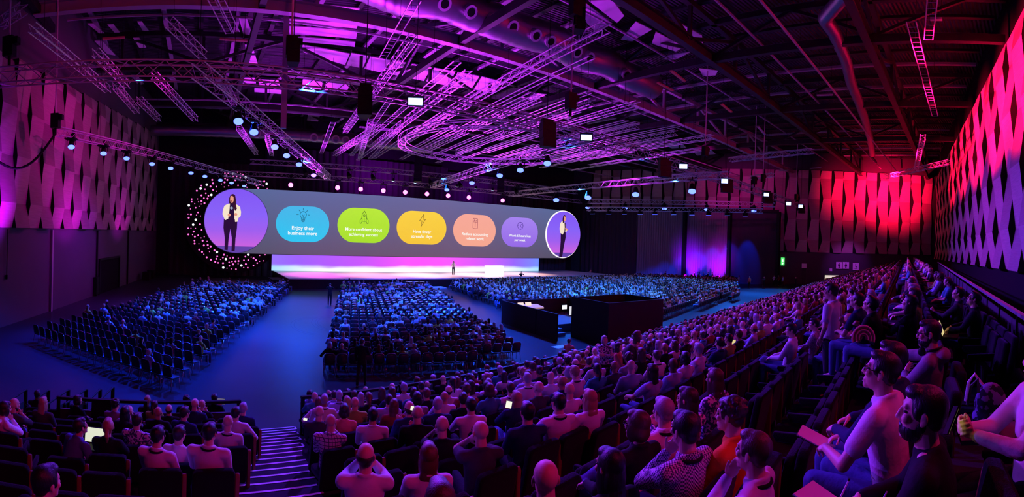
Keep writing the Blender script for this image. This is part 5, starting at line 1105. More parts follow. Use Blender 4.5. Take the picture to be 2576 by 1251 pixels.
    if shoes:
        for h, K, An in legs:
            w = MB(); d = Vector((0, 1, -0.05)); w.ell(An + Vector((0, 0.02, -0.035)), (0.045, 0.06, 0.05), nu=10); w.ell(An + Vector((0, 0.12, -0.05)), (0.047, 0.09, 0.034), nu=10); w.box(An + Vector((0, 0.075, -0.078)), (0.08, 0.24, 0.02))
            parts.append(('shoe', remesh(w, vc * 0.9, 1, dc, 'shoe', [M_cloth]), None))
    if hair != 'bald':
        k = MB(); H = lambda cc, rr: k.ell(Hd(*cc), rr, rot=Rh, nu=16, nv=12)
        if hair == 'balding': H((0, -0.032, 0.0), (0.0835, 0.087, 0.058)); H((0, -0.06, -0.03), (0.062, 0.045, 0.045))
        else:
            H((0, -0.024, 0.034), (0.085, 0.100, 0.092)); H((0, -0.058, -0.022), (0.066, 0.05, 0.055)); H((0, 0.028, 0.088), (0.056, 0.058, 0.034))
            for s in (1, -1): H((s * 0.07, 0.022, 0.012), (0.012, 0.018, 0.03))
        if hair == 'long': H((0, -0.055, -0.06), (0.088, 0.062, 0.13)); H((0, -0.075, -0.17), (0.085, 0.042, 0.1)); [H((s * 0.07, -0.005, -0.07), (0.022, 0.048, 0.11)) for s in (1, -1)]
        if hair == 'bob': H((0, -0.045, -0.045), (0.094, 0.07, 0.085)); [H((s * 0.076, 0.0, -0.04), (0.02, 0.05, 0.075)) for s in (1, -1)]
        if hair == 'ponytail': k.cap(Hd(0, -0.11, 0.02), Hd(0, -0.145, -0.05), 0.03, 0.034); k.cap(Hd(0, -0.145, -0.05), Hd(0, -0.115, -0.2), 0.033, 0.014)
        if hair == 'bun': H((0, -0.1, 0.085), (0.045, 0.045, 0.045))
        if hair == 'curly':
            rc = random.Random(3)
            for _ in range(70):
                a, e = rc.uniform(0, 2 * PI), rc.uniform(-0.25, 1.5); cc = (0.084 * math.cos(e) * math.cos(a), -0.03 + 0.1 * math.cos(e) * math.sin(a), 0.04 + 0.09 * math.sin(e))
                if cc[1] > 0.045 and cc[2] < 0.08: continue
                H(cc, (0.02, 0.02, 0.018))
        parts.append(('hair', remesh(k, (0.018, 0.0115, 0.008)[q], 1, dec, 'hair', [M_hair]), None))
    if beard:
        k = MB(); k.ell(Hd(0, 0.026, -0.075), (0.06, 0.068, 0.056), rot=Rh, nu=16); k.ell(Hd(0, 0.0, -0.05), (0.066, 0.045, 0.05), rot=Rh, nu=14); k.cap(Hd(-0.02, 0.087, -0.055), Hd(0.02, 0.087, -0.055), 0.0085, n=8)
        parts.append(('beard', remesh(k, 0.007, 1, dec, 'beard', [M_hair]), None))
    if q == 2:
        for s in (1, -1): k = MB(); k.ell(Hd(s * 0.034, 0.0725, 0.008), (0.0105, 0.0105, 0.0065), rot=Rh, nu=12); parts.append(('eye', k.mesh('eye', mat('eye_dark', (0.08, 0.06, 0.06), 0.15), True), None))
    if glasses:
        k = MB()
        for s in (1, -1): k.path([Hd(s * 0.034 + 0.023 * math.cos(a), 0.1 - abs(s * 0.034 + 0.023 * math.cos(a)) * 0.12, 0.008 + 0.018 * math.sin(a)) for a in [2 * PI * i / 12 for i in range(12)]], 0.0028, n=5, closed=True); k.path([Hd(s * 0.057, 0.093, 0.012), Hd(s * 0.08, 0.06, 0.012), Hd(s * 0.084, -0.01, 0.008)], 0.003, n=5)
        k.tube(Hd(-0.011, 0.1, 0.012), Hd(0.011, 0.1, 0.012), 0.0025); parts.append(('glasses', k.mesh('glasses', M_blackmetal, True), 'dark framed glasses'))
    if lanyard:
        k = MB(); pts = [Nk + Bh @ Vector((0.086 * math.cos(a), 0.084 * math.sin(a) - 0.006, 0.004 - 0.05 * max(math.sin(a), 0))) for a in [2 * PI * i / 18 for i in range(18)]]; k.path(pts, 0.0115, n=6, closed=True); f = T(0, 0.14, 0.2); k.path([Nk + Bh @ Vector((0, 0.085, -0.05)), T(0, 0.142, 0.38), f], 0.008, n=4)
        parts.append(('lanyard', k.mesh('lanyard', M_black, True), 'black neck lanyard')); k = MB(); k.box(f, (0.09, 0.006, 0.12)); parts.append(('badge', k.mesh('badge', M_signp), 'white name badge'))
    if headphones:
        k = MB(); k.path([Nk + Vector((0.085 * math.cos(a), 0.085 * math.sin(a), 0.03 - 0.02 * math.sin(a))) for a in [math.radians(-200 + 220 * i / 12) for i in range(13)]], 0.012, n=6)
        for s in (1, -1): k.ell(Nk + Vector((s * 0.07, 0.08, 0.015)), (0.02, 0.036, 0.04), nu=10)
        parts.append(('headphones', k.mesh('headphones', M_blackmetal, True), 'headphones hung round the neck'))
    return dict(body=body, parts=parts, hc=Hc.copy(), wr=[a[1].copy() for a in arm], nk=Nk.copy())
SKINS = [lin('#e3b698'), lin('#d8a585'), lin('#c98f6d'), lin('#edc4a8'), lin('#9c6b4b'), lin('#e0ae90'), lin('#6e4630')]
HAIRS = {'black': (0.008, 0.007, 0.008), 'dark brown': (0.025, 0.014, 0.010), 'brown': (0.07, 0.035, 0.02), 'blond': (0.45, 0.3, 0.14), 'grey': (0.35, 0.34, 0.34), 'red brown': (0.12, 0.035, 0.015)}
CLOTHS = {'white': (0.8, 0.78, 0.78), 'pale blue': (0.45, 0.55, 0.75), 'black': (0.012, 0.012, 0.014), 'navy': (0.02, 0.03, 0.09), 'grey': (0.25, 0.25, 0.27), 'dark red': (0.25, 0.02, 0.03), 'lime green': (0.35, 0.6, 0.08), 'coral': (0.75, 0.22, 0.15), 'denim blue': (0.10, 0.17, 0.36), 'charcoal': (0.05, 0.05, 0.055), 'teal': (0.05, 0.3, 0.3), 'cream': (0.75, 0.65, 0.5), 'orange': (0.8, 0.2, 0.02)}
def put_person(lib, loc, rz, label, shirt='white', trousers='navy', hair='dark brown', skin=0, group=None, name='person', scale=1.0, cat='person'):
    o = link(name, lib['body'], None, loc, (0, 0, rz)); o.color = (*SKINS[skin % len(SKINS)], 1); o.scale = (scale,) * 3
    tag(o, label, cat, group)
    for nm, me, lb in lib['parts']:
        c = link(nm, me, o)
        c.color = (*{'shirt': CLOTHS.get(shirt, (0.5, 0.5, 0.5)), 'trousers': CLOTHS.get(trousers, (0.1, 0.1, 0.1)), 'hair': HAIRS.get(hair, (0, 0, 0)), 'beard': HAIRS.get(hair, (0, 0, 0)), 'shoe': (0.02, 0.02, 0.02)}.get(nm, (1, 1, 1)), 1)
        if lb: c['label'] = lb
    return o

# ------------------------------------------------------------------ seats and chairs
def cloth_seat():
    m = mat('seat_upholstery', (0.009, 0.007, 0.011), 0.95, spec=0.08, bump=0.4, bscale=120); b = m.node_tree.nodes['Principled BSDF']
    b.inputs['Sheen Weight'].default_value = 0.16; b.inputs['Sheen Roughness'].default_value = 0.4; b.inputs['Sheen Tint'].default_value = (0.6, 0.5, 0.8, 1); return m
M_seat = cloth_seat()
M_armwood = mat('orange_brown_wood', (0.22, 0.06, 0.03), 0.55, var=0.2, vscale=20)
def bevelled(mb, name, m, w=0.02, seg=2):
    me = bpy.data.meshes.new('t'); me.from_pydata(mb.v, [], mb.f); bm = bmesh.new(); bm.from_mesh(me); bpy.data.meshes.remove(me)
    bmesh.ops.recalc_face_normals(bm, faces=bm.faces)
    ed = [e for e in bm.edges if e.calc_face_angle(0) > 0.9]
    bmesh.ops.bevel(bm, geom=ed, offset=w, segments=seg, affect='EDGES', profile=0.6)
    out = bpy.data.meshes.new(name); bm.to_mesh(out); bm.free(); out.materials.append(m); out.polygons.foreach_set('use_smooth', [True] * len(out.polygons)); return out
def rrect(w, z0, z1, r, n=5):
    pts = []
    for cx_, cz_, a0 in ((w / 2 - r, z1 - r, 0), (-w / 2 + r, z1 - r, PI / 2), (-w / 2 + r * 0.6, z0 + r * 0.6, PI), (w / 2 - r * 0.6, z0 + r * 0.6, 1.5 * PI)):
        rr = r if a0 < PI else r * 0.6
        pts += [(cx_ + rr * math.cos(a0 + PI / 2 * i / n), cz_ + rr * math.sin(a0 + PI / 2 * i / n)) for i in range(n + 1)]
    return pts
XZ = Matrix(((1, 0, 0, 0), (0, 0, 1, 0), (0, 1, 0, 0), (0, 0, 0, 1)))
tilt = Matrix.Translation((0, -0.235, 0.4)) @ Matrix.Rotation(math.radians(11), 4, 'X') @ Matrix.Translation((0, 0, -0.4))
mb = MB(); mb.prism(rrect(0.51, 0.30, 0.93, 0.07), -0.045, 0.045, tilt @ XZ); ME_back = bevelled(mb, 'backrest', M_seat, 0.03, 3)
mb = MB(); mb.prism([(x, y) for x, y in rrect(0.46, -0.24, 0.24, 0.06)], 0.38, 0.475); ME_cush = bevelled(mb, 'cushion', M_seat, 0.03, 3)
mb = MB(); mb.prism(rrect(0.44, 0.40, 0.84, 0.06), 0.05, 0.13, tilt @ XZ); ME_cushup = bevelled(mb, 'cushion', M_seat, 0.025, 2)
mb = MB(); YZ = Matrix(((0, 0, 1, 0.282), (1, 0, 0, 0), (0, 1, 0, 0), (0, 0, 0, 1)))
mb.prism([(-0.33, 0.0), (-0.25, 0.0), (-0.25, 0.66), (-0.285, 0.83), (-0.31, 0.86), (-0.335, 0.85), (-0.35, 0.82)], -0.027, 0.027, YZ); ME_arm = bevelled(mb, 'arm_panel', M_armwood, 0.012, 2)
mb = MB(); mb.prism([(-0.25, 0.52), (0.16, 0.53), (0.2, 0.58), (0.19, 0.62), (-0.25, 0.63)], -0.025, 0.025, YZ); ME_rest = bevelled(mb, 'armrest', M_seat, 0.012, 2)
mb = MB(); mb.box((0, -0.12, 0.19), (0.34, 0.14, 0.38)); ME_ped = mb.mesh('pedestal', M_blackmetal)
def seat_parts(occupied): return (('backrest', ME_back), ('cushion', ME_cush if occupied else ME_cushup), ('arm_panel', ME_arm), ('armrest', ME_rest), ('pedestal', ME_ped))
def put_seat(loc, rz, label, occupied=True, group='raked tier seats'):
    r = thing('tier_seat', label, 'seat', loc, rz, group)
    for nm, me in seat_parts(occupied): link(nm, me, r)
    return r
# floor chair
M_chair = mat('chair_black_vinyl', (0.016, 0.016, 0.02), 0.5, spec=0.4)
M_chrome = mat('chair_frame_metal', (0.5, 0.5, 0.52), 0.22, 0.9)
ct = Matrix.Translation((0, -0.22, 0.45)) @ Matrix.Rotation(math.radians(9), 4, 'X') @ Matrix.Translation((0, 0, -0.45))
mb = MB(); mb.prism(rrect(0.42, 0.5, 0.93, 0.11, 5), -0.025, 0.025, ct @ XZ); MC_back = bevelled(mb, 'backrest', M_chair, 0.012, 1)
mb = MB(); mb.prism(rrect(0.43, -0.21, 0.22, 0.06, 3), 0.42, 0.48); MC_seat = bevelled(mb, 'seat', M_chair, 0.015, 1)
mb = MB(); arc = [(-0.215, 0.44), (-0.22, 0.8)] + [(-0.11 - 0.11 * math.cos(a), 0.825 + 0.115 * math.sin(a)) for a in np.linspace(0.2, 1.5, 5)] + [(0.11 + 0.11 * math.cos(a), 0.825 + 0.115 * math.sin(a)) for a in np.linspace(1.5, 0.2, 5)] + [(0.22, 0.8), (0.215, 0.44)]
mb.path([ct @ Vector((x, 0, z)) for x, z in arc], 0.0125, n=6); MC_frame = mb.mesh('back_frame', M_chrome, True)
mb = MB(); mb.prism(rrect(0.13, 0.855, 0.885, 0.014, 2), -0.03, -0.024, ct @ XZ); MC_slot = mb.mesh('hand_slot', mat('slot_red_glint', (0.2, 0.02, 0.03), 0.4))  # red colour stands in for a red glint on the slot
MC_legs = []
for x, y, dx, dy in ((-0.2, 0.18, -0.02, 0.03), (0.2, 0.18, 0.02, 0.03), (-0.205, -0.2, -0.02, -0.09), (0.205, -0.2, 0.02, -0.09)):
    mb = MB(); mb.tube((x, y, 0.43), (x + dx, y + dy, 0.0), 0.0125, n=6); MC_legs.append(mb.mesh('leg', M_chrome, True))
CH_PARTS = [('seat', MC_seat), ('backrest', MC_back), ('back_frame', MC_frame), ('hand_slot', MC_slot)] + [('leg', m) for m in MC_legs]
def put_chair(loc, rz, label, detail, group):
    if detail:
        r = thing('banquet_chair', label, 'chair', loc, rz, group)
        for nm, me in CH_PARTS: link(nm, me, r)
    else:
        r = tag(link('banquet_chair', ME_chair_one, None, loc, (0, 0, rz)), label, 'chair', group)
    return r
def joined(meshes, name, mats):
    V, Fc, MI = [], [], []
    for me, mi in meshes:
        o = len(V); V += [tuple(v.co) for v in me.vertices]; Fc += [tuple(i + o for i in p.vertices) for p in me.polygons]; MI += [mi] * len(me.polygons)
    me = bpy.data.meshes.new(name); me.from_pydata(V, [], Fc)
    for m in mats: me.materials.append(m)
    me.polygons.foreach_set('material_index', MI); me.polygons.foreach_set('use_smooth', [True] * len(MI)); return me
ME_chair_one = joined([(MC_seat, 0), (MC_back, 0), (MC_frame, 1)] + [(m, 1) for m in MC_legs], 'banquet_chair', [M_chair, M_chrome])
def low_chair():
    mb = MB(); mb.box((0, 0, 0.45), (0.42, 0.42, 0.06), mi=0)
    mb.prism([(-0.21, 0.5), (0.21, 0.5), (0.21, 0.83), (0.13, 0.92), (-0.13, 0.92), (-0.21, 0.83)], -0.02, 0.02, ct @ XZ, 0); mb.prism([(-0.22, 0.8), (-0.13, 0.93), (0.13, 0.93), (0.22, 0.8), (0.2, 0.8), (0.12, 0.905), (-0.12, 0.905), (-0.2, 0.8)], -0.025, 0.025, ct @ XZ, 1)
    for x, y in ((-0.2, 0.2), (0.2, 0.2), (-0.21, -0.25), (0.21, -0.25)): mb.tube((x, y, 0), (x * 0.95, y * 0.8, 0.44), 0.012, n=3, mi=1, caps=False)
    return mb
def low_seat():
    mb = MB(); mb.prism(rrect(0.51, 0.3, 0.93, 0.07, 2), -0.045, 0.045, tilt @ XZ, 0); mb.box((0, 0, 0.43), (0.46, 0.46, 0.1), mi=0); mb.box((0.282, -0.1, 0.4), (0.054, 0.42, 0.5), mi=1); return mb
def scatter(name, mbs, items, mats, colors=None, kind='stuff'):
    """One merged mesh of many far copies: items = (which, x, y, z, rz, scale[, colours])."""
    base = []
    for mb in mbs:
        fs = []; mi = []
        for f, m in zip(mb.f, mb.m):
            for k in range(1, len(f) - 1): fs.append((f[0], f[k], f[k + 1])); mi.append(m)
        base.append((np.array(mb.v, dtype=np.float32), np.array(fs, dtype=np.int32), np.array(mi, dtype=np.int32)))
    VV, FF, MM, CC = [], [], [], []; o = 0
    for it in items:
        v, f, m = base[it[0]]; c, s = math.cos(it[4]), math.sin(it[4]); R = np.array(((c, s, 0), (-s, c, 0), (0, 0, 1)), dtype=np.float32)
        VV.append((v * it[5]) @ R + np.array(it[1:4], dtype=np.float32)); FF.append(f + o); MM.append(m); o += len(v)
        if colors is not None: CC.append(colors(it, m, f, len(v)))
    V = np.concatenate(VV); Fa = np.concatenate(FF); M = np.concatenate(MM)
    me = bpy.data.meshes.new(name); me.vertices.add(len(V)); me.vertices.foreach_set('co', V.ravel()); me.loops.add(len(Fa) * 3); me.loops.foreach_set('vertex_index', Fa.ravel()); me.polygons.add(len(Fa))
    me.polygons.foreach_set('loop_start', np.arange(0, len(Fa) * 3, 3, dtype=np.int32)); me.polygons.foreach_set('loop_total', np.full(len(Fa), 3, dtype=np.int32))
    for m in mats: me.materials.append(m)
    me.polygons.foreach_set('material_index', M if colors is None else np.zeros(len(M), dtype=np.int32)); me.polygons.foreach_set('use_smooth', np.ones(len(Fa), dtype=bool))
    me.update(calc_edges=True)
    if colors is not None:
        at = me.color_attributes.new('Col', 'FLOAT_COLOR', 'POINT'); at.data.foreach_set('color', np.concatenate(CC).astype(np.float32).ravel())
    me.validate(); o_ = link(name, me); o_['kind'] = kind; return o_

# ------------------------------------------------------------------ who sits where
def yh(x): return YC + 40.5 * math.sin((x - CX) / F)
RZ_T = TA                                   # facing straight down the rake
NEAR = []                                   # explicit people: seat places taken
def hold(name, label, cat, p, rz, rot, parts):
    root = thing(name, label, cat, p, 0); root.rotation_euler = rot
    for nm, mb, m in parts: mb.build(nm, m, root)
    return root
M_glass = emi('phone_picture', (0.8, 0.85, 1.0), 1.2)
def phone(p, rot, label, em=None, w=0.075, h=0.15, name='phone', cat='phone'):
    a = MB(); a.box((0, 0, 0), (w, 0.009, h)); b_ = MB(); b_.box((0, -0.0052, 0), (w * 0.92, 0.001, h * 0.92)); return hold(name, label, cat, p, 0, rot, (('phone_case', a, M_blackmetal), ('screen_picture', b_, em or M_glass)))
def paper(p, rot, label, w=0.15, h=0.21, m=None, cat='notebook', name='notebook'):
    a = MB(); a.box((0, 0, 0), (w, h, 0.006)); b_ = MB(); b_.box((0, 0, -0.006), (w + 0.008, h + 0.008, 0.005)); return hold(name, label, cat, p, 0, rot, (('page', a, m or M_white), ('cover', b_, M_dark)))
def laptop(p, rz, label, em, open_=105):
    root = thing('laptop', label, 'laptop', p, rz); a = MB(); a.box((0, 0, 0.01), (0.34, 0.24, 0.018)); a.build('keyboard_base', M_blackmetal, root); R = Matrix.Translation((0, 0.12, 0.02)) @ Matrix.Rotation(math.radians(-(open_ - 90)), 4, 'X')
    a = MB(); a.box((0, 0, 0.12), (0.34, 0.008, 0.235)); o = a.build('screen_lid', M_blackmetal, root); o.matrix_local = R; b_ = MB(); b_.box((0, -0.005, 0.12), (0.32, 0.002, 0.215)); b_.build('screen_picture', em, o); return root
M_doc = bpy.data.materials.new('document_picture'); M_doc.use_nodes = True; nt = M_doc.node_tree; b = nt.nodes['Principled BSDF']; tc = nt.nodes.new('ShaderNodeTexCoord'); bk = nt.nodes.new('ShaderNodeTexBrick'); bk.inputs['Color1'].default_value = (0.75, 0.85, 0.6, 1); bk.inputs['Color2'].default_value = (0.7, 0.8, 0.55, 1); bk.inputs['Mortar'].default_value = (0.35, 0.4, 0.3, 1); bk.inputs['Scale'].default_value = 9; bk.inputs['Mortar Size'].default_value = 0.012; mp = nt.nodes.new('ShaderNodeMapping'); mp.inputs['Rotation'].default_value = (PI / 2, 0, 0); nt.links.new(tc.outputs['Generated'], mp.inputs[0]); nt.links.new(mp.outputs[0], bk.inputs['Vector']); nt.links.new(bk.outputs['Color'], b.inputs['Emission Color']); b.inputs['Emission Strength'].default_value = 1.0
M_yel = emi('tablet_yellow_picture', (0.85, 0.7, 0.3), 0.9); M_wht = emi('tablet_white_picture', (0.95, 0.95, 0.8), 1.0)
def near(x, y, label, what, lvl=None, head=None, seat=True, shirt='white', trousers='navy', haircol='dark brown', skin=0, scale=1.0, **kw):
    """A person whose head centre is seen at pixel x, y; the row follows from the height."""
    lib = make_person(what, q=kw.pop('q', 2), **kw)
    rz = RZ_T if head is None else -math.radians(head)
    hz = lib['hc'].z * scale; dy = (y - yh(x)) / F; hd = (x - 664) / F
    if lvl is None:
        r = 0.90 / max(dy - 0.279 * math.cos(hd + TA), 0.02); s = r * math.cos(hd + TA); k = int(round((12.45 - s) / 0.95)); k = max(0, min(12, k)); lv = HK[k]
        r = (EYE - lv - hz) / dy; s = r * math.cos(hd + TA); k2 = [i for i in range(13) if edge[i + 1] < s - 0.1 <= edge[i] - 0.05]
        if k2 and k2[0] != k: lv = HK[k2[0]]
    else: lv = lvl
    r = (EYE - lv - hz) / dy; hp = at_r(x, y, r); R = Matrix.Rotation(rz, 3, 'Z'); off = R @ (lib['hc'] * scale); pos = Vector((hp.x - off.x, hp.y - off.y, lv))
    o = put_person(lib, pos, rz, label, shirt, trousers, haircol, skin, None, 'person', scale)
    if seat: put_seat(pos, RZ_T, 'dark upholstered tier seat holding the ' + what, True)
    NEAR.append((pos.x, pos.y)); wr = [pos + R @ (w * scale) for w in lib['wr']]
    return o, pos, rz, wr, R
L13 = 3.86
# the top row on the right, seen from the side
_, P, rz, wr, R = near(2216, 932, 'dark haired person with glasses in a white short sleeved polo shirt bending over a notebook', 'person in the white polo shirt', L13, 2, shirt='white', trousers='denim blue', haircol='black', arms=('note', 'note'), hair='short', sleeve='short', glasses=True, lean=8, pitch=-12, yaw=-14)
paper(wr[0].lerp(wr[1], 0.5) + R @ Vector((0, 0.13, -0.005)), (0.4, 0, rz + 0.3), 'pink lit open notebook held by the person in the white polo shirt', 0.17, 0.22)
_, P, rz, wr, R = near(2318, 1035, 'bearded person in a dark jacket over a patterned shirt writing on a folded paper', 'bearded person in the dark jacket', L13, -4, shirt='black', trousers='black', haircol='black', arms=('note', 'note'), hair='short', beard=True, lean=6, pitch=-6, yaw=-12, collar=False)
paper(wr[0].lerp(wr[1], 0.5) + R @ Vector((0, 0.12, 0.0)), (0.35, 0.1, rz - 0.1), 'red lit folded paper under the pen of the bearded person', 0.2, 0.28)
mb = MB(); mb.tube((0, 0, -0.03), (0.03, -0.04, 0.07), 0.0045, n=6); c = MB(); c.tube((0.03, -0.04, 0.07), (0.033, -0.044, 0.08), 0.0055, n=6); hold('pen', 'pale pen in the hand of the bearded person', 'pen', wr[0] + R @ Vector((-0.03, 0.1, 0.0)), 0, (0, 0, 0), (('barrel', mb, M_white), ('pen_cap', c, M_blackmetal)))
k = MB(); k.box((0, 0, 0), (0.1, 0.006, 0.13)); tag(k.build('name_badge', mat('badge_blue_card', (0.15, 0.25, 0.6), 0.4), loc=P + R @ Vector((0.05, 0.235, 0.74)), rot=(0.5, 0, rz)), 'blue and white name badge hanging on the bearded person', 'badge')
near(2238, 902, 'person half hidden behind the white polo shirt holding a pale notebook', 'person half hidden behind the white polo shirt', L13, 4, shirt='navy', trousers='denim blue', haircol='black', arms=('note', 'note'), hair='short', lean=4, pitch=-10, yaw=-10)
near(2336, 838, 'bearded person with glasses and headphones round the neck in a grey hooded top', 'person with headphones', L13, -2, shirt='grey', trousers='black', haircol='black', arms=('hang', 'fold'), hair='short', beard=True, glasses=True, hood=True, headphones=True, yaw=-16, pitch=2, lean=-4)
_, P, rz, wr, R = near(2450, 752, 'lean dark haired person in black typing on a laptop by the back rail', 'laptop user by the back rail', L13, -4, shirt='black', trousers='denim blue', haircol='black', arms=('note', 'note'), hair='short', yaw=-10, pitch=-22, lean=2, glasses=True)
laptop(P + R @ Vector((0, 0.33, 0.60)), rz, 'open laptop on the knees of the person by the back rail', M_yel, 112)
_, P, rz, wr, R = near(2410, 738, 'person in a dark shirt looking down at a tablet beside the laptop user', 'tablet reader beside the laptop user', L13, -2, shirt='charcoal', trousers='black', haircol='dark brown', arms=('phone', 'phone'), hair='short', pitch=-18, yaw=-8, q=1)
_, P, rz, wr, R = near(2288, 762, 'long haired person with a striped sleeve holding up a phone in the top row', 'person with a striped sleeve', L13, 6, shirt='black', trousers='black', haircol='dark brown', arms=('phone', 'phone'), hair='long', fem=True, pitch=-12, yaw=-8, q=1)
phone(wr[0] + R @ Vector((-0.02, 0.1, 0.04)), (0.3, 0, rz), 'lit phone held by the person with a striped sleeve', M_yel)
near(2190, 765, 'dark haired person in a black T-shirt bending to a phone in the top row', 'bending person in a black T-shirt', L13, 0, shirt='black', trousers='denim blue', haircol='black', arms=('phone', 'note'), hair='short', sleeve='short', lean=18, pitch=-25, q=1)
near(2156, 756, 'cropped haired person in a dark polo looking down, beside the standing person', 'cropped haired person in a dark polo', L13, 0, shirt='navy', trousers='denim blue', haircol='dark brown', arms=('phone', 'note'), hair='short', sleeve='short', lean=14, pitch=-20, q=1)
_, P, rz, wr, R = near(2615, 905, 'person in a pink lit hooded top holding up a phone at the top row edge', 'person in the pink lit hooded top', L13 + 0.1, -28, shirt='cream', trousers='black', haircol='blond', arms=('phone', 'phone'), hair='long', hood=True, fem=True, yaw=-10, pitch=-8)
phone(wr[1] + R @ Vector((0.03, 0.12, 0.08)), (0.5, 0.3, rz), 'lit phone raised at the edge of the top row', M_yel)
# the standing person
_, P, rz, wr, R = near(2090, 733, 'broad person in a white T-shirt standing among the tiers', 'standing person', HK[12], -4, seat=False, shirt='white', trousers='charcoal', haircol='dark brown', arms=('hip', 'hip'), hair='short', sleeve='short', pose='stand', yaw=-12, scale=1.07, lean=-2, build=1.08)
# the middle rows, nearest first
N_ = near
N_(1893, 1132, 'short haired person in white with a lanyard, chin on hand, at the bottom edge', 'short haired person resting chin on hand', None, -14, shirt='white', trousers='black', haircol='brown', arms=('lap', 'chin'), hair='short', lanyard=True, yaw=8, pitch=-4, lean=-2)
N_(1372, 1205, 'bald person in a dark purple shirt nearest the camera, head gleaming red', 'nearest bald person', None, 4, shirt='charcoal', trousers='black', hair='bald', arms=('lap', 'lap'), yaw=18, lean=-4)
N_(1722, 1078, 'dark haired person in a small checked shirt leaning with chin on hand', 'person in the small checked shirt', None, 0, shirt='white', trousers='navy', haircol='black', arms=('lap', 'chin'), hair='short', pat='check', lanyard=True, yaw=4, lean=-8, tilt=-4)
N_(1836, 1042, 'curly haired person in an orange and green sports jacket seen from the side', 'person in the orange and green jacket', None, -10, shirt='orange', trousers='black', haircol='dark brown', arms=('lap', 'lap'), hair='curly', yaw=-4, lean=-2)
k = MB(); 
N_(1602, 1068, 'brown haired person with glasses and crossed legs in jeans, hand on the next seat', 'brown haired person with glasses', None, 2, shirt='black', trousers='denim blue', haircol='brown', arms=('lap', 'armrest'), hair='bob', fem=True, glasses=True, cross=True, yaw=-18)
N_(1668, 1032, 'grey cropped person in a white shirt with a black lanyard', 'grey cropped person in white', None, 6, shirt='white', trousers='black', haircol='grey', arms=('lap', 'lap'), hair='short', lanyard=True, yaw=4)
N_(1532, 1172, 'person with thick black hair and black clothes, a dark shape against the seats', 'person with thick black hair', None, 4, shirt='black', trousers='black', haircol='black', arms=('lap', 'lap'), hair='long', fem=True, yaw=-10)
N_(1208, 1088, 'bald person with glasses holding both hands to the face in a dark polo', 'bald person with hands to the face', None, 8, shirt='charcoal', trousers='black', hair='bald', arms=('ear', 'ear'), glasses=True, sleeve='short', yaw=-10)
N_(1112, 1072, 'bald person in a dark top with one thin arm raised to the ear', 'bald person with one raised arm', None, 10, shirt='black', trousers='denim blue', hair='bald', arms=('lap', 'ear'), sleeve='short', yaw=4)
N_(1078, 1148, 'person with long straight brown hair in a white top beside the balding one', 'person with long straight brown hair', None, 10, shirt='white', trousers='denim blue', haircol='red brown', arms=('lap', 'lap'), hair='long', fem=True, yaw=6)
N_(920, 1150, 'balding person in a wide collared white shirt with both hands to the face', 'balding person in the wide white shirt', None, 12, shirt='white', trousers='denim blue', haircol='dark brown', arms=('ear', 'ear'), hair='balding', yaw=4, build=1.05)
N_(832, 1064, 'bald person in a white windowpane checked shirt beside the stairs', 'bald person in the checked shirt', None, 12, shirt='white', trousers='black', hair='bald', arms=('chin', 'lap'), pat='grid', yaw=6)
N_(938, 1046, 'dark cropped person in a mauve shirt sitting upright behind the pale blue shirt', 'dark cropped person in mauve', None, 12, shirt='white', trousers='black', haircol='black', arms=('lap', 'lap'), hair='short', yaw=4, skin=2)
N_(1050, 1042, 'bald person in black with a bright phone held before the face', 'bald person with a bright phone', None, 10, shirt='black', trousers='black', hair='bald', arms=('phone', 'lap'), yaw=6)
N_(978, 1008, 'dark haired person in a smooth pale blue shirt seen squarely from behind', 'person in the pale blue shirt', None, 12, shirt='pale blue', trousers='black', haircol='dark brown', arms=('lap', 'lap'), hair='short', yaw=0, build=1.05)
N_(1101, 1018, 'grey haired person in a navy shirt and dark waistcoat in the middle rows', 'grey haired person in navy', None, 10, shirt='navy', trousers='black', haircol='grey', arms=('lap', 'lap'), hair='short', yaw=10, q=1)
N_(1184, 1020, 'dark haired person in a white shirt writing notes in the middle rows', 'person writing in a white shirt', None, 8, shirt='white', trousers='black', haircol='black', arms=('note', 'note'), hair='short', yaw=-6, q=1)
N_(1298, 1002, 'blond long haired person bent over a bright tablet', 'blond person with a bright tablet', None, 6, shirt='navy', trousers='denim blue', haircol='blond', arms=('note', 'note'), hair='long', fem=True, yaw=-12, pitch=-10, q=1)
N_(1326, 1036, 'black haired person in a dark waistcoat and pale sleeves', 'person in a dark waistcoat', None, 6, shirt='navy', trousers='black', haircol='black', arms=('note', 'lap'), hair='short', yaw=2)
N_(1404, 1012, 'dark haired person in a white shirt and black lanyard holding a pen', 'person in white with a pen', None, 6, shirt='white', trousers='black', haircol='black', arms=('note', 'note'), hair='short', lanyard=True, yaw=-8)
N_(1482, 1002, 'person with long blond hair in a loose white top, arm along the next seat', 'person with long blond hair', None, 4, shirt='white', trousers='navy', haircol='blond', arms=('lap', 'armrest'), hair='long', fem=True, yaw=-8, sleeve='short')
N_(866, 1034, 'dark bobbed person in a coral top near the front rows by the stairs', 'person in the coral top', None, 12, shirt='coral', trousers='black', haircol='dark brown', arms=('lap', 'lap'), hair='bob', fem=True, yaw=6, q=1)
N_(803, 1040, 'bald person in dark clothes close to the stairs above the phone user', 'bald person close to the stairs', None, 12, shirt='charcoal', trousers='black', hair='bald', arms=('phone', 'lap'), yaw=10, q=1)
N_(1797, 952, 'person with long brown hair in a speckled blouse turned to the stage', 'person in a speckled blouse', None, -4, shirt='white', trousers='navy', haircol='brown', arms=('lap', 'lap'), hair='long', fem=True, pat='floral', yaw=10)
N_(1728, 1004, 'person with long straight dark hair and patterned scarf clapping hands', 'person with the patterned scarf', None, 0, shirt='pale blue', trousers='black', haircol='dark brown', arms=('phone', 'phone'), hair='long', fem=True, yaw=-12, pat='floral')
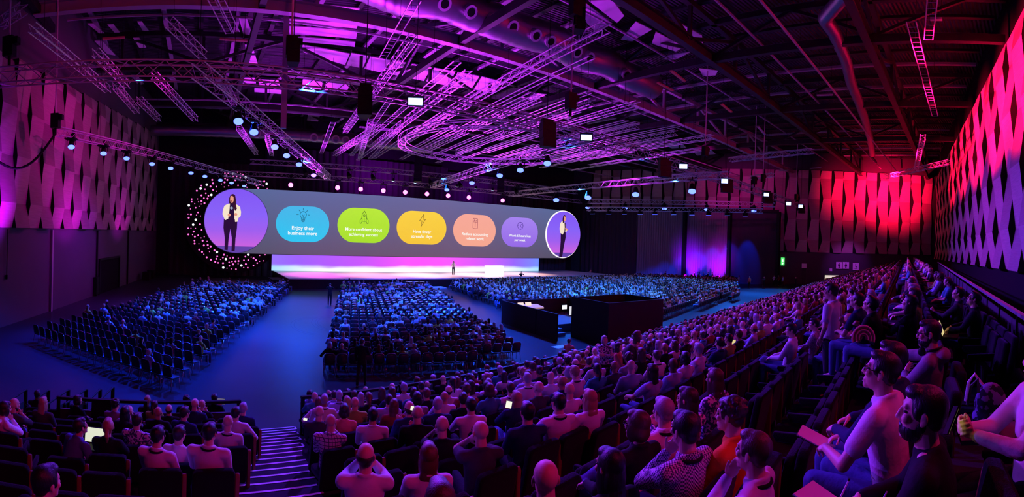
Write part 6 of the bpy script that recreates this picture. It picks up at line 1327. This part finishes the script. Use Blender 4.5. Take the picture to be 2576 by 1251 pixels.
N_(1105, 1262, 'person with purple lit hair whose crown shows at the bottom edge', 'person at the bottom edge', None, 8, shirt='charcoal', trousers='black', haircol='brown', arms=('lap', 'lap'), hair='short', q=1)
N_(2048, 815, 'person in a blue checked shirt lounging below the standing person', 'lounging person in blue checks', None, -14, shirt='pale blue', trousers='denim blue', haircol='dark brown', arms=('lap', 'lap'), hair='short', pat='check', yaw=-14, q=1)
N_(1990, 830, 'person in a pale striped shirt with one leg stretched, beside the blue checks', 'person in a pale striped shirt', None, -14, shirt='white', trousers='denim blue', haircol='black', arms=('lap', 'lap'), hair='short', yaw=-18, q=1, cross=True)
# left of the stairs
N_(398, 1100, 'dark haired person in a pale shirt and lanyard, two places from the tall one', 'dark haired person in a pale shirt', None, 10, shirt='white', trousers='black', haircol='black', arms=('lap', 'lap'), hair='short', lanyard=True, yaw=14)
N_(452, 1096, 'narrow shouldered person in white sitting between two broad pale shirts', 'narrow shouldered person', None, 8, shirt='white', trousers='black', haircol='dark brown', arms=('lap', 'lap'), hair='short', yaw=16, build=0.9)
N_(528, 1092, 'tall dark haired person in a broad white shirt with black lanyard beside the stairs', 'tall person beside the stairs', None, 6, shirt='white', trousers='black', haircol='black', arms=('lap', 'lap'), hair='short', lanyard=True, yaw=18, build=1.06, scale=1.04)
N_(574, 1066, 'bald person in a white shirt and lanyard one row below the tall person', 'bald person with a lanyard', None, 4, shirt='white', trousers='black', hair='bald', arms=('lap', 'lap'), lanyard=True, yaw=16)
N_(594, 1042, 'dark haired person in a white shirt with an arm over the stair edge', 'person with an arm over the stair edge', None, 6, shirt='white', trousers='charcoal', haircol='black', arms=('armrest', 'lap'), hair='short', yaw=14, q=1)
_, P, rz, wr, R = N_(203, 1078, 'cropped person in a blue violet shirt leaning forward out of the seat', 'leaning person in the blue violet shirt', None, 30, shirt='denim blue', trousers='black', haircol='dark brown', arms=('knee', 'knee'), hair='short', lean=22, yaw=10, pitch=-10)
_, P, rz, wr, R = N_(272, 1078, 'blond person with a ponytail working on a bright laptop', 'blond person with a ponytail', None, -4, shirt='black', trousers='black', haircol='blond', arms=('note', 'note'), hair='ponytail', fem=True, yaw=-6, pitch=-14)
laptop(P + R @ Vector((-0.36, 0.4, 0.64)), rz, 'bright laptop with a white page before the ponytailed person', M_doc, 100)
N_(346, 1062, 'dark haired person in a floral patterned shirt behind the laptop user', 'person in the floral shirt', None, 10, shirt='white', trousers='black', haircol='dark brown', arms=('lap', 'lap'), hair='short', pat='floral', yaw=4)
N_(14, 1032, 'person in a white hooded top with hands before the face at the left edge', 'person in the white hooded top', None, 40, shirt='white', trousers='black', haircol='dark brown', arms=('chin', 'chin'), hair='bob', hood=True, yaw=0, pitch=6)
N_(196, 1010, 'dark haired person in black turning to a neighbour near the guard rails', 'person in black near the guard rails', None, 30, shirt='black', trousers='black', haircol='dark brown', arms=('lap', 'lap'), hair='bob', yaw=20, q=1)
N_(315, 1042, 'person with long dark hair in black in the sparse left seats', 'person with long dark hair', None, 8, shirt='black', trousers='black', haircol='black', arms=('lap', 'lap'), hair='long', fem=True, q=1)
N_(465, 1042, 'dark haired person in navy turning a pink lit cheek, left seats', 'person turning a pink cheek', None, 16, shirt='navy', trousers='black', haircol='dark brown', arms=('lap', 'lap'), hair='short', yaw=20, q=1)
_, P, rz, wr, R = N_(540, 1004, 'tall person in black holding up a tablet to film the stage', 'person filming with a tablet', None, 14, shirt='black', trousers='black', haircol='black', arms=('phone', 'phone'), hair='short', q=1, yaw=6)
phone(wr[0] + R @ Vector((-0.04, 0.1, 0.1)), (0, 0, rz), 'tablet raised to film the stage from the left seats', emi('tablet_dark_picture', (0.12, 0.1, 0.2), 1.0), 0.24, 0.17, 'tablet', 'tablet')
N_(118, 1222, 'dark haired person with one pink lit cheek at the lower left corner', 'person in the lower left corner', None, 20, shirt='black', trousers='black', haircol='black', arms=('lap', 'lap'), hair='short', yaw=10, q=1)
N_(612, 1030, 'grey haired person in a dark jacket near the front left of the stairs', 'grey haired person near the front', None, 6, shirt='navy', trousers='denim blue', haircol='grey', arms=('lap', 'lap'), hair='short', yaw=8, q=1, cross=True)
# bright screens here and there in the tiers, held by their users
for x, y, lab, em, w, h, r in ((1037, 1027, 'bright phone before the bald person in black', M_wht, 0.05, 0.075, 6.9), (1228, 989, 'white phone glowing in the middle tier rows', M_wht, 0.06, 0.09, 9.2), (1280, 1018, 'pale tablet before the blond person', M_wht, 0.1, 0.13, 7.6), (1846, 862, 'golden lit phone among the far right tiers', M_yel, 0.09, 0.16, 12.5), (768, 1055, 'small lit phone beside the stairs', M_wht, 0.07, 0.05, 7.9)):
    p = at_r(x, y, r); phone(p, (0.2, 0.15, -math.atan2(p.x, p.y)), lab, em, w, h)
# things lying about
p = at_z(2172, 850, 3.86 + 0.75); root = thing('knitted_hat', 'pink striped knitted hat hanging on a seat back in the top rows', 'hat', at_r(2172, 852, 4.6))
for i in range(6):
    a = MB(); a.path([(0.105 * (1 - i * 0.15) * math.cos(t), 0.0, 0.12 * (1 - i * 0.15) * math.sin(t)) for t in np.linspace(-0.3, PI + 0.3, 14)], 0.0105, n=6); o = a.build('knit_band', mat('pink_wool', (0.75, 0.4, 0.4), 0.9) if i % 2 == 0 else mat('dark_wool', (0.12, 0.02, 0.05), 0.9), root)
root.rotation_euler = (0, 0, -1.1)
bp = at_r(2492, 1012, 3.2); root = thing('backpack', 'dark speckled backpack with looped straps resting on a tip up table at the edge', 'bag', bp, -1.3); a = MB(); a.ell((0, 0, -0.02), (0.11, 0.085, 0.15), nu=16, nv=12); a.ell((0, 0, -0.09), (0.125, 0.095, 0.085), nu=16, nv=12); a.ell((0.02, 0.06, -0.08), (0.08, 0.06, 0.07), nu=12, nv=8); root_b = link('bag_body', remesh(a, 0.012, 2, 0.6, 'bag_body', [check_mat('speckled_cloth', 'spots', 18, (0.2, 0.16, 0.35), (0.02, 0.02, 0.04))]), root)
for s in (1, -1): a = MB(); a.path([(-0.06 + s * 0.03, s * 0.05, 0.08), (-0.1, s * 0.06, 0.17), (-0.14, s * 0.05, 0.12), (-0.16, s * 0.04, 0.0)], 0.011, n=6); a.build('strap', M_white if s == 1 else M_dark, root)
a = MB(); a.box((0, 0, -0.2), (0.42, 0.3, 0.03)); a.box((0.02, 0, -0.55), (0.1, 0.1, 0.68)); tag(a.build('writing_table', M_dark, loc=bp, rot=(0, 0, -1.3)), 'small tip up writing table under the speckled backpack', 'table')

# ------------------------------------------------------------------ standing figures on the floor and the presenter
def stand(x, yf, label, what, heading, height_px=None, z=0.0, r=None, scale=1.0, q=1, shirt='black', trousers='black', haircol='dark brown', skin=0, **kw):
    lib = make_person(what, q=q, pose=kw.pop('pose', 'stand'), **kw)
    if r is None: p = at_z(x, yf, z)
    else: p = at_r(x, yf, r); p.z = z
    NEAR.append((p.x, p.y)); return put_person(lib, p, -math.radians(heading), label, shirt, trousers, haircol, skin, None, 'person', scale), lib, p
stand(909, 972, 'usher in black standing in the blue lit gap behind the centre block', 'usher', 24, arms=('front', 'side'), hair='short', scale=1.06, pose='walk', yaw=30)
(o, lib, p) = stand(829, 768, 'camera operator in black standing in the aisle before the stage', 'camera operator', 10, arms=('cam', 'cam'), hair='short', scale=1.05)
cm = thing('video_camera', 'small video camera with a white light in the hands of the aisle operator', 'camera', p + Vector((0.05, 0.35, 1.45)), -0.17)
a = MB(); a.box((0, 0, 0), (0.14, 0.3, 0.16)); a.build('camera_body', M_blackmetal, cm); a = MB(); a.tube((0, 0.15, 0), (0, 0.27, 0), 0.05, n=10); a.build('camera_lens', M_dark, cm); a = MB(); a.box((0, -0.16, 0.13), (0.06, 0.02, 0.05)); a.build('tally_light', M_whitedot, cm)
stand(1432, 925, 'person in a red lit shirt standing on the floor before the front barrier', 'person in a red lit shirt', 60, r=20.6, arms=('lap', 'side'), hair='bun', fem=True, shirt='coral', sleeve='short')
stand(1521, 930, 'person in a dark flowered blouse standing in the tiers before the control booth', 'person in a flowered blouse', 200, r=13.5, z=1.47, arms=('fold', 'fold'), hair='bob', fem=True, pat='floral', haircol='grey')
stand(1561, 940, 'person with very long dark hair standing in the tiers beside the flowered blouse', 'person with very long hair', 150, r=12.0, z=1.81, arms=('front', 'side'), hair='long', fem=True, shirt='coral', scale=0.88)
(o, lib, p) = stand(1608, 925, 'person with long hair and a backpack standing in the tiers', 'person with a backpack', 100, r=11.7, z=1.97, arms=('side', 'front'), hair='long', fem=True, shirt='coral', haircol='brown')
bpk = thing('backpack', 'dark backpack worn by the long haired person standing in the tiers', 'bag', p + Vector((-0.28, 0.05, 1.2)), 0.2); a = MB(); a.ell((0, 0, 0), (0.14, 0.17, 0.25), nu=12, nv=10); a.build('bag_body', M_dark, bpk, smooth=True); a = MB(); a.path([(0.1, 0.1, 0.2), (0.25, 0.1, 0.22), (0.3, 0.1, 0.0)], 0.02); a.build('strap', M_dark, bpk)
pu = at_plane(1140, 692, (st(0, 55.7).x, st(0, 55.7).y), (N.x, N.y)); pr = make_person('presenter', arms=('front', 'front'), hair='long', fem=True, pose='stand', q=1, yaw=15)
put_person(pr, Vector((pu.x, pu.y, 1.08)), -math.radians(200), 'presenter in a cream jacket and black trousers standing on the stage', 'cream', 'black', 'dark brown', 3, None, 'person', 1.04)
st_lib = [make_person('standing onlooker', arms=a, hair=h, pose='stand', q=0, fem=f) for a, h, f in ((('fold', 'fold'), 'short', False), (('front', 'side'), 'long', True), (('side', 'side'), 'balding', False))]
for i, (x, yf, c) in enumerate(((1745, 706, 'black'), (1757, 706, 'charcoal'), (1768, 707, 'navy'), (1779, 707, 'black'), (1790, 708, 'black'), (1822, 712, 'coral'), (1831, 713, 'dark red'), (1857, 717, 'pale blue'), (1884, 722, 'coral'), (1946, 716, 'white'), (1958, 716, 'dark red'), (1968, 718, 'pale blue'), (1672, 706, 'black'), (1484, 697, 'coral'), (2000, 722, 'black'), (1921, 722, 'black'))):
    p = at_z(x, yf + 4, 0.0); put_person(st_lib[i % 3], p, rng.uniform(0.4, 1.6), 'far standing onlooker in %s by the right wall, %s from the stage' % (c, nth(i + 1)), c, 'black', 'dark brown', i, 'onlookers along the right wall', 'person', 1.0)
(o, lib, p) = stand(1311, 705, 'camera operator in black crouched at the stage front by the desk', 'stage side operator', 200, r=66, arms=('cam', 'cam'), hair='short', q=0)

# ------------------------------------------------------------------ everybody else
VAR = []
for i, (arms, hair, sl, fem, kw) in enumerate(((('lap', 'lap'), 'short', 'long', False, {}), (('lap', 'chin'), 'short', 'rolled', False, {'yaw': 20}), (('note', 'note'), 'bald', 'long', False, {'pitch': -12}), (('lap', 'lap'), 'long', 'long', True, {'yaw': 12}), (('fold', 'fold'), 'short', 'short', False, {'yaw': 16, 'lanyard': True}), (('lap', 'armrest'), 'bob', 'long', True, {'yaw': 18}),
                                               (('phone', 'lap'), 'balding', 'long', False, {'pitch': -10, 'yaw': 8}), (('lap', 'lap'), 'ponytail', 'short', True, {'yaw': 10}), (('knee', 'knee'), 'short', 'long', False, {'lean': 6, 'yaw': 6, 'lanyard': True}), (('lap', 'lap'), 'curly', 'long', False, {'yaw': 22}), (('chin', 'lap'), 'bald', 'rolled', False, {'yaw': 24, 'beard': True}), (('lap', 'note'), 'long', 'short', True, {'yaw': -6}))):
    VAR.append((make_person('v', arms=arms, hair=hair, sleeve=sl, fem=fem, q=1, shoes=False, **kw), hair))
HN = {'short': 'short haired', 'bald': 'bald', 'long': 'long haired', 'bob': 'bobbed', 'balding': 'balding', 'ponytail': 'ponytailed', 'curly': 'curly haired', 'bun': 'bun haired'}
SHIRTS = ['white', 'white', 'white', 'white', 'pale blue', 'pale blue', 'black', 'black', 'black', 'black', 'navy', 'navy', 'grey', 'charcoal', 'charcoal', 'dark red', 'teal', 'cream', 'lime green']
HCOL = ['black', 'dark brown', 'dark brown', 'brown', 'blond', 'grey', 'red brown']
people = []; seats = []; chairs = []       # (r, pos, rz, ...)
def in_view(p, m=30):
    x, y, r = to_px(p); return -m < x < 2576 + m and -50 < y < 1300 and r > 0.9
for k in range(15):
    s = SK[k]; l, r_ = aisle_t(max(s, 1.0))
    for side, n in (('right', 135), ('left', 20)):
        for i in range(n):
            t = (r_ + 0.33 + 0.565 * i) if side == 'right' else (l - 0.33 - 0.565 * i)
            if t < T0_ + 0.4 or t > 76: continue
            if k >= 13 and t < (2.2 if k == 13 else 5.5): continue
            p = tier(s, t, HK[k])
            hx, hy, rr = to_px(p + UPV * 1.0)
            if not in_view(p + UPV * 1.0) or rr < 1.5: continue
            if side == 'left' and k < 4 and t < -3.2 - 0.3 * k: continue
            if any((p.x - a) ** 2 + (p.y - b_) ** 2 < 0.46 ** 2 for a, b_ in NEAR): continue
            occ = False
            if rr > 7.4 or (hx > 1950 and rr > 6.0):
                pr_ = 0.30 if side == 'left' else (0.88 if hx > 1560 else 0.72)
                if side == 'right' and k >= 8 and rr < 22: pr_ = 0.5 if k < 10 else 0.3
                if k >= 11 and 1900 < hx < 2200 and rr < 12: pr_ = 0.25
                if k == 14 and rr < 11: pr_ = 0
                occ = rng.random() < pr_
            seats.append((rr, p, RZ_T, occ, '%s %s of the stairs, %s row of the tier' % (nth(i + 1), side, nth(k + 1))))
            if occ: people.append((rr, p + Vector((rng.normal(0, 0.03), 0, 0)), RZ_T - rng.uniform(0.0, 0.4) + (0 if hx < 1700 else 0.15), '%s seat %s of the stairs, %s tier row' % (nth(i + 1), side, nth(k + 1)), 'people in the raked tier'))
def hd(h): return Vector((math.sin(math.radians(h)), math.cos(math.radians(h)), 0))
# left floor block
f_, rd_, sd_ = hd(31), hd(121), hd(10.5)
for j in range(36):
    for i in range(17):
        p = Vector((-3.2, 17.3, 0)) + sd_ * (1.17 * j) - rd_ * (0.55 * i)
        if p.dot(N) > 48.3 or p.x < -13.4: continue
        if p.x > 4.6 and j > 20 and i < 2: continue
        occ = rng.random() < (0.09 + 0.011 * j if i > 4 else 0.22 + 0.011 * j)
        rr = p.length; chairs.append((rr, p, -math.radians(31), '%s from the aisle, %s row of the left floor block' % (nth(i + 1), nth(j + 1)), 'chairs of the left floor block'))
        if occ: people.append((rr, p, -math.radians(31) - rng.uniform(-0.2, 0.35), '%s chair, %s row of the left floor block' % (nth(i + 1), nth(j + 1)), 'people in the left floor block'))
f_, rd_, sd_ = hd(4), hd(94), hd(10.6)
for j in range(30):
    for i in range(18):
        if j == 0 and i > 12: continue
        p = Vector((2.85, 19.9, 0)) + sd_ * (1.18 * j) + rd_ * (0.515 * i)
        if p.dot(N) > 48.6: continue
        occ = rng.random() < 0.4
        if j == 0: occ = i in (0, 1, 4, 5, 6, 12, 7)
        rr = p.length; chairs.append((rr, p, -math.radians(4), '%s from the wide aisle, %s row of the centre floor block' % (nth(i + 1), nth(j + 1)), 'chairs of the centre floor block'))
        if occ: people.append((rr, p, -math.radians(4) - rng.uniform(-0.2, 0.3), '%s chair, %s row of the centre floor block' % (nth(i + 1), nth(j + 1)), 'people in the centre floor block'))
POLY = [(18.6, 31.0), (23.4, 31.0), (23.4, 25.4), (27, 25.4), (45, 30.2), (66, 44.5), (60, 56), (44, 58), (21.5, 55)]
def inpoly(x, y, P=POLY):
    c = False; j = len(P) - 1
    for i in range(len(P)):
        if (P[i][1] > y) != (P[j][1] > y) and x < (P[j][0] - P[i][0]) * (y - P[i][1]) / (P[j][1] - P[i][1]) + P[i][0]: c = not c
        j = i
    return c
f_, rd_ = hd(-22), hd(68)
for j in range(-14, 40):
    for i in range(-20, 110):
        p = Vector((22, 26, 0)) + f_ * (1.12 * j) + rd_ * (0.53 * i)
        if not inpoly(p.x, p.y) or p.dot(N) > 49.0 or (i % 36) in (0, 1): continue
        if (p - B_).dot(Vector((-dr.y, dr.x, 0))) < 3.5: continue
        rr = p.length; chairs.append((rr, p, math.radians(22), '%s chair counted along the %s row of the right floor block' % (nth(i + 21), nth(j + 15)), 'chairs of the right floor block'))
        if rng.random() < 0.93: people.append((rr, p, math.radians(22) - rng.uniform(-0.25, 0.35), '%s chair, %s row of the right floor block' % (nth(i + 21), nth(j + 15)), 'people in the right floor block'))
people.sort(key=lambda a: a[0]); seats.sort(key=lambda a: a[0]); chairs.sort(key=lambda a: a[0])
n_near = len([o for o in COL.objects if o.get('category') == 'person'])
NP_ = 298 - n_near
n_seat = len([o for o in COL.objects if o.get('category') == 'seat'])
for n, (rr, p, rz, where, grp) in enumerate(people[:NP_]):
    vi = int(rng.integers(0, len(VAR))); lib, hair = VAR[vi]; sh = SHIRTS[int(rng.integers(0, len(SHIRTS)))]
    put_person(lib, p, rz, '%s person in %s, %s' % (HN[hair], sh, where), sh, ['black', 'navy', 'denim blue', 'charcoal'][int(rng.integers(0, 4))], HCOL[int(rng.integers(0, len(HCOL)))], int(rng.integers(0, 7)), grp, 'person', 0.95 + 0.1 * rng.random())
for rr, p, rz, occ, where in seats[:298 - n_seat]: put_seat(p, rz, 'dark upholstered seat, ' + where, occ)
for n, (rr, p, rz, where, grp) in enumerate(chairs[:298]): put_chair(p, rz, 'black banquet chair, ' + where, n < 130, grp)
# the rest of the crowd, chairs and seats: too many to count
def low_person(v):
    mb = MB(); c = mb
    T = lambda x, y, z: Vector((x, y - 0.05 - 0.06 * (z - 0.5), z))
    n0 = len(c.f)
    loft(c, T, [(0.42, 0.15, 0.11, 0), (0.55, 0.155, 0.115, 0), (0.75, 0.16, 0.115, 0), (0.93, 0.2, 0.11, 0), (1.02, 0.15, 0.08, 0), (1.06, 0.06, 0.06, 0)], 8); c.m[n0:] = [1] * (len(c.f) - n0)
    for s in (1, -1):
        c.tube(T(s * 0.2, 0, 0.98), (s * 0.26, 0.02, 0.74), 0.055, 0.05, n=5, mi=1); c.tube((s * 0.26, 0.02, 0.74), (s * 0.1, 0.26, 0.7), 0.045, 0.035, n=5, mi=1 if v % 2 else 0); c.tube((s * 0.1, -0.02, 0.5), (s * 0.12, 0.42, 0.52), 0.08, 0.065, n=5, mi=3); c.tube((s * 0.12, 0.42, 0.52), (s * 0.12, 0.42, 0.06), 0.06, 0.045, n=5, mi=3)
    h = Vector((0, -0.06, 1.2)); c.tube((0, -0.08, 1.03), h, 0.055, 0.05, n=6, mi=0, caps=False); c.ell(h, (0.077, 0.097, 0.115), nu=8, nv=7, mi=0)
    if v % 4 != 3: c.ell(h + Vector((0, -0.028, 0.03)), (0.085, 0.1, 0.098), nu=8, nv=7, mi=2)
    if v in (1, 5): c.ell(h + Vector((0, -0.06, -0.08)), (0.088, 0.06, 0.15), nu=8, nv=6, mi=2)
    return mb
LOWP = [low_person(v) for v in range(6)]
def crowd_color(it, m, f, nv):
    out = np.zeros((nv, 4), dtype=np.float32); out[:, 3] = 1; col = it[6]
    for k in range(4): idx = f[m == k].ravel(); out[idx, :3] = col[k]
    return out
def rc():
    return (SKINS[int(rng.integers(0, 7))], CLOTHS[SHIRTS[int(rng.integers(0, len(SHIRTS)))]], HAIRS[HCOL[int(rng.integers(0, len(HCOL)))]], CLOTHS[['black', 'navy', 'denim blue', 'charcoal'][int(rng.integers(0, 4))]])
tag(scatter('audience_crowd', LOWP, [(int(rng.integers(0, 6)), p.x, p.y, p.z, rz, 0.95 + 0.1 * rng.random(), rc()) for rr, p, rz, w, g in people[NP_:]], [mat('crowd_surface', (0.5, 0.5, 0.5), 0.8, attr='Col', spec=0.2)], crowd_color), 'distant seated audience filling the floor blocks and far tiers under blue light', 'crowd')
tag(scatter('far_floor_chairs', [low_chair()], [(0, p.x, p.y, p.z, rz, 1.0) for rr, p, rz, w, g in chairs[298:]], [M_chair, M_chrome]), 'distant rows of black banquet chairs on the hall floor', 'chairs')
tag(scatter('far_tier_seats', [low_seat()], [(0, p.x, p.y, p.z, rz, 1.0) for rr, p, rz, occ, w in seats[298 - n_seat:]], [M_seat, M_armwood]), 'distant rows of dark tier seats under the far right audience', 'seats')
bpy.data.scenes.remove(WORK)
print('COUNTS people', len(people), 'seats', len(seats), 'chairs', len(chairs), 'near', n_near)
